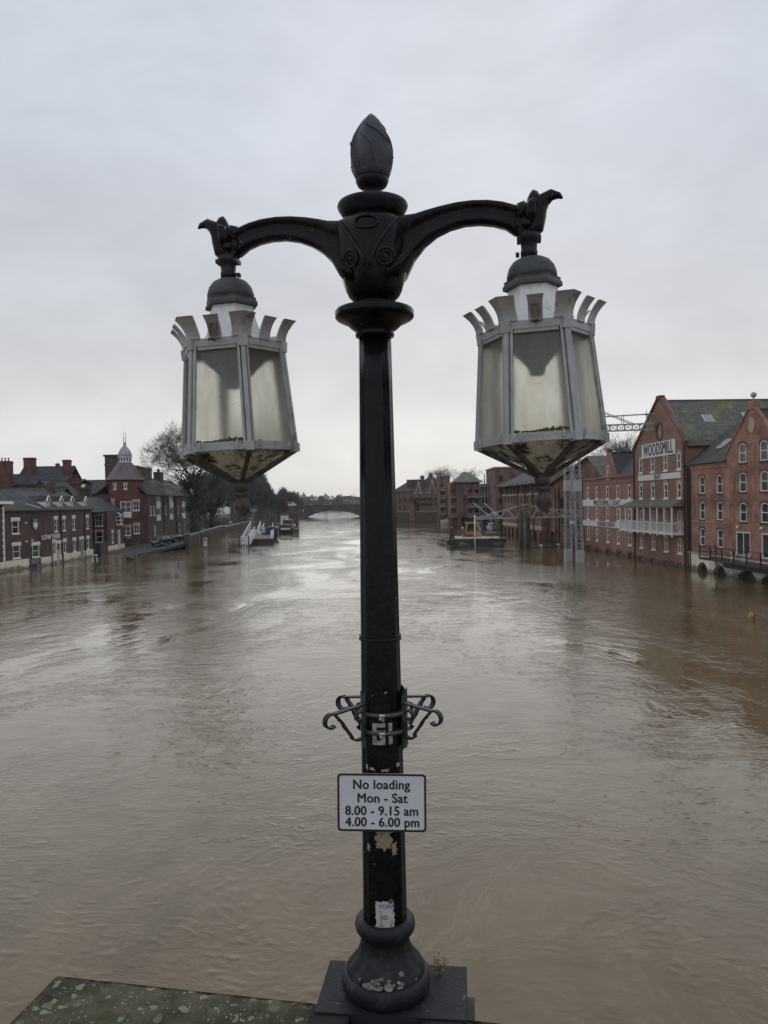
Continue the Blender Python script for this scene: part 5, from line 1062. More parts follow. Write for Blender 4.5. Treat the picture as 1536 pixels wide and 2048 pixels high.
def wall_and_far_houses():
    r = thing('river_wall', 'long worn stone and timber flood wall along the left bank behind the sunken landing', 'wall', (-36.6, 144.5, 0)); pts = [Vector((0, 0)), Vector((-4.2, 35)), Vector((-11.1, 86.5)), Vector((-19.6, 186))]; m = MB(); c = MB(); q = MB()
    for i in range(3):
        a, b = pts[i], pts[i + 1]; d = (b - a).normalized(); n = Vector((-d.y, d.x)) * .55; h0, h1 = (2.35, 2.35) if i == 0 else ((2.35, 1.9) if i == 1 else (1.45, 1.3))
        m.add([(a.x, a.y, -2), (b.x, b.y, -2), (b.x + n.x, b.y + n.y, -2), (a.x + n.x, a.y + n.y, -2), (a.x, a.y, h0), (b.x, b.y, h1), (b.x + n.x, b.y + n.y, h1), (a.x + n.x, a.y + n.y, h0)], [(4, 5, 6, 7), (0, 1, 5, 4), (1, 2, 6, 5), (2, 3, 7, 6), (3, 0, 4, 7)])
        c.bar((a.x + n.x / 2, a.y + n.y / 2, h0 + .1), (b.x + n.x / 2, b.y + n.y / 2, h1 + .1), .75, .18)
        L_ = (b - a).length; k = 0
        while k < L_: p = a + d * k; q.bar((p.x + .15, p.y - .1, -1), (p.x + .15, p.y - .1, h1 - .1 + random.uniform(-.3, .2)), random.uniform(.25, .5)); k += random.uniform(2.2, 4.5)
    m.build('wall', 'quay_stone', r); c.build('coping', 'concrete', r); q.build('fender_pile', 'timber', r)
    t = thing('gate_pillar', 'greenish stone gate pillar at the near end of the left river wall', 'pillar', (-36.7, 143.6, 0)); MB().box(-.45, .45, -.45, .45, -1, 2.7).build('shaft', 'quay_stone', t); MB().box(-.55, .55, -.55, .55, 2.702, 2.9).build('cap', 'concrete', t)
    F_ = [( -57.2, 262, 'white bayed house nearest along the far left bank, by the big bare tree', 6.5, 8.6, 0), (-58.6, 285, 'second pale bayed house along the far left bank', 6.0, 8.0, 0), (-57.2, 312, 'gabled dark house with one white window at the far end of the left bank', 5.2, 7.6, 1)]
    for i, (x, Y, lab, ze, zr, gb) in enumerate(F_):
        r = thing('riverside_cottage', lab, 'house', (x, Y, 0), 0, 'small houses along the far left bank'); W_ = 5.6 if not gb else 6.6; x0 = -W_ / 2
        if gb:
            front(r, [(x0, 0), (-x0, 0), (-x0, ze), (0, zr), (x0, ze)], [window(r, -.4, 4.0, 1.0, .9, 'door'), window(r, 2.4, 4.0, 1.0, 2.2, 'door', t=.2)], 'dark_brick', back=9); cross_roof(r, x0, -x0, 0, -.4, 9, ze, zr + .2, 'slate'); MB().box(x0 - 2.5, -x0 + .5, -1.2, -.8, 0, 3.1).build('garden_wall', 'cream_stone', r)
        else:
            front(r, [(x0, 0), (-x0, 0), (-x0, ze + 1), (x0, ze + 1)], [], 'white_paint' if i == 0 else 'dark_brick', back=9); gable_roof(r, x0, -x0, 0, 9, ze + 1, zr + 1.2, 'slate')
            for z0 in ((1.6, 4.6) if i == 0 else (4.3,)):
                b = MB(); b.box(-.9, 1.9, -1.0, -.003, z0, z0 + 2.6); o = b.build('bay', 'white_paint', r); m = MB()
                for k in range(3): m.add([(-.75 + k * .9, -1.006, z0 + .8), (-.15 + k * .9, -1.006, z0 + .8), (-.15 + k * .9, -1.006, z0 + 2.2), (-.75 + k * .9, -1.006, z0 + 2.2)], [(0, 1, 2, 3)])
                m.build('pane', 'curtain_glass', o)
wall_and_far_houses()

# ------------------------------------------------------------ vehicles
def car(loc, rz, label, body='car_dark', L_=4.6, W_=1.85, H_=1.75, group='cars parked on the left bank street'):
    """Nose at -y."""
    r = thing('parked_car', label, 'car', loc, rz, group); h = W_ / 2
    pr = [(-L_ / 2, .35), (-L_ / 2, .75), (-L_ / 2 + .25, .95), (-L_ * .24, 1.05), (L_ / 2 - .1, 1.08), (L_ / 2, .9), (L_ / 2, .35)]
    m = MB(); k = len(pr); m.add([(-h, y, z) for y, z in pr] + [(h, y, z) for y, z in pr], [tuple(range(k)), tuple(range(2 * k - 1, k - 1, -1))] + [((i + 1) % k, i, i + k, (i + 1) % k + k) for i in range(k)])
    rt = H_; m.add([(-h * .8, -L_ * .09, rt - .06), (h * .8, -L_ * .09, rt - .06), (h * .8, L_ * .40, rt), (-h * .8, L_ * .40, rt), (-h * .8, -L_ * .09, rt - .12), (h * .8, -L_ * .09, rt - .12), (h * .8, L_ * .40, rt - .08), (-h * .8, L_ * .40, rt - .08)], [(0, 1, 2, 3), (7, 6, 5, 4), (0, 4, 5, 1), (1, 5, 6, 2), (2, 6, 7, 3), (3, 7, 4, 0)])
    for s_ in (-1, 1):
        for y0, y1 in ((-.24, -.09), (.1, .12), (.47, .40)): m.bar((s_ * h * .95, L_ * y0, 1.04), (s_ * h * .79, L_ * y1, rt - .08), .08)
    m.build('body', body, r)
    g_ = MB(); g_.add([(-h * .93, -L_ * .23, 1.04), (h * .93, -L_ * .23, 1.04), (h * .93, L_ * .46, 1.06), (-h * .93, L_ * .46, 1.06), (-h * .77, -L_ * .09, rt - .1), (h * .77, -L_ * .09, rt - .1), (h * .77, L_ * .39, rt - .1), (-h * .77, L_ * .39, rt - .1)], [(0, 1, 5, 4), (1, 2, 6, 5), (2, 3, 7, 6), (3, 0, 4, 7)]); g_.build('window', 'glass_dark', r)
    for s_ in (-1, 1):
        for y in (-L_ * .31, L_ * .31):
            w_ = MB(); w_.lathe([(.34, -.11), (.36, -.05), (.36, .05), (.34, .11)], 16); o = w_.build('wheel', 'rubber', r, loc=(s_ * (h - .1), y, .36)); o.rotation_euler.y = R(90); MB().lathe([(.2, -.12), (.2, .12)], 10).build('rim', 'car_silver', o)
        MB().box(s_ * h * .62 - .18, s_ * h * .62 + .18, -L_ / 2 - .02, -L_ / 2 + .06, .68, .84).build('headlight', 'panel_grey', r)
    MB().box(-h * .4, h * .4, -L_ / 2 - .015, -L_ / 2 + .05, .5, .82).build('grille', 'steel_grey', r)
    return r
def on_street(x, y):
    p = ground(x, y, .85); return p
car((-41.3, 142.3, .86), R(-14), 'dark blue off-road car facing the bridge at the head of the flooded ramp', H_=1.85)
car((-41.0, 150.0, 1.0), R(-10), 'dark estate car parked second in line behind the off-road car', H_=1.55, L_=4.6)
car((-40.6, 157.5, 1.02), R(-8), 'dark hatchback parked third in line beside the gate pillar', H_=1.5, L_=4.3)
car((-53.2, 262, 1.2), R(-8), 'dark car parked outside the white bayed house', H_=1.5)

# ------------------------------------------------------------ the far bridge
def far_bridge():
    r = thing('arch_bridge', 'far single-arched iron and stone road bridge across the river', 'bridge', (0, 446, 0), R(1.5)); cx = -29.3; hw = 15.2
    def deck(x): return 5.9 + .5 * (1 - min(1, abs(x - cx) / 40) ** 2)
    m = MB(); n = 24; top = [(-70 + 110 * i / 40, deck(-70 + 110 * i / 40)) for i in range(41)]
    arch = [(cx - hw + 2 * hw * i / n, .35 + 3.7 * math.sqrt(max(0, 1 - ((i / n - .5) * 2) ** 2))) for i in range(n + 1)]; arch = [(x, .35 + 3.75 * (1 - ((x - cx) / hw) ** 2)) for x, z in arch]
    side = [(cx + hw + 4, .35), (cx + hw + 4 + 14, .35)]
    a2 = [(cx + hw + 4.5 + 14 * i / 12, .35 + 3.0 * (1 - ((i / 12 - .5) * 2) ** 2)) for i in range(13)]
    low = [(-70, -2), (cx - hw, -2)] + arch + [(cx + hw, -2), (cx + hw + 4.5, -2)] + a2 + [(cx + hw + 18.5, -2), (40, -2)]
    outl = low + list(reversed(top)); k = len(outl)
    m.poly(outl, [], 0); m.poly(outl, [], 12); m.add([(a, 0, b) for a, b in outl] + [(a, 12, b) for a, b in outl], [((i + 1) % k, i, i + k, (i + 1) % k + k) for i in range(k)]); m.build('span', 'bridge_stone', r)
    m = MB()
    for i in range(40): a, b = top[i], top[i + 1]; m.bar((a[0], -.15, a[1] + .45), (b[0], -.15, b[1] + .45), .3, .95)
    m.build('parapet', 'bridge_iron', r)
    m = MB()
    for i in range(n): m.bar((arch[i][0], -.12, arch[i][1] + .35), (arch[i + 1][0], -.12, arch[i + 1][1] + .35), .22, .5)
    m.build('arch_rib', 'bridge_iron', r)
    for x in (cx - hw - 2.0, cx + hw + 2.2): m = MB(); m.box(x - 1.8, x + 1.8, -1.0, 0, -2, 5.4); m.box(x - 2, x + 2, -1.1, 0, 5.4, 7.2); m.build('pier', 'bridge_stone', r); MB().box(x - .5, x + .3, -1.16, -1.103, 3.7, 4.5).build('navigation_board', 'sign_white', r)
far_bridge()
for i, (px, lab) in enumerate(((605, 'three-armed lamp on the far bridge, left of the arch'), (708, 'lamp post on the far bridge right of the arch crown'))):
    x = (px - 768) / FPX * 446; r = thing('bridge_lamp', lab, 'street lamp', (x, 445.8, 6.6), 0, 'lamps on the far bridge'); MB().lathe([(.22, 0), (.12, .8), (.1, 6.2)], 8).build('post', 'dark_steel' if i == 0 else 'steel_grey', r)
    MB().bar((-1.1, 0, 5.2), (1.1, 0, 5.2), .12).build('arm', 'steel_grey', r)
    for q in (-1.1, 0, 1.1): MB().lathe([(.15, 0), (.32, .2), (.32, .45), (.1, .7)], 8, (q, 0, 5.3 if q else 6.3)).build('globe', 'sign_white', r)
def bridge_van(px, L_, H_, m_, lab, cat='van'):
    x = (px - 768) / FPX * 449; r = thing('bridge_van' if cat == 'van' else 'bridge_car', lab, cat, (x, 449, 6.35), R(90), 'vehicles crossing the far bridge'); h = 1.0
    pr = [(-L_ / 2, .4), (-L_ / 2, 1.1), (-L_ * .3, H_ * .75 if cat == 'van' else 1.1), (-L_ * .2, H_), (L_ * .4, H_), (L_ / 2, H_ * .8), (L_ / 2, .4)]; k = 7; m = MB()
    m.add([(-h, y, z) for y, z in pr] + [(h, y, z) for y, z in pr], [tuple(range(k)), tuple(range(2 * k - 1, k - 1, -1))] + [((i + 1) % k, i, i + k, (i + 1) % k + k) for i in range(k)]); m.build('body', m_, r)
    m = MB(); m.box(-h - .02, h + .02, -L_ * .2, L_ * .38, H_ * .68, H_ * .9); m.build('window', 'glass_dark', r)
    for s_ in (-1, 1):
        for y in (-L_ * .3, L_ * .3): o = MB().lathe([(.4, -.12), (.4, .12)], 12).build('wheel', 'rubber', r, loc=(s_ * .95, y, .4)); o.rotation_euler.y = R(90)
bridge_van(582, 6.2, 2.8, 'car_white', 'white van on the left end of the far bridge'); bridge_van(617, 4.6, 1.6, 'car_silver', 'silver car on the far bridge above the left pier', 'car'); bridge_van(657, 5.2, 2.1, 'car_silver', 'pale car at the crown of the far bridge arch', 'car')
# ------------------------------------------------------------ bare winter trees
def tree_mesh(seed, H_=16.0, spread=1.0, levels=6, r0=.4, trunk=.28, minr=.012, twigs=3, twl=.9, kids=(2, 4), ivy=0, up=.25):
    """Trunk and limbs as tapered tubes, twigs as thin three-sided slivers."""
    rnd = random.Random(seed); tk = MB(); cr_ = MB(); iv = MB()
    def sliver(a, b, w_):
        d = b - a; x = d.orthogonal().normalized() * w_; y = d.cross(x).normalized() * w_; cr_.add([a + x, a - x * .5 + y * .87, a - x * .5 - y * .87, b], [(0, 1, 3), (1, 2, 3), (2, 0, 3)])
    def grow(p, d, L_, r, lv):
        n = 4 if lv < 3 else 3; pts = [p]; q = p.copy(); dd = d.copy(); sg = .04 if lv == 0 else .16
        for i in range(n):
            dd = (dd + Vector((rnd.gauss(0, sg), rnd.gauss(0, sg), rnd.gauss(0, .10) + (.05 if lv > 1 else 0)))).normalized(); q = q + dd * L_ / n; pts.append(q)
        r1 = r * (.62 if lv else .72); rr = [r + (r1 - r) * i / n for i in range(n + 1)]
        (tk if lv < 2 else cr_).tube(pts, rr, 7 if lv < 2 else (5 if lv < 4 else 3), True)
        if ivy and lv <= 2:
            for _ in range(int(ivy * L_ * 10)):
                c = pts[rnd.randrange(n)].lerp(pts[rnd.randrange(1, n + 1)], rnd.random()) + Vector((rnd.gauss(0, 1), rnd.gauss(0, 1), rnd.gauss(0, 1))) * (r + .16)
                s_ = rnd.uniform(.08, .22); x = Vector((rnd.gauss(0, 1), rnd.gauss(0, 1), rnd.gauss(0, 1))).normalized() * s_; y = x.orthogonal().normalized() * s_; iv.add([c - x, c + y, c + x, c - y], [(0, 1, 2, 3)])
        if lv >= levels - 1:
            for _ in range(twigs):
                a = pts[rnd.randrange(1, n + 1)]; t = (dd + Vector((rnd.gauss(0, .6), rnd.gauss(0, .6), rnd.gauss(.1, .5)))).normalized(); sliver(a, a + t * twl * rnd.uniform(.5, 1.3), minr)
            return
        k = rnd.randint(*kids) + (1 if lv == 0 else 0); base = rnd.uniform(0, 2 * PI)
        for i in range(k):
            a = base + 2 * PI * i / k + rnd.uniform(-.5, .5); side = dd.orthogonal().normalized(); side = Matrix.Rotation(a, 3, dd) @ side
            s_ = rnd.uniform(.35, .95) * spread * (1.0 if lv else .8); nd = (dd + side * s_ + Vector((0, 0, up * rnd.random()))).normalized(); t0 = pts[-1] if i < 2 or lv == 0 else pts[rnd.randint(2, n)]
            grow(t0, nd, L_ * rnd.uniform(.62, .88), r1 * rnd.uniform(.6, .85), lv + 1)
    grow(Vector((0, 0, -.3)), Vector((0, 0, 1)), H_ * trunk, r0, 0); return tk, cr_, iv
TC_ = {}
def tree(key, loc, rz, sc, label, mb='bark', mt='twig', group=None, name='bare_tree', **k):
    if key not in TC_:
        a, b, c = tree_mesh(key, **k); TC_[key] = (a.mesh('trunk', mb), b.mesh('crown', mt), c.mesh('ivy', 'ivy') if c.v else None)
    t = thing(name, label, 'tree', loc, rz, group); t.scale = (sc if hasattr(sc, '__len__') else (sc, sc, sc)); a, b, c = TC_[key]; put('trunk', a, t); put('crown', b, t)
    if c: put('ivy', c, t)
    return t
tree(14, (-39.6, 161, 1.0), .6, (1.35, 1.35, 1.25), 'largest bare tree, wide ivy-clad crown over the parked cars and the river wall', H_=22, r0=.8, levels=8, trunk=.24, minr=.02, twigs=4, twl=1.2, spread=1.05, ivy=5, kids=(2, 4), up=.3)
tree(12, (-43.5, 178, 1.0), 2.1, 1.0, 'darker bare tree just right of the largest tree', H_=13, r0=.4, levels=7, minr=.03, twigs=4, spread=1.0, ivy=10)
tree(12, (-46.5, 206, 1.0), 4.0, 1.15, 'ivy-dark bare tree left of the white bayed house')
tree(12, (-55.0, 238, 1.0), 1.0, 1.35, 'tall thin-topped bare tree rising behind the white bayed house')
for i, (x, y, h_, s_) in enumerate(((-56.5, 120, 7, 1.0), (-60, 128, 8.5, .9), (-66, 134, 8, .9))):
    t = tree(21, (x, y, 3.5), i * 2, (s_, s_, s_ * h_ / 8), ['dark bushy bare tree behind the pub roof, nearest the dormers', 'dark bushy bare tree behind the pub roof, middle of three', 'dark bushy bare tree behind the pub roof, nearest the big brick house'][i], group='dark trees behind the pub roof', H_=8, r0=.2, levels=6, minr=.03, twigs=9, twl=.9, kids=(3, 4), ivy=10)
# belt along the left bank down to the bridge: ten trees, each its own crown
RB = [(-60, 268, 1.5), (-62.5, 285, 1.7), (-59, 300, 1.75), (-63, 318, 1.9), (-61, 335, 1.9), (-62, 352, 1.95), (-59.5, 370, 1.8), (-61, 388, 1.75), (-59, 404, 1.5), (-57.5, 420, 1.2), (-57, 434, .95), (-64, 300, 2.0), (-66, 345, 2.1), (-66, 380, 1.9)]
for i, (x, y, s_) in enumerate(RB):
    red = i in (4, 7, 9)
    lab = ['nearest', 'second', 'third', 'fourth', 'fifth, reddish,', 'sixth', 'seventh', 'eighth, reddish,', 'ninth', 'tenth, reddish,', 'last and smallest', 'tall back-row', 'tallest back-row', 'farthest back-row'][i]
    tree(33 if red else 31 + (i % 2), (x, y, .8), i * 1.7, (s_ * 1.6, s_ * 1.6, s_ * (2.95 if y < 390 else 2.4)), lab + ' bare tree of the dark belt on the left bank before the bridge', mt='twig_red' if red else 'twig_far', group='belt of bare trees before the far bridge', H_=9.5, r0=.3, levels=7, minr=.035, twigs=6, twl=.8, kids=(3, 4), spread=1.15, trunk=.11, up=.5)
for i, (x, y, s_) in enumerate(((-62, 478, 1.9), (-60, 500, 1.75), (-64, 535, 1.75), (-67, 575, 1.7), (-71, 620, 1.6), (-77, 680, 1.6), (-86, 760, 1.7))):
    tree(31 + (i % 2), (x, y, 1.2), i * 2.3, (s_ * 1.6, s_ * 1.6, s_ * 2.1), ['first', 'second', 'third', 'fourth', 'fifth', 'sixth', 'last'][i] + ' bare tree of the row just beyond the left end of the far bridge', mt='twig_far', group='bare trees just beyond the far bridge')
# right bank, behind the mill and the flats
tree(41, (46.5, 152, 1), 0, 1.0, 'bare tree with fine upright twigs behind the mill roofs, beside the tall gable', mt='twig', group='bare trees behind the right bank roofs', H_=21.5, r0=.4, levels=7, minr=.022, twigs=4, kids=(2, 4), trunk=.3)
for x, y, s_, lab in ((58, 205, .98, 'bare tree behind the wing gable, left part of the skyline trees'), (62, 212, 1.0, 'bare tree right of the wing gable on the skyline'), (50, 190, .88, 'low bare tree on the skyline behind the brick wing'), (26, 345, 1.15, 'bare tree behind the kiln houses'), (38, 350, 1.1, 'faint bare tree above the far flats roof')):
    tree(41, (x, y, 1), x, s_, lab, group='bare trees behind the right bank roofs')
def far_wood():
    """Far wood beyond the bridge: read as one mass."""
    rnd = random.Random(5); m = MB()
    for i in range(170):
        x = rnd.uniform(-330, 60); y = 975 + rnd.uniform(0, 90); h_ = rnd.uniform(9, 15) + 3 * math.sin(x * .09) + (5 if -130 < x < -70 else 0) + max(0, (-150 - x) * .08); w_ = rnd.uniform(6, 11); z0 = 2
        if -112 < x < -22 and y < 985: y += 20
        for _ in range(420):
            a = rnd.uniform(0, 2 * PI); e = rnd.random(); rr = w_ * math.sin(PI * min(1, .2 + e * .8)) * rnd.uniform(.2, 1); c = Vector((x + rr * math.cos(a), y + rr * math.sin(a), z0 + e * h_)); s_ = rnd.uniform(.35, 1.1); t = Vector((rnd.gauss(0, .7), rnd.gauss(0, .7), 1)).normalized() * s_ * 1.6; u = t.orthogonal().normalized() * s_ * .4; m.add([c - u, c + u, c + t], [(0, 1, 2)])
    tag(m.build('distant_wood', 'twig_far'), 'far-off wood closing the river beyond the bridge', 'wood', kind='stuff')
    b = MB(); b.add([(-600, 990, 0), (160, 990, 0), (160, 1060, 9), (-60, 1060, 11), (-600, 1060, 16), (-600, 1400, 18), (160, 1400, 12)], [(0, 1, 2, 3), (0, 3, 4), (4, 3, 2, 6, 5)]); tag(b.build('hills', 'grass'), kind='structure')
    for i, (px, h_) in enumerate(((693, 11), (706, 10), (716, 9.5))):
        x = (px - 768) / FPX * 968; r = thing('far_house', ['leftmost', 'middle', 'rightmost'][i] + ' tiny pale-windowed house roof in the wood beyond the bridge', 'house', (x, 966, 6), 0, 'tiny houses beyond the bridge'); H = [window(r, q, h_ - 6.5, 1.6, 1.8, 'plain', 0, 'white_paint', 'curtain_glass', None, t=.25) for q in (-1.8, 1.8)]
        front(r, [(-3.6, -7), (3.6, -7), (3.6, h_ - 4), (-3.6, h_ - 4)], H, 'brown_brick', back=8); gable_roof(r, -3.6, 3.6, 0, 8, h_ - 4, h_, 'slate')
    for i, (px, s_) in enumerate(((628, 1.2), (646, 2.0), (664, 1.3), (684, 1.6))):
        tree(31, ((px - 768) / FPX * 960, 960 + (12 if px > 600 else 0), 4), i, (s_ * 1.2, s_ * 1.2, s_), ['small round', 'largest', 'narrow', 'flat-topped'][i] + ' bare tree standing above the far wood beyond the bridge', mt='twig_far', group='trees above the far wood')
    m = MB()
    for i in range(5200):
        t = rnd.random(); y = 232 + 205 * t; x = -51.5 - 7.5 * t - abs(rnd.gauss(0, 3.0)); c = Vector((x, y, 1.2 + abs(rnd.gauss(0, 1.6)))); s_ = rnd.uniform(.3, .9); d = Vector((rnd.gauss(0, .5), rnd.gauss(0, .5), 1)).normalized() * s_ * 1.8; u = d.orthogonal().normalized() * s_ * .22; m.add([c - u, c + u, c + d], [(0, 1, 2)])
    tag(m.build('undergrowth', 'twig_far'), 'tangled winter undergrowth along the left bank under the belt of trees', 'undergrowth', kind='stuff')
far_wood()

# ------------------------------------------------------------ foreground: lamp post on the bridge parapet
PX, PY = -.0275, 3.50; YAW = R(-10)
lamp = thing('street_lamp', 'black cast iron lamp post with flame finial and two hexagonal lanterns on the bridge parapet', 'street lamp', (PX, PY, 5.785), YAW)
Z0 = 5.785
def Z(z): return z - Z0
def flute(a, z): return 1 - .028 * (math.cos(a * 16) > .2) * 1.0
# shaft
sh = MB(); sh.lathe([(.101, Z(6.06)), (.1, Z(6.12)), (.094, Z(6.9)), (.084, Z(7.8)), (.076, Z(8.5)), (.073, Z(8.76))], 96, mod=lambda a, z: 1 + .016 * math.cos(a * 12)); sh.lathe([(.098, Z(7.38)), (.0955, Z(7.385)), (.0955, Z(7.40)), (.096, Z(7.402))], 48)
sh.build('shaft', 'iron_black', lamp)
bs = MB(); bs.lathe([(.15, Z(5.785)), (.19, Z(5.787)), (.199, Z(5.805)), (.203, Z(5.83)), (.199, Z(5.855)), (.188, Z(5.872)), (.178, Z(5.876)), (.176, Z(5.868)), (.173, Z(5.874)), (.171, Z(5.885)), (.160, Z(5.905)), (.143, Z(5.927)), (.126, Z(5.948)), (.114, Z(5.972)), (.109, Z(6.0)), (.107, Z(6.035)), (.112, Z(6.04)), (.125, Z(6.045)), (.134, Z(6.058)), (.138, Z(6.078)), (.134, Z(6.098)), (.124, Z(6.11)), (.108, Z(6.112)), (.095, Z(6.112))], 96, mod=lambda a, z: 1 + (.05 * math.cos(a * 12) if Z(5.885) < z < Z(6.02) else 0)); bs.build('base', 'iron_dull', lamp)
col = MB(); col.lathe([(.073, Z(8.745)), (.086, Z(8.75)), (.089, Z(8.76)), (.086, Z(8.772)), (.092, Z(8.778)), (.108, Z(8.79)), (.128, Z(8.81)), (.134, Z(8.812)), (.150, Z(8.818)), (.172, Z(8.83)), (.179, Z(8.838)), (.180, Z(8.864)), (.174, Z(8.872)), (.11, Z(8.878)), (.092, Z(8.882)), (.088, Z(8.895)), (.088, Z(8.915))], 64); col.build('collar', 'iron_black', lamp)
ur = MB(); ur.lathe([(.088, Z(8.908)), (.113, Z(8.93)), (.128, Z(8.957)), (.139, Z(8.99)), (.150, Z(9.04)), (.158, Z(9.08)), (.164, Z(9.13)), (.168, Z(9.18)), (.167, Z(9.22)), (.158, Z(9.25)), (.142, Z(9.270)), (.120, Z(9.282)), (.08, Z(9.288)), (.03, Z(9.29))], 72, mod=lambda a, z: 1 + .022 * math.cos(a * 8 + 1.2) * (1 if z > Z(8.96) else 0)); urn = ur.build('urn', 'iron_black', lamp)
URP = [(8.957, .128), (8.99, .139), (9.04, .150), (9.08, .158), (9.13, .164), (9.18, .168), (9.22, .167), (9.25, .158), (9.27, .142), (9.282, .12), (9.30, .08)]
def urn_r(z, a): return next((p[1] + (q[1] - p[1]) * (z - p[0]) / (q[0] - p[0]) for p, q in zip(URP, URP[1:]) if z <= q[0]), .1) * (1 + .022 * math.cos(a * 8 + 1.2)) + .002
o = MB()
for base in (-90, 90):                  # spiral volutes and V ribs cast on the urn
    o = MB()
    for sg in (-1, 1):
        c = R(base + sg * 29); pts = []
        for i in range(40):
            t = i / 39; rr = .042 * (1 - t * .8); a = t * 4.6 * PI; da = sg * rr * math.cos(a) / .155; z = 9.065 + rr * 1.0 * math.sin(a); rad = urn_r(z, c + da) + .002; pts.append((rad * math.cos(c + da), rad * math.sin(c + da), Z(z)))
        o.tube(pts, [.009 - .004 * i / 39 for i in range(40)], 6); rad = .157; o.lathe([(0, -.012), (.012, -.008), (.014, 0), (.012, .008), (0, .012)], 10, (rad * math.cos(c), rad * math.sin(c), Z(9.065)))
        pts = []
        for i in range(14):
            t = i / 13; a = R(base + sg * (3 + 46 * t ** 1.3)); z = 9.03 + .215 * t; rad = urn_r(z, a) + .002; pts.append((rad * math.cos(a), rad * math.sin(a), Z(z)))
        o.tube(pts, .008, 6)
    pts = [((urn_r(9.215 + .028 * math.sin(t), R(base + 18 * math.cos(t))) + .002) * math.cos(R(base + 18 * math.cos(t))), (urn_r(9.215 + .028 * math.sin(t), R(base + 18 * math.cos(t))) + .002) * math.sin(R(base + 18 * math.cos(t))), Z(9.215 + .028 * math.sin(t))) for t in [2 * PI * i / 20 for i in range(21)]]; o.tube(pts, .006, 6); o.build('volute', 'iron_dull', urn)
ds = MB(); ds.lathe([(.09, Z(9.282)), (.128, Z(9.287)), (.140, Z(9.30)), (.156, Z(9.325)), (.160, Z(9.337)), (.156, Z(9.348)), (.12, Z(9.356)), (.06, Z(9.366)), (.034, Z(9.385)), (.032, Z(9.412)), (.05, Z(9.42)), (.066, Z(9.432)), (.075, Z(9.452)), (.074, Z(9.462))], 64); ds.build('finial_dish', 'iron_dull', lamp)
def finial():
    m = MB(); n = 96; prof = [(.070, 9.463), (.076, 9.468), (.084, 9.485), (.093, 9.515), (.0965, 9.54), (.0955, 9.565), (.090, 9.60), (.080, 9.635), (.067, 9.668), (.052, 9.698), (.034, 9.726), (.018, 9.744), (.004, 9.756)]
    pr = []
    for i in range(len(prof) - 1):
        for k in range(4): t = k / 4; pr.append((prof[i][0] + (prof[i + 1][0] - prof[i][0]) * t, prof[i][1] + (prof[i + 1][1] - prof[i][1]) * t))
    pr.append(prof[-1])
    def mod(a, z):
        h_ = (z + Z0 - 9.46) / .3; tw = a * 6 + h_ * 5.5; s_ = (tw / (2 * PI)) % 1.0      # saw-tooth lobes wound round like flame tongues
        return 1 + (.20 * (s_ ** 2.2) - .06) * min(1, max(0, (h_ - .06) * 5)) * (1 if h_ < .95 else .4)
    m.lathe([(r, Z(z)) for r, z in pr], n, mod=mod)
    def rr(z): return next((p[0] + (q[0] - p[0]) * (z - p[1]) / (q[1] - p[1]) for p, q in zip(prof, prof[1:]) if z <= q[1]), .004)
    for k in range(9):      # edges of the overlapping leaves
        z0 = 9.49 + .055 * (k % 3); a0 = 2 * PI * k / 9; pts = []
        for i in range(16):
            t = i / 15; z = z0 + (.19 - .045 * (k % 3)) * t; z = min(z, 9.705); a = a0 - 1.5 * t ** 1.2 + .35 * math.sin(PI * t); r_ = rr(z) * mod(a, Z(z)) + .0015; pts.append((r_ * math.cos(a), r_ * math.sin(a), Z(z)))
        m.tube(pts, [.0012 + .0035 * math.sin(PI * i / 15) for i in range(16)], 6)
    f = m.build('flame_finial', 'iron_skylit', lamp)
finial()
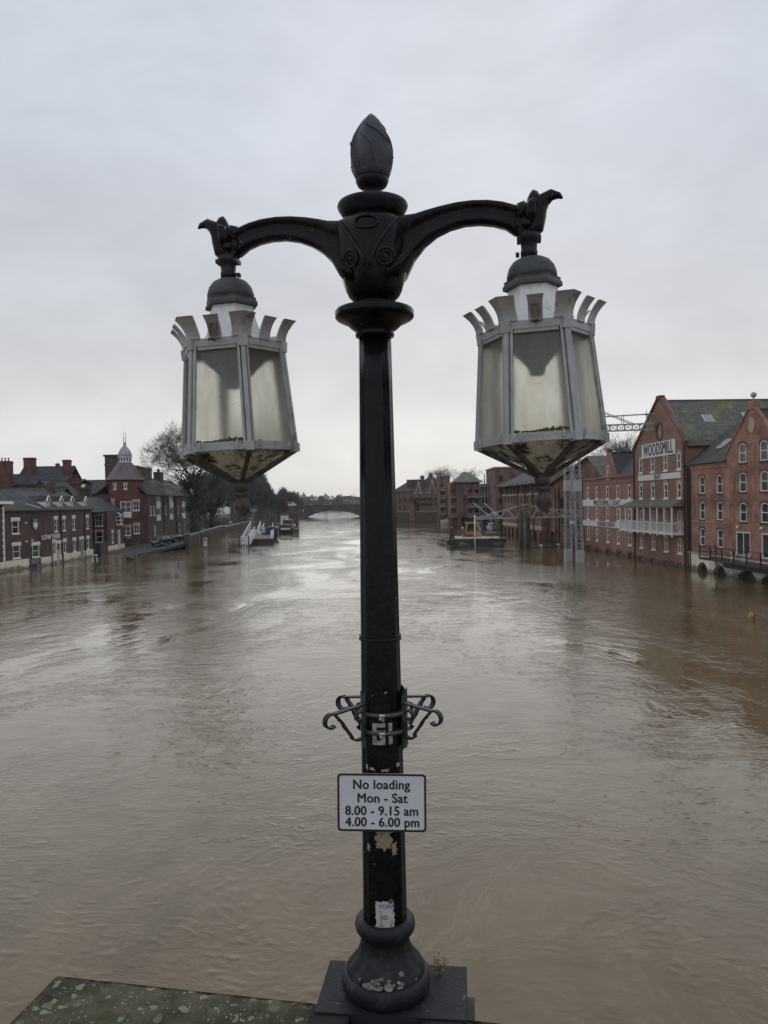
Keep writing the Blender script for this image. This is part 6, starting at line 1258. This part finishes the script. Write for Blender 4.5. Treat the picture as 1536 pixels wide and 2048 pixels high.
# arms: one arm is built towards +x, the other is its mirror image
AT = [(.07, 9.262), (.15, 9.268), (.20, 9.278), (.25, 9.295), (.31, 9.31), (.38, 9.32), (.45, 9.323), (.52, 9.318), (.58, 9.306), (.64, 9.285), (.69, 9.255)]
AB = [(.08, 8.955), (.145, 9.02), (.185, 9.09), (.235, 9.145), (.29, 9.182), (.35, 9.207), (.415, 9.22), (.48, 9.22), (.54, 9.21), (.59, 9.192), (.635, 9.16)]
def arm(sx):
    sec = [(-.62, 0), (.62, 0), (.95, .10), (1.0, .22), (.72, .34), (.66, .55), (.72, .72), (1.0, .82), (.9, .95), (.6, 1.0), (-.6, 1.0), (-.9, .95), (-1.0, .82), (-.72, .72), (-.66, .55), (-.72, .34), (-1.0, .22), (-.95, .10)]
    m = MB(); vs = []; K = len(sec); n = len(AT); fs = []
    for i in range(n):
        hw = .036 + .095 * max(0, 1 - i / 4.2) ** 1.6
        for a, b in sec: x = AB[i][0] + (AT[i][0] - AB[i][0]) * b; z = AB[i][1] + (AT[i][1] - AB[i][1]) * b; vs.append((sx * x, a * hw, Z(z)))
    for i in range(n - 1):
        for k in range(K): q = (k + 1) % K; f = (i * K + k, i * K + q, (i + 1) * K + q, (i + 1) * K + k); fs.append(f if sx < 0 else tuple(reversed(f)))
    e0, e1 = tuple(range(K)), tuple((n - 1) * K + k for k in range(K)); fs += [e0, tuple(reversed(e1))] if sx > 0 else [tuple(reversed(e0)), e1]
    m.add(vs, fs, True); A = m.build('arm', 'iron_black', lamp)
    s_ = MB(); c = (sx * .680, Z(9.198))
    pts = []
    for i in range(34): t = i / 33; rr = .052 * (1 - t * .72); a = PI / 2 + -sx * t * 3.2 * PI; pts.append((c[0] + rr * math.cos(a), 0, c[1] + rr * math.sin(a)))
    s_.tube(pts, [.017 - .007 * i / 33 for i in range(34)], 8, flat=(1, 2.3) if False else (2.2, 1))
    for y in (-.036, .036): s_.tube([(c[0], y - .012, c[1]), (c[0], y + .012, c[1])], .019, 14)
    s_.tube([(c[0], -.03, c[1]), (c[0], .03, c[1])], .047, 24, sm=False); s_.build('scroll', 'iron_black', A)
    l = MB()     # acanthus leaf standing on the scroll
    def leaf(path, rad, fl=1.9): l.tube([(sx * x, y, Z(z)) for x, y, z in path], rad, 10, flat=(1, 1) if False else (fl, 1))
    leaf([(0.686, 0, 9.150), (0.721, 0, 9.190), (0.730, 0, 9.235), (0.738, 0, 9.272), (0.758, 0, 9.305), (0.792, 0, 9.325), (0.824, 0, 9.318), (0.838, 0, 9.305)], [.03, .036, .036, .034, .030, .023, .013, .004], 1.1)
    leaf([(0.701, 0, 9.220), (0.714, 0, 9.270), (0.719, 0, 9.315), (0.716, 0, 9.340), (0.712, 0, 9.352)], [.03, .034, .030, .018, .005], 1.1)
    leaf([(0.661, 0, 9.220), (0.668, 0, 9.262), (0.658, 0, 9.290), (0.641, 0, 9.292)], [.03, .036, .026, .008], 1.1)
    for y in (-.032, .032): leaf([(0.691, y * .6, 9.200), (0.701, y, 9.250), (0.708, y * 1.3, 9.285), (0.721, y * 1.5, 9.300)], [.024, .028, .020, .005], 1.0)
    l.build('acanthus_leaf', 'iron_black', A)
    st_ = MB(); x = sx * .692; st_.lathe([(.024, Z(9.02)), (.028, Z(9.06)), (.036, Z(9.062)), (.037, Z(9.085)), (.034, Z(9.09)), (.036, Z(9.125)), (.044, Z(9.13)), (.046, Z(9.142)), (.05, Z(9.16))], 24, (x, 0, 0)); st_.box(x - sx * .05 - .008, x - sx * .05 + .008, -.012, .012, Z(9.066), Z(9.082)); st_.box(x - .052, x + .052, -.03, .03, Z(9.128), Z(9.146)); st_.build('stem', 'iron_dull', A)
arm(1); arm(-1)
# lantern: origin on its axis at the bottom rim
def hexp(r, z, k, a=0): q = a + k * PI / 3; return Vector((r * math.cos(q), r * math.sin(q), z))
RB_, RT_, HT = .272, .232, .475
def lantern():
    L_ = thing('lantern', None, None)
    f = MB()
    for k in range(6):
        a, b = hexp(RB_, 0, k), hexp(RT_, HT, k); f.bar(a, b, .019, .022, up=tuple(hexp(1, 0, k))); a2, b2 = hexp(RB_, 0, k + 1), hexp(RT_, HT, k + 1)
        f.bar(a, a2, .018, .022); f.bar(b, b2, .022, .034)
        n = (a + a2).normalized()
        # casement stiles inside each face
        for s_, p0, p1 in ((.12, a, a2),): pass
        u = (a2 - a).normalized(); ub = (b2 - b).normalized()
        for (q, w_) in ((a + u * .018, b + ub * .017), (a2 - u * .018, b2 - ub * .017)): f.bar(q + n * .005, w_ + n * .005, .011, .012, up=tuple(n))
        f.bar(a + u * .03 + Vector((0, 0, .018)) + n * .004, a2 - u * .03 + Vector((0, 0, .018)) + n * .004, .012, .014); f.bar(b + ub * .026 - Vector((0, 0, .022)), b2 - ub * .026 - Vector((0, 0, .022)), .014, .02)
        f.add([v for v in [hexp(RB_ + .016, -.018, k, -.055), hexp(RB_ + .016, -.018, k, .055), hexp(RB_ + .016, .02, k, .055), hexp(RB_ + .016, .02, k, -.055), hexp(RB_ - .02, -.022, k, -.07), hexp(RB_ - .02, -.022, k, .07), hexp(RB_ - .02, .028, k, .07), hexp(RB_ - .02, .028, k, -.07)]], [(0, 1, 2, 3), (1, 5, 6, 2), (4, 0, 3, 7), (3, 2, 6, 7), (4, 5, 1, 0), (5, 4, 7, 6)])
        f.add([v for v in [hexp(RT_ + .018, HT - .03, k, -.08), hexp(RT_ + .018, HT - .03, k, .08), hexp(RT_ + .022, HT + .018, k, .08), hexp(RT_ + .022, HT + .018, k, -.08), hexp(RT_ - .02, HT - .03, k, -.08), hexp(RT_ - .02, HT - .03, k, .08), hexp(RT_ - .02, HT + .018, k, .08), hexp(RT_ - .02, HT + .018, k, -.08)]], [(0, 1, 2, 3), (1, 5, 6, 2), (4, 0, 3, 7), (3, 2, 6, 7), (4, 5, 1, 0), (5, 4, 7, 6)])
        f.bar(a + n * .012 + u * .05, a + n * .012 + u * .05 + Vector((0, 0, .03)), .01); f.bar(a2 + n * .012 - u * .05, a2 + n * .012 - u * .05 + Vector((0, 0, .03)), .01)
    f.build('frame', 'lamp_grey', L_)
    for k in range(6):
        a, a2, b, b2 = hexp(RB_ - .012, .012, k), hexp(RB_ - .012, .012, k + 1), hexp(RT_ - .012, HT - .012, k), hexp(RT_ - .012, HT - .012, k + 1)
        g_ = MB(); nx, nz_ = 10, 16; rnd = random.Random(k); n = (a + a2).normalized(); vs = []
        for j in range(nz_ + 1):
            for i in range(nx + 1): p = a.lerp(a2, i / nx).lerp(b.lerp(b2, i / nx), j / nz_); vs.append(p + n * rnd.uniform(-.0006, .0006))
        g_.add(vs, [(j * (nx + 1) + i, j * (nx + 1) + i + 1, (j + 1) * (nx + 1) + i + 1, (j + 1) * (nx + 1) + i) for j in range(nz_) for i in range(nx)], True); g_.build('glass_pane', 'obscured_glass', L_)
    r_ = MB(); ap = Vector((0, 0, -.128))
    for k in range(6): r_.bar(hexp(RB_, -.012, k), hexp(.022, -.150, k), .016, .02)
    r_.lathe([(.015, -.192), (.03, -.184), (.034, -.17), (.036, -.150), (.022, -.135)], 20)
    r_.build('bottom_rib', 'lamp_brown', L_)
    for k in range(6): g_ = MB(); n = 6; a, a2 = hexp(RB_ - .01, -.010, k), hexp(RB_ - .01, -.010, k + 1); b = Vector((0, 0, -.145)); g_.add([a, a2, b], [(0, 1, 2)]); g_.build('bottom_pane', 'algae_glass' if k in (4, 5, 3) else 'dusty_glass', L_)
    fb = MB(); fb.lathe([(.0, -.292), (.014, -.288), (.02, -.278), (.030, -.268), (.036, -.25), (.037, -.232), (.031, -.216), (.02, -.206), (.016, -.198), (.036, -.192), (.038, -.186), (.034, -.182), (.018, -.178), (.014, -.172)], 24, (0, 0, -.016)); fb.build('drop_finial', 'lamp_brown', L_)
    h_ = MB(); pr = [(RT_ + .004, HT + .012), (.198, HT + .018), (.160, HT + .04), (.132, HT + .08), (.116, HT + .13), (.106, HT + .19), (.102, HT + .215)]
    h_.lathe(pr, 6, sm=False); h_.build('hood', 'lamp_white', L_)
    c = MB(); c.lathe([(.10, HT + .196), (.128, HT + .20), (.128, HT + .214), (.120, HT + .228), (.122, HT + .236), (.112, HT + .240)], 6, sm=False); c.lathe([(.108, HT + .236), (.107, HT + .262), (.098, HT + .292), (.080, HT + .316), (.055, HT + .330), (.028, HT + .336)], 36); c.build('cap', 'lamp_cap', L_)
    # crown: folded corner leaves and one small leaf in the middle of every face, curling outwards
    def cres(pts_fn, w0, w1, name, fold):
        m = MB(); vs = []; n = 8
        for i in range(n + 1):
            t = i / n; ro = .050 * t ** 1.9; z = HT + .016 + .100 * t - .006 * t * t; w_ = w0 + (w1 - w0) * (t ** 1.8) - .008 * math.sin(PI * t); vs.append((ro, z, w_))
        return vs
    for k in range(6):
        m = MB(); vs = cres(None, .082, .110, 'merlon', True); V = []
        for ro, z, w_ in vs:
            r0_ = RT_ + .02 + ro * 1.12; c0 = hexp(r0_, z, k); l = (hexp(r0_, z, k - 1) - c0).normalized() * w_ * .62; r2 = (hexp(r0_, z, k + 1) - c0).normalized() * w_ * .62; dn = hexp(1, 0, k) * -.009
            V += [c0 + l, c0, c0 + r2, c0 + l + dn, c0 + dn, c0 + r2 + dn]
        F = []
        for i in range(len(vs) - 1):
            a, b = i * 6, i * 6 + 6; F += [(a, a + 1, b + 1, b), (a + 1, a + 2, b + 2, b + 1), (a + 4, a + 3, b + 3, b + 4), (a + 5, a + 4, b + 4, b + 5), (a + 3, a, b, b + 3), (a + 2, a + 5, b + 5, b + 2)]
        e = (len(vs) - 1) * 6; F += [(e, e + 1, e + 4, e + 3), (e + 1, e + 2, e + 5, e + 4)]; m.add(V, F); m.build('merlon', 'lamp_grey' if False else 'lamp_grey', L_)
        m = MB(); V = []; nrm = (hexp(1, 0, k) + hexp(1, 0, k + 1)).normalized(); tn = (hexp(1, 0, k + 1) - hexp(1, 0, k)).normalized(); ap_ = RT_ * .866 + .018
        for ro, z, w_ in vs: c0 = nrm * (ap_ + ro) + Vector((0, 0, z - .004)); hw = (.029 + max(0, w_ - .09) * .25); V += [c0 - tn * hw, c0 + tn * hw, c0 + tn * hw - nrm * .009, c0 - tn * hw - nrm * .009]
        F = []
        for i in range(len(vs) - 1):
            a, b = i * 4, i * 4 + 4
            for q in range(4): p_ = (q + 1) % 4; F.append((a + q, a + p_, b + p_, b + q))
        e = (len(vs) - 1) * 4; F.append((e, e + 1, e + 2, e + 3)); m.add(V, F); m.build('merlon', 'lamp_grey', L_)
    # catch on the face that looks at the bridge
    m = MB(); y = -(RT_ * .866 + .03); m.bar((-.014, y - .004, HT + .02), (-.014, y - .014, HT + .075), .008); m.bar((.014, y - .004, HT + .02), (.014, y - .014, HT + .075), .008); m.bar((-.018, y - .014, HT + .075), (.018, y - .014, HT + .075), .008); m.tube([(0, y - .03, HT + .004), (0, y, HT + .004)], .009, 8); m.tube([(-.018, y - .026, HT - .002), (0, y - .028, HT + .006), (.018, y - .026, HT - .002)], [.006, .008, .006], 8); m.bar((0, y - .006, HT + .0), (0, y - .01, HT + .05), .008); m.build('catch', 'steel_band', L_)
    g_ = MB(); g_.lathe([(.012, HT - .19), (.03, HT - .185), (.04, HT - .15), (.085, HT - .10), (.13, HT - .06), (.15, HT - .02), (.14, HT)], 24); g_.build('lamp_reflector', 'dark_steel', L_)
    # moss and dirt gathered on the bottom rail of the front face
    rnd = random.Random(3); m = MB(); y0 = -(RB_ * .866) - .004
    for i in range(46):
        x = rnd.uniform(-.105, .105); hh = (.010 + .006 * math.sin(x * 30)) * rnd.uniform(.5, 1.2); m.lathe([(0, -.004), (.009, 0), (.008, hh * .6), (0, hh)], 6, (x, y0 + .012 + rnd.uniform(-.004, .004), .030))
    m.build('moss', 'moss', L_); return L_
lt = lantern(); lt.parent = lamp; lt.location = (.729, 0, Z(8.252)); lt.scale = (1.01, 1.01, .995); lt.rotation_euler.y = R(-2.1); lt['label'] = 'right lantern, its front pane darkened at the top by the lamp gear inside'
l2 = copy_tree(lt, lamp); l2.location = (-.656, 0, Z(8.252)); l2['label'] = 'left lantern with black dirt along the foot of its front pane'
# post number, torn paper and sticker wrapped on the shaft
def rad_at(z): return .101 + (.073 - .101) * (z - 6.06) / (8.76 - 6.06)
def wrap(me, z0, a0, extra=.0022):
    for v in me.vertices:
        r = rad_at(z0 + v.co.z) * 1.016 + extra - v.co.y; a = a0 + v.co.x / rad_at(z0); v.co = Vector((r * math.sin(a), -r * math.cos(a), Z(z0) + v.co.z))
    me.update(); return me
def to_cam(px, y, z): q = atY(px, y, PY - .09); return math.asin(max(-1, min(1, (q.x - PX) / rad_at(z)))) - YAW
def wrapped_text(name, body, size, m, px, py, z, sx=1, off=0.0):
    me = text_mesh(body, size, sx, .0004, off, 1.05); me.materials.clear(); me.materials.append(MATS[m]); wrap(me, z, to_cam(px, py, z), .003); put(name, me, lamp)
nb = MB()
for x0, x1, z0, z1 in ((-.046, -.028, -.048, .048), (-.028, .010, .030, .048), (-.028, .010, -.048, -.029), (-.028, .010, .002, .016), (-.009, .010, -.029, .002), (.024, .042, -.048, .048)):
    for i in range(4): nb.add([(x0 + (x1 - x0) * i / 4, 0, z0), (x0 + (x1 - x0) * (i + 1) / 4, 0, z0), (x0 + (x1 - x0) * (i + 1) / 4, 0, z1), (x0 + (x1 - x0) * i / 4, 0, z1)], [(0, 1, 2, 3)])
put('post_number', wrap(nb.mesh('post_number', 'chalk_paint'), 6.972, to_cam(766, 1471, 6.972), .003), lamp)
def patch(name, m, px, py, z, w_, h_, seed, rag=.006, par=None, extra=.0016, labl=None):
    rnd = random.Random(seed); b = MB(); n = 10; vs = []
    for j in range(n + 1):
        for i in range(n + 1):
            x = (i / n - .5) * w_; zz = (j / n - .5) * h_
            if i in (0, n): x += rnd.uniform(-rag, rag)
            if j in (0, n): zz += rnd.uniform(-rag, rag)
            vs.append((x, 0, zz))
    b.add(vs, [(j * (n + 1) + i, j * (n + 1) + i + 1, (j + 1) * (n + 1) + i + 1, (j + 1) * (n + 1) + i) for j in range(n) for i in range(n)]); me = b.mesh(name, m); wrap(me, z, to_cam(px, py, z), extra); return put(name, me, par or lamp)
st2 = patch('sticker', 'paper', 770, 1817, 6.165, .082, .125, 1, .004)
me = text_mesh('YORK', .026, 1, .0003, 0, 1.05); me.materials.clear(); me.materials.append(MATS['sign_blue']); wrap(me, 6.205, to_cam(774, 1803, 6.2), .003); put('lettering', me, st2)
m = MB()
rnd = random.Random(2)
for i in range(7): a = rnd.uniform(.030, .060); m.box(-.026, -.026 + a, -.0006, 0, -.004 - i * .0105, -.001 - i * .0105)
me = m.mesh('lettering', 'dark_steel'); wrap(me, 6.185, to_cam(772, 1815, 6.18), .0028); put('lettering', me, st2)
m = MB(); m.lathe([(.011, 0), (.011, .001)], 12); me = m.mesh('badge', 'moss')
for v in me.vertices: v.co = Vector((v.co.x + .018, -v.co.z, v.co.y))
wrap(me, 6.228, to_cam(773, 1795, 6.22), .0026); put('badge', me, st2)
patch('torn_paper', 'torn_paper', 768, 1682, 6.50, .065, .085, 5, .012)
patch('torn_paper', 'torn_paper', 788, 1704, 6.455, .02, .05, 6, .008)
m_ = patch('paint_scrape', 'chalk_paint', 762, 1281, 7.392, .09, .010, 9, .003)
for i, (px, py, z, w_, h_) in enumerate(((745, 1540, 6.815, .02, .012), (770, 1541, 6.81, .03, .01), (795, 1535, 6.825, .018, .016), (738, 1698, 6.46, .012, .03), (812, 1700, 6.455, .012, .03), (735, 1537, 6.82, .01, .02), (771, 1393, 7.155, .008, .006), (765, 1852, 6.12, .03, .006))): patch('paint_scrape', 'chalk_paint', px, py, z, w_, h_, 20 + i, .004)
# flaked paint on the foot
m = MB(); rnd = random.Random(12)
BPR = [(5.874, .174), (5.885, .172), (5.905, .161), (5.927, .144), (5.948, .127), (5.972, .115)]
for i in range(34):
    a = -PI / 2 - YAW + rnd.gauss(.02, .40); z = 5.877 + abs(rnd.gauss(0, .016)); z = min(z, 5.965); r = next(p[1] + (q[1] - p[1]) * (z - p[0]) / (q[0] - p[0]) for p, q in zip(BPR, BPR[1:]) if z <= q[0]); r = r * (1 + (.05 * math.cos(a * 12) if z > 5.885 else 0)) + .0005; s_ = rnd.uniform(.005, .019); c = Vector((r * math.cos(a), r * math.sin(a), Z(z))); tn = Vector((-math.sin(a), math.cos(a), 0)); up_ = Vector((-math.cos(a) * .75, -math.sin(a) * .75, 1)).normalized(); out_ = tn.cross(up_).normalized() * .002
    k = 7; P_ = [c + out_ * (1 if out_.dot(Vector((c.x, c.y, 0))) > 0 else -1) + tn * math.cos(2 * PI * q / k) * s_ * rnd.uniform(.6, 1.3) + up_ * math.sin(2 * PI * q / k) * s_ * .8 * rnd.uniform(.6, 1.2) for q in range(k)]; m.add(P_, [tuple(range(k))])
m.build('flaked_paint', 'old_undercoat', lamp)

# no-loading plate
sp = atY(763.5, 1605, 3.375)
sgn = thing('parking_sign', 'white rectangular no-loading time plate with black border fixed to the lamp post', 'sign', sp, R(-3)); sgn.rotation_euler = (0, R(.6), R(-3))
def rrect(w_, h_, r, n=5):
    p = []
    for cx, cz, a0 in ((w_ / 2 - r, h_ / 2 - r, 0), (-w_ / 2 + r, h_ / 2 - r, 90), (-w_ / 2 + r, -h_ / 2 + r, 180), (w_ / 2 - r, -h_ / 2 + r, 270)):
        for i in range(n + 1): a = R(a0 + 90 * i / n); p.append((cx + r * math.cos(a), cz + r * math.sin(a)))
    return p
SW, SH = .392, .256
o_ = rrect(SW, SH, .016); k = len(o_); b = MB(); b.add([(x, -.0015, z) for x, z in o_] + [(x, .0015, z) for x, z in o_], [tuple(range(k)), tuple(range(2 * k - 1, k - 1, -1))] + [((i + 1) % k, i, i + k, (i + 1) % k + k) for i in range(k)]); b.build('plate', 'plate_white', sgn)
b = MB(); i_ = rrect(SW - .018, SH - .018, .010); ring(b, o_, i_, -.0032, -.0017); b.build('border', 'black_letter', sgn)
for body, x, z, s_ in (('No loading', -.002, .078, .058), ('Mon - Sat', .002, .018, .058), ('8.00 - 9.15 am', .0, -.038, .057), ('4.00 - 6.00 pm', .003, -.088, .057)): add_text('lettering', body, s_, 'black_letter', sgn, (x, -.0024, z), .94, .0002, .0015, 1.04)
MB().box(-.03, .03, .0016, .03, -.09, .09).build('fixing_bracket', 'steel_band', sgn)
# hanging basket brackets strapped to the post
br = thing('basket_bracket', 'scrolled black iron hanging-basket brackets strapped to the lamp post with two steel bands', 'bracket', (PX + .012, PY, 0))
m = MB(); m.lathe([(.0965, 6.90), (.098, 6.90), (.098, 7.13), (.0965, 7.13)], 48); 
wr = []
for side in (0, 180):
    a0, a1 = R(side - 40), R(side + 40); n = 8; V = []
    for i in range(n + 1): a = a0 + (a1 - a0) * i / n; V += [(.107 * math.cos(a), .107 * math.sin(a), 6.89 + .012 * (i % 2)), (.107 * math.cos(a), .107 * math.sin(a), 7.135 + .01 * (i % 3)), (.100 * math.cos(a), .100 * math.sin(a), 6.89), (.100 * math.cos(a), .100 * math.sin(a), 7.135)]
    q = MB(); q.add(V, [(4 * i, 4 * i + 4, 4 * i + 5, 4 * i + 1) for i in range(n)] + [(4 * i + 2, 4 * i + 3, 4 * i + 7, 4 * i + 6) for i in range(n)] + [(0, 1, 3, 2), (4 * n, 4 * n + 2, 4 * n + 3, 4 * n + 1)]); q.build('back_plate', 'dark_steel', br)
for z in (7.055, 6.975):
    q = MB(); q.lathe([(.1075, z - .008), (.1090, z - .008), (.1090, z + .008), (.1075, z + .008)], 64); o = q.build('steel_band', 'steel_band', br); q = MB(); q.box(-.022, -.004, -.122, -.108, z - .014, z + .014); q.tube([(-.02, -.122, z + .006), (.004, -.122, z + .006)], .006, 8); q.bar((-.004, -.118, z - .02), (-.004, -.118, z + .014), .008); q.build('band_clip', 'bright_steel', o)
def curl(cx, cz, r0, a0, turns, n=18, k=.62): return [(cx + r0 * (1 - k * i / n) * math.cos(a0 + turns * 2 * PI * i / n), cz + r0 * (1 - k * i / n) * math.sin(a0 + turns * 2 * PI * i / n)) for i in range(n + 1)]
for az, ln in ((180 + 36, .315), (180 - 36, .27), (-33, .295), (32, .275)):
    a = R(az); d = Vector((math.cos(a), math.sin(a), 0)); w_ = Vector((-d.y, d.x, 0)); z1 = 7.09
    top = [(.10, 7.10), (.16, 7.093), (ln - .04, 7.082)] + curl(ln - .03, 7.05, .036, R(90), -.62, 16, .35)
    q = MB(); q.strip([d * r + Vector((0, 0, z)) for r, z in top], w_, .028, .008)
    e_ = ln - .05; low = [(e_, 7.078), (e_ - .035, 7.04), (e_ - .065, 6.995), (e_ - .085, 6.968)] + [(.125 + (e_ - .225) * .5 + .045 * math.cos(t) * 1.0, 6.985 + .040 * math.sin(t)) for t in [R(-50 - i * 13) for i in range(7)]] + [(.115, 7.02)]
    q.strip([d * max(r, .108) + Vector((0, 0, z)) for r, z in low], w_, .024, .008)
    ins = curl(.135, 7.045, .026, R(150), -.8, 14, .5); q.strip([d * r + Vector((0, 0, z)) for r, z in ins], w_, .024, .008)
    q.build('scroll_arm', 'iron_dull', br)
    q = MB(); p0 = d * (e_ - .02) + Vector((0, 0, 7.05)); p1 = d * (e_ - .075) + Vector((0, 0, 6.985)); q.strip([p0, p0.lerp(p1, .3) + Vector((0, 0, .006)), p0.lerp(p1, .6) - Vector((0, 0, .004)), p1], w_, .028, .006); q.build('leaf_scroll', 'iron_dull', br)

# plinth and parapet
pl = thing('lamp_plinth', 'dark cast iron plinth block with two black corner brackets under the lamp post', 'plinth', (PX + .03, PY - .02, 0), YAW * .62)
m = MB(); m.box(-.325, .335, -.185, .195, 5.66, 5.784); m.build('slab', 'iron_plinth', pl)
m = MB(); m.box(-.345, -.17, -.27, -.13, 5.5, 5.778); m.build('corner_bracket', 'black_paint', pl); m = MB(); m.box(.14, .315, -.275, -.14, 5.5, 5.778); m.build('corner_bracket', 'black_paint', pl)
m = MB(); m.box(-.27, .37, -.15, .17, 5.3, 5.655); m.box(-.3, .4, -.2, .17, 5.0, 5.45); m.build('stone_footing', 'quay_stone', pl)
cp = thing('stone_parapet', 'weathered mossy sandstone bridge parapet with pale lichen spots', 'parapet', (-.38, 3.524, 0), 0)
a_, b_ = Vector((-1.27, .243)), Vector((3.2, -.60)); d = (b_ - a_).normalized(); n_ = Vector((d.y, -d.x))
m = MB(); rnd = random.Random(4); nx, ny = 120, 12; L_ = (b_ - a_).length; vs = []
for j in range(ny + 1):
    for i in range(nx + 1):
        p = a_ + d * L_ * i / nx + n_ * .62 * j / ny; e_ = (rnd.uniform(-.004, .004) + .007 * math.sin(i * .9 + j * 1.3) * math.sin(i * .23 + 1 + j * .7) if 0 < i < nx and 0 < j < ny else -rnd.uniform(0, .007)); 
        if j == 0: p = p + n_ * (rnd.uniform(-.003, .006) + (.012 if rnd.random() < .08 else 0))
        if i == 0: p = p + d * rnd.uniform(-.003, .004)
        vs.append((p.x, p.y, 5.70 + e_ - (.006 if i in (0, nx) or j in (0, ny) else 0)))
m.add(vs, [(j * (nx + 1) + i, (j + 1) * (nx + 1) + i, (j + 1) * (nx + 1) + i + 1, j * (nx + 1) + i + 1) for j in range(ny) for i in range(nx)])
q = [a_, b_, b_ + n_ * .62, a_ + n_ * .62]; m.add([(p.x, p.y, 5.694) for p in q] + [(p.x, p.y, 5.50) for p in q], [(0, 1, 5, 4), (1, 2, 6, 5), (2, 3, 7, 6), (3, 0, 4, 7)]); m.build('coping', 'coping_stone', cp)
q = [a_ + d * .03 + n_ * .06, b_ + n_ * .06, b_ + n_ * .56, a_ + d * .03 + n_ * .56]; m = MB(); m.add([(p.x, p.y, 5.52) for p in q] + [(p.x, p.y, -1) for p in q], [(0, 1, 5, 4), (1, 2, 6, 5), (2, 3, 7, 6), (3, 0, 4, 7)]); m.build('wall', 'quay_stone', cp)
def weed():
    t = thing('weed', 'small green weed growing behind the foot of the lamp post', 'plant', ground(877, 1947, 5.782)); rnd = random.Random(8); s_ = MB(); l = MB()
    for i in range(9):
        a = rnd.uniform(0, 2 * PI); h_ = rnd.uniform(.025, .065); q = Vector((math.cos(a) * .05, math.sin(a) * .05, h_)); s_.tube([(0, 0, 0), q * .5 + Vector((0, 0, .01)), q], [.002, .0015, .001], 5)
        for k in range(9): c = q * rnd.uniform(.4, 1.05) + Vector((rnd.gauss(0, .007), rnd.gauss(0, .007), rnd.gauss(0, .004))); x = Vector((rnd.gauss(0, 1), rnd.gauss(0, 1), rnd.gauss(0, .5))).normalized() * rnd.uniform(.004, .009); y = x.orthogonal().normalized() * .004; l.add([c - x, c + y, c + x, c - y], [(0, 1, 2, 3)])
    s_.build('stem', 'stem_brown', t); l.build('leaves', 'leaf_green', t)
weed()

# ------------------------------------------------------------ damp air over the river
hz = MB().box(-930, 930, -150, 1530, -7, 34).build('haze', 'concrete'); tag(hz, kind='stuff')
hm = bpy.data.materials.new('haze'); hm.use_nodes = True; t = hm.node_tree; t.nodes.clear(); o = N(t, 'ShaderNodeOutputMaterial'); pv = N(t, 'ShaderNodeVolumePrincipled')
pv.inputs['Color'].default_value = (.9, .92, .95, 1); pv.inputs['Density'].default_value = .00015; t.links.new(pv.outputs[0], o.inputs['Volume']); hz.data.materials.clear(); hz.data.materials.append(hm)
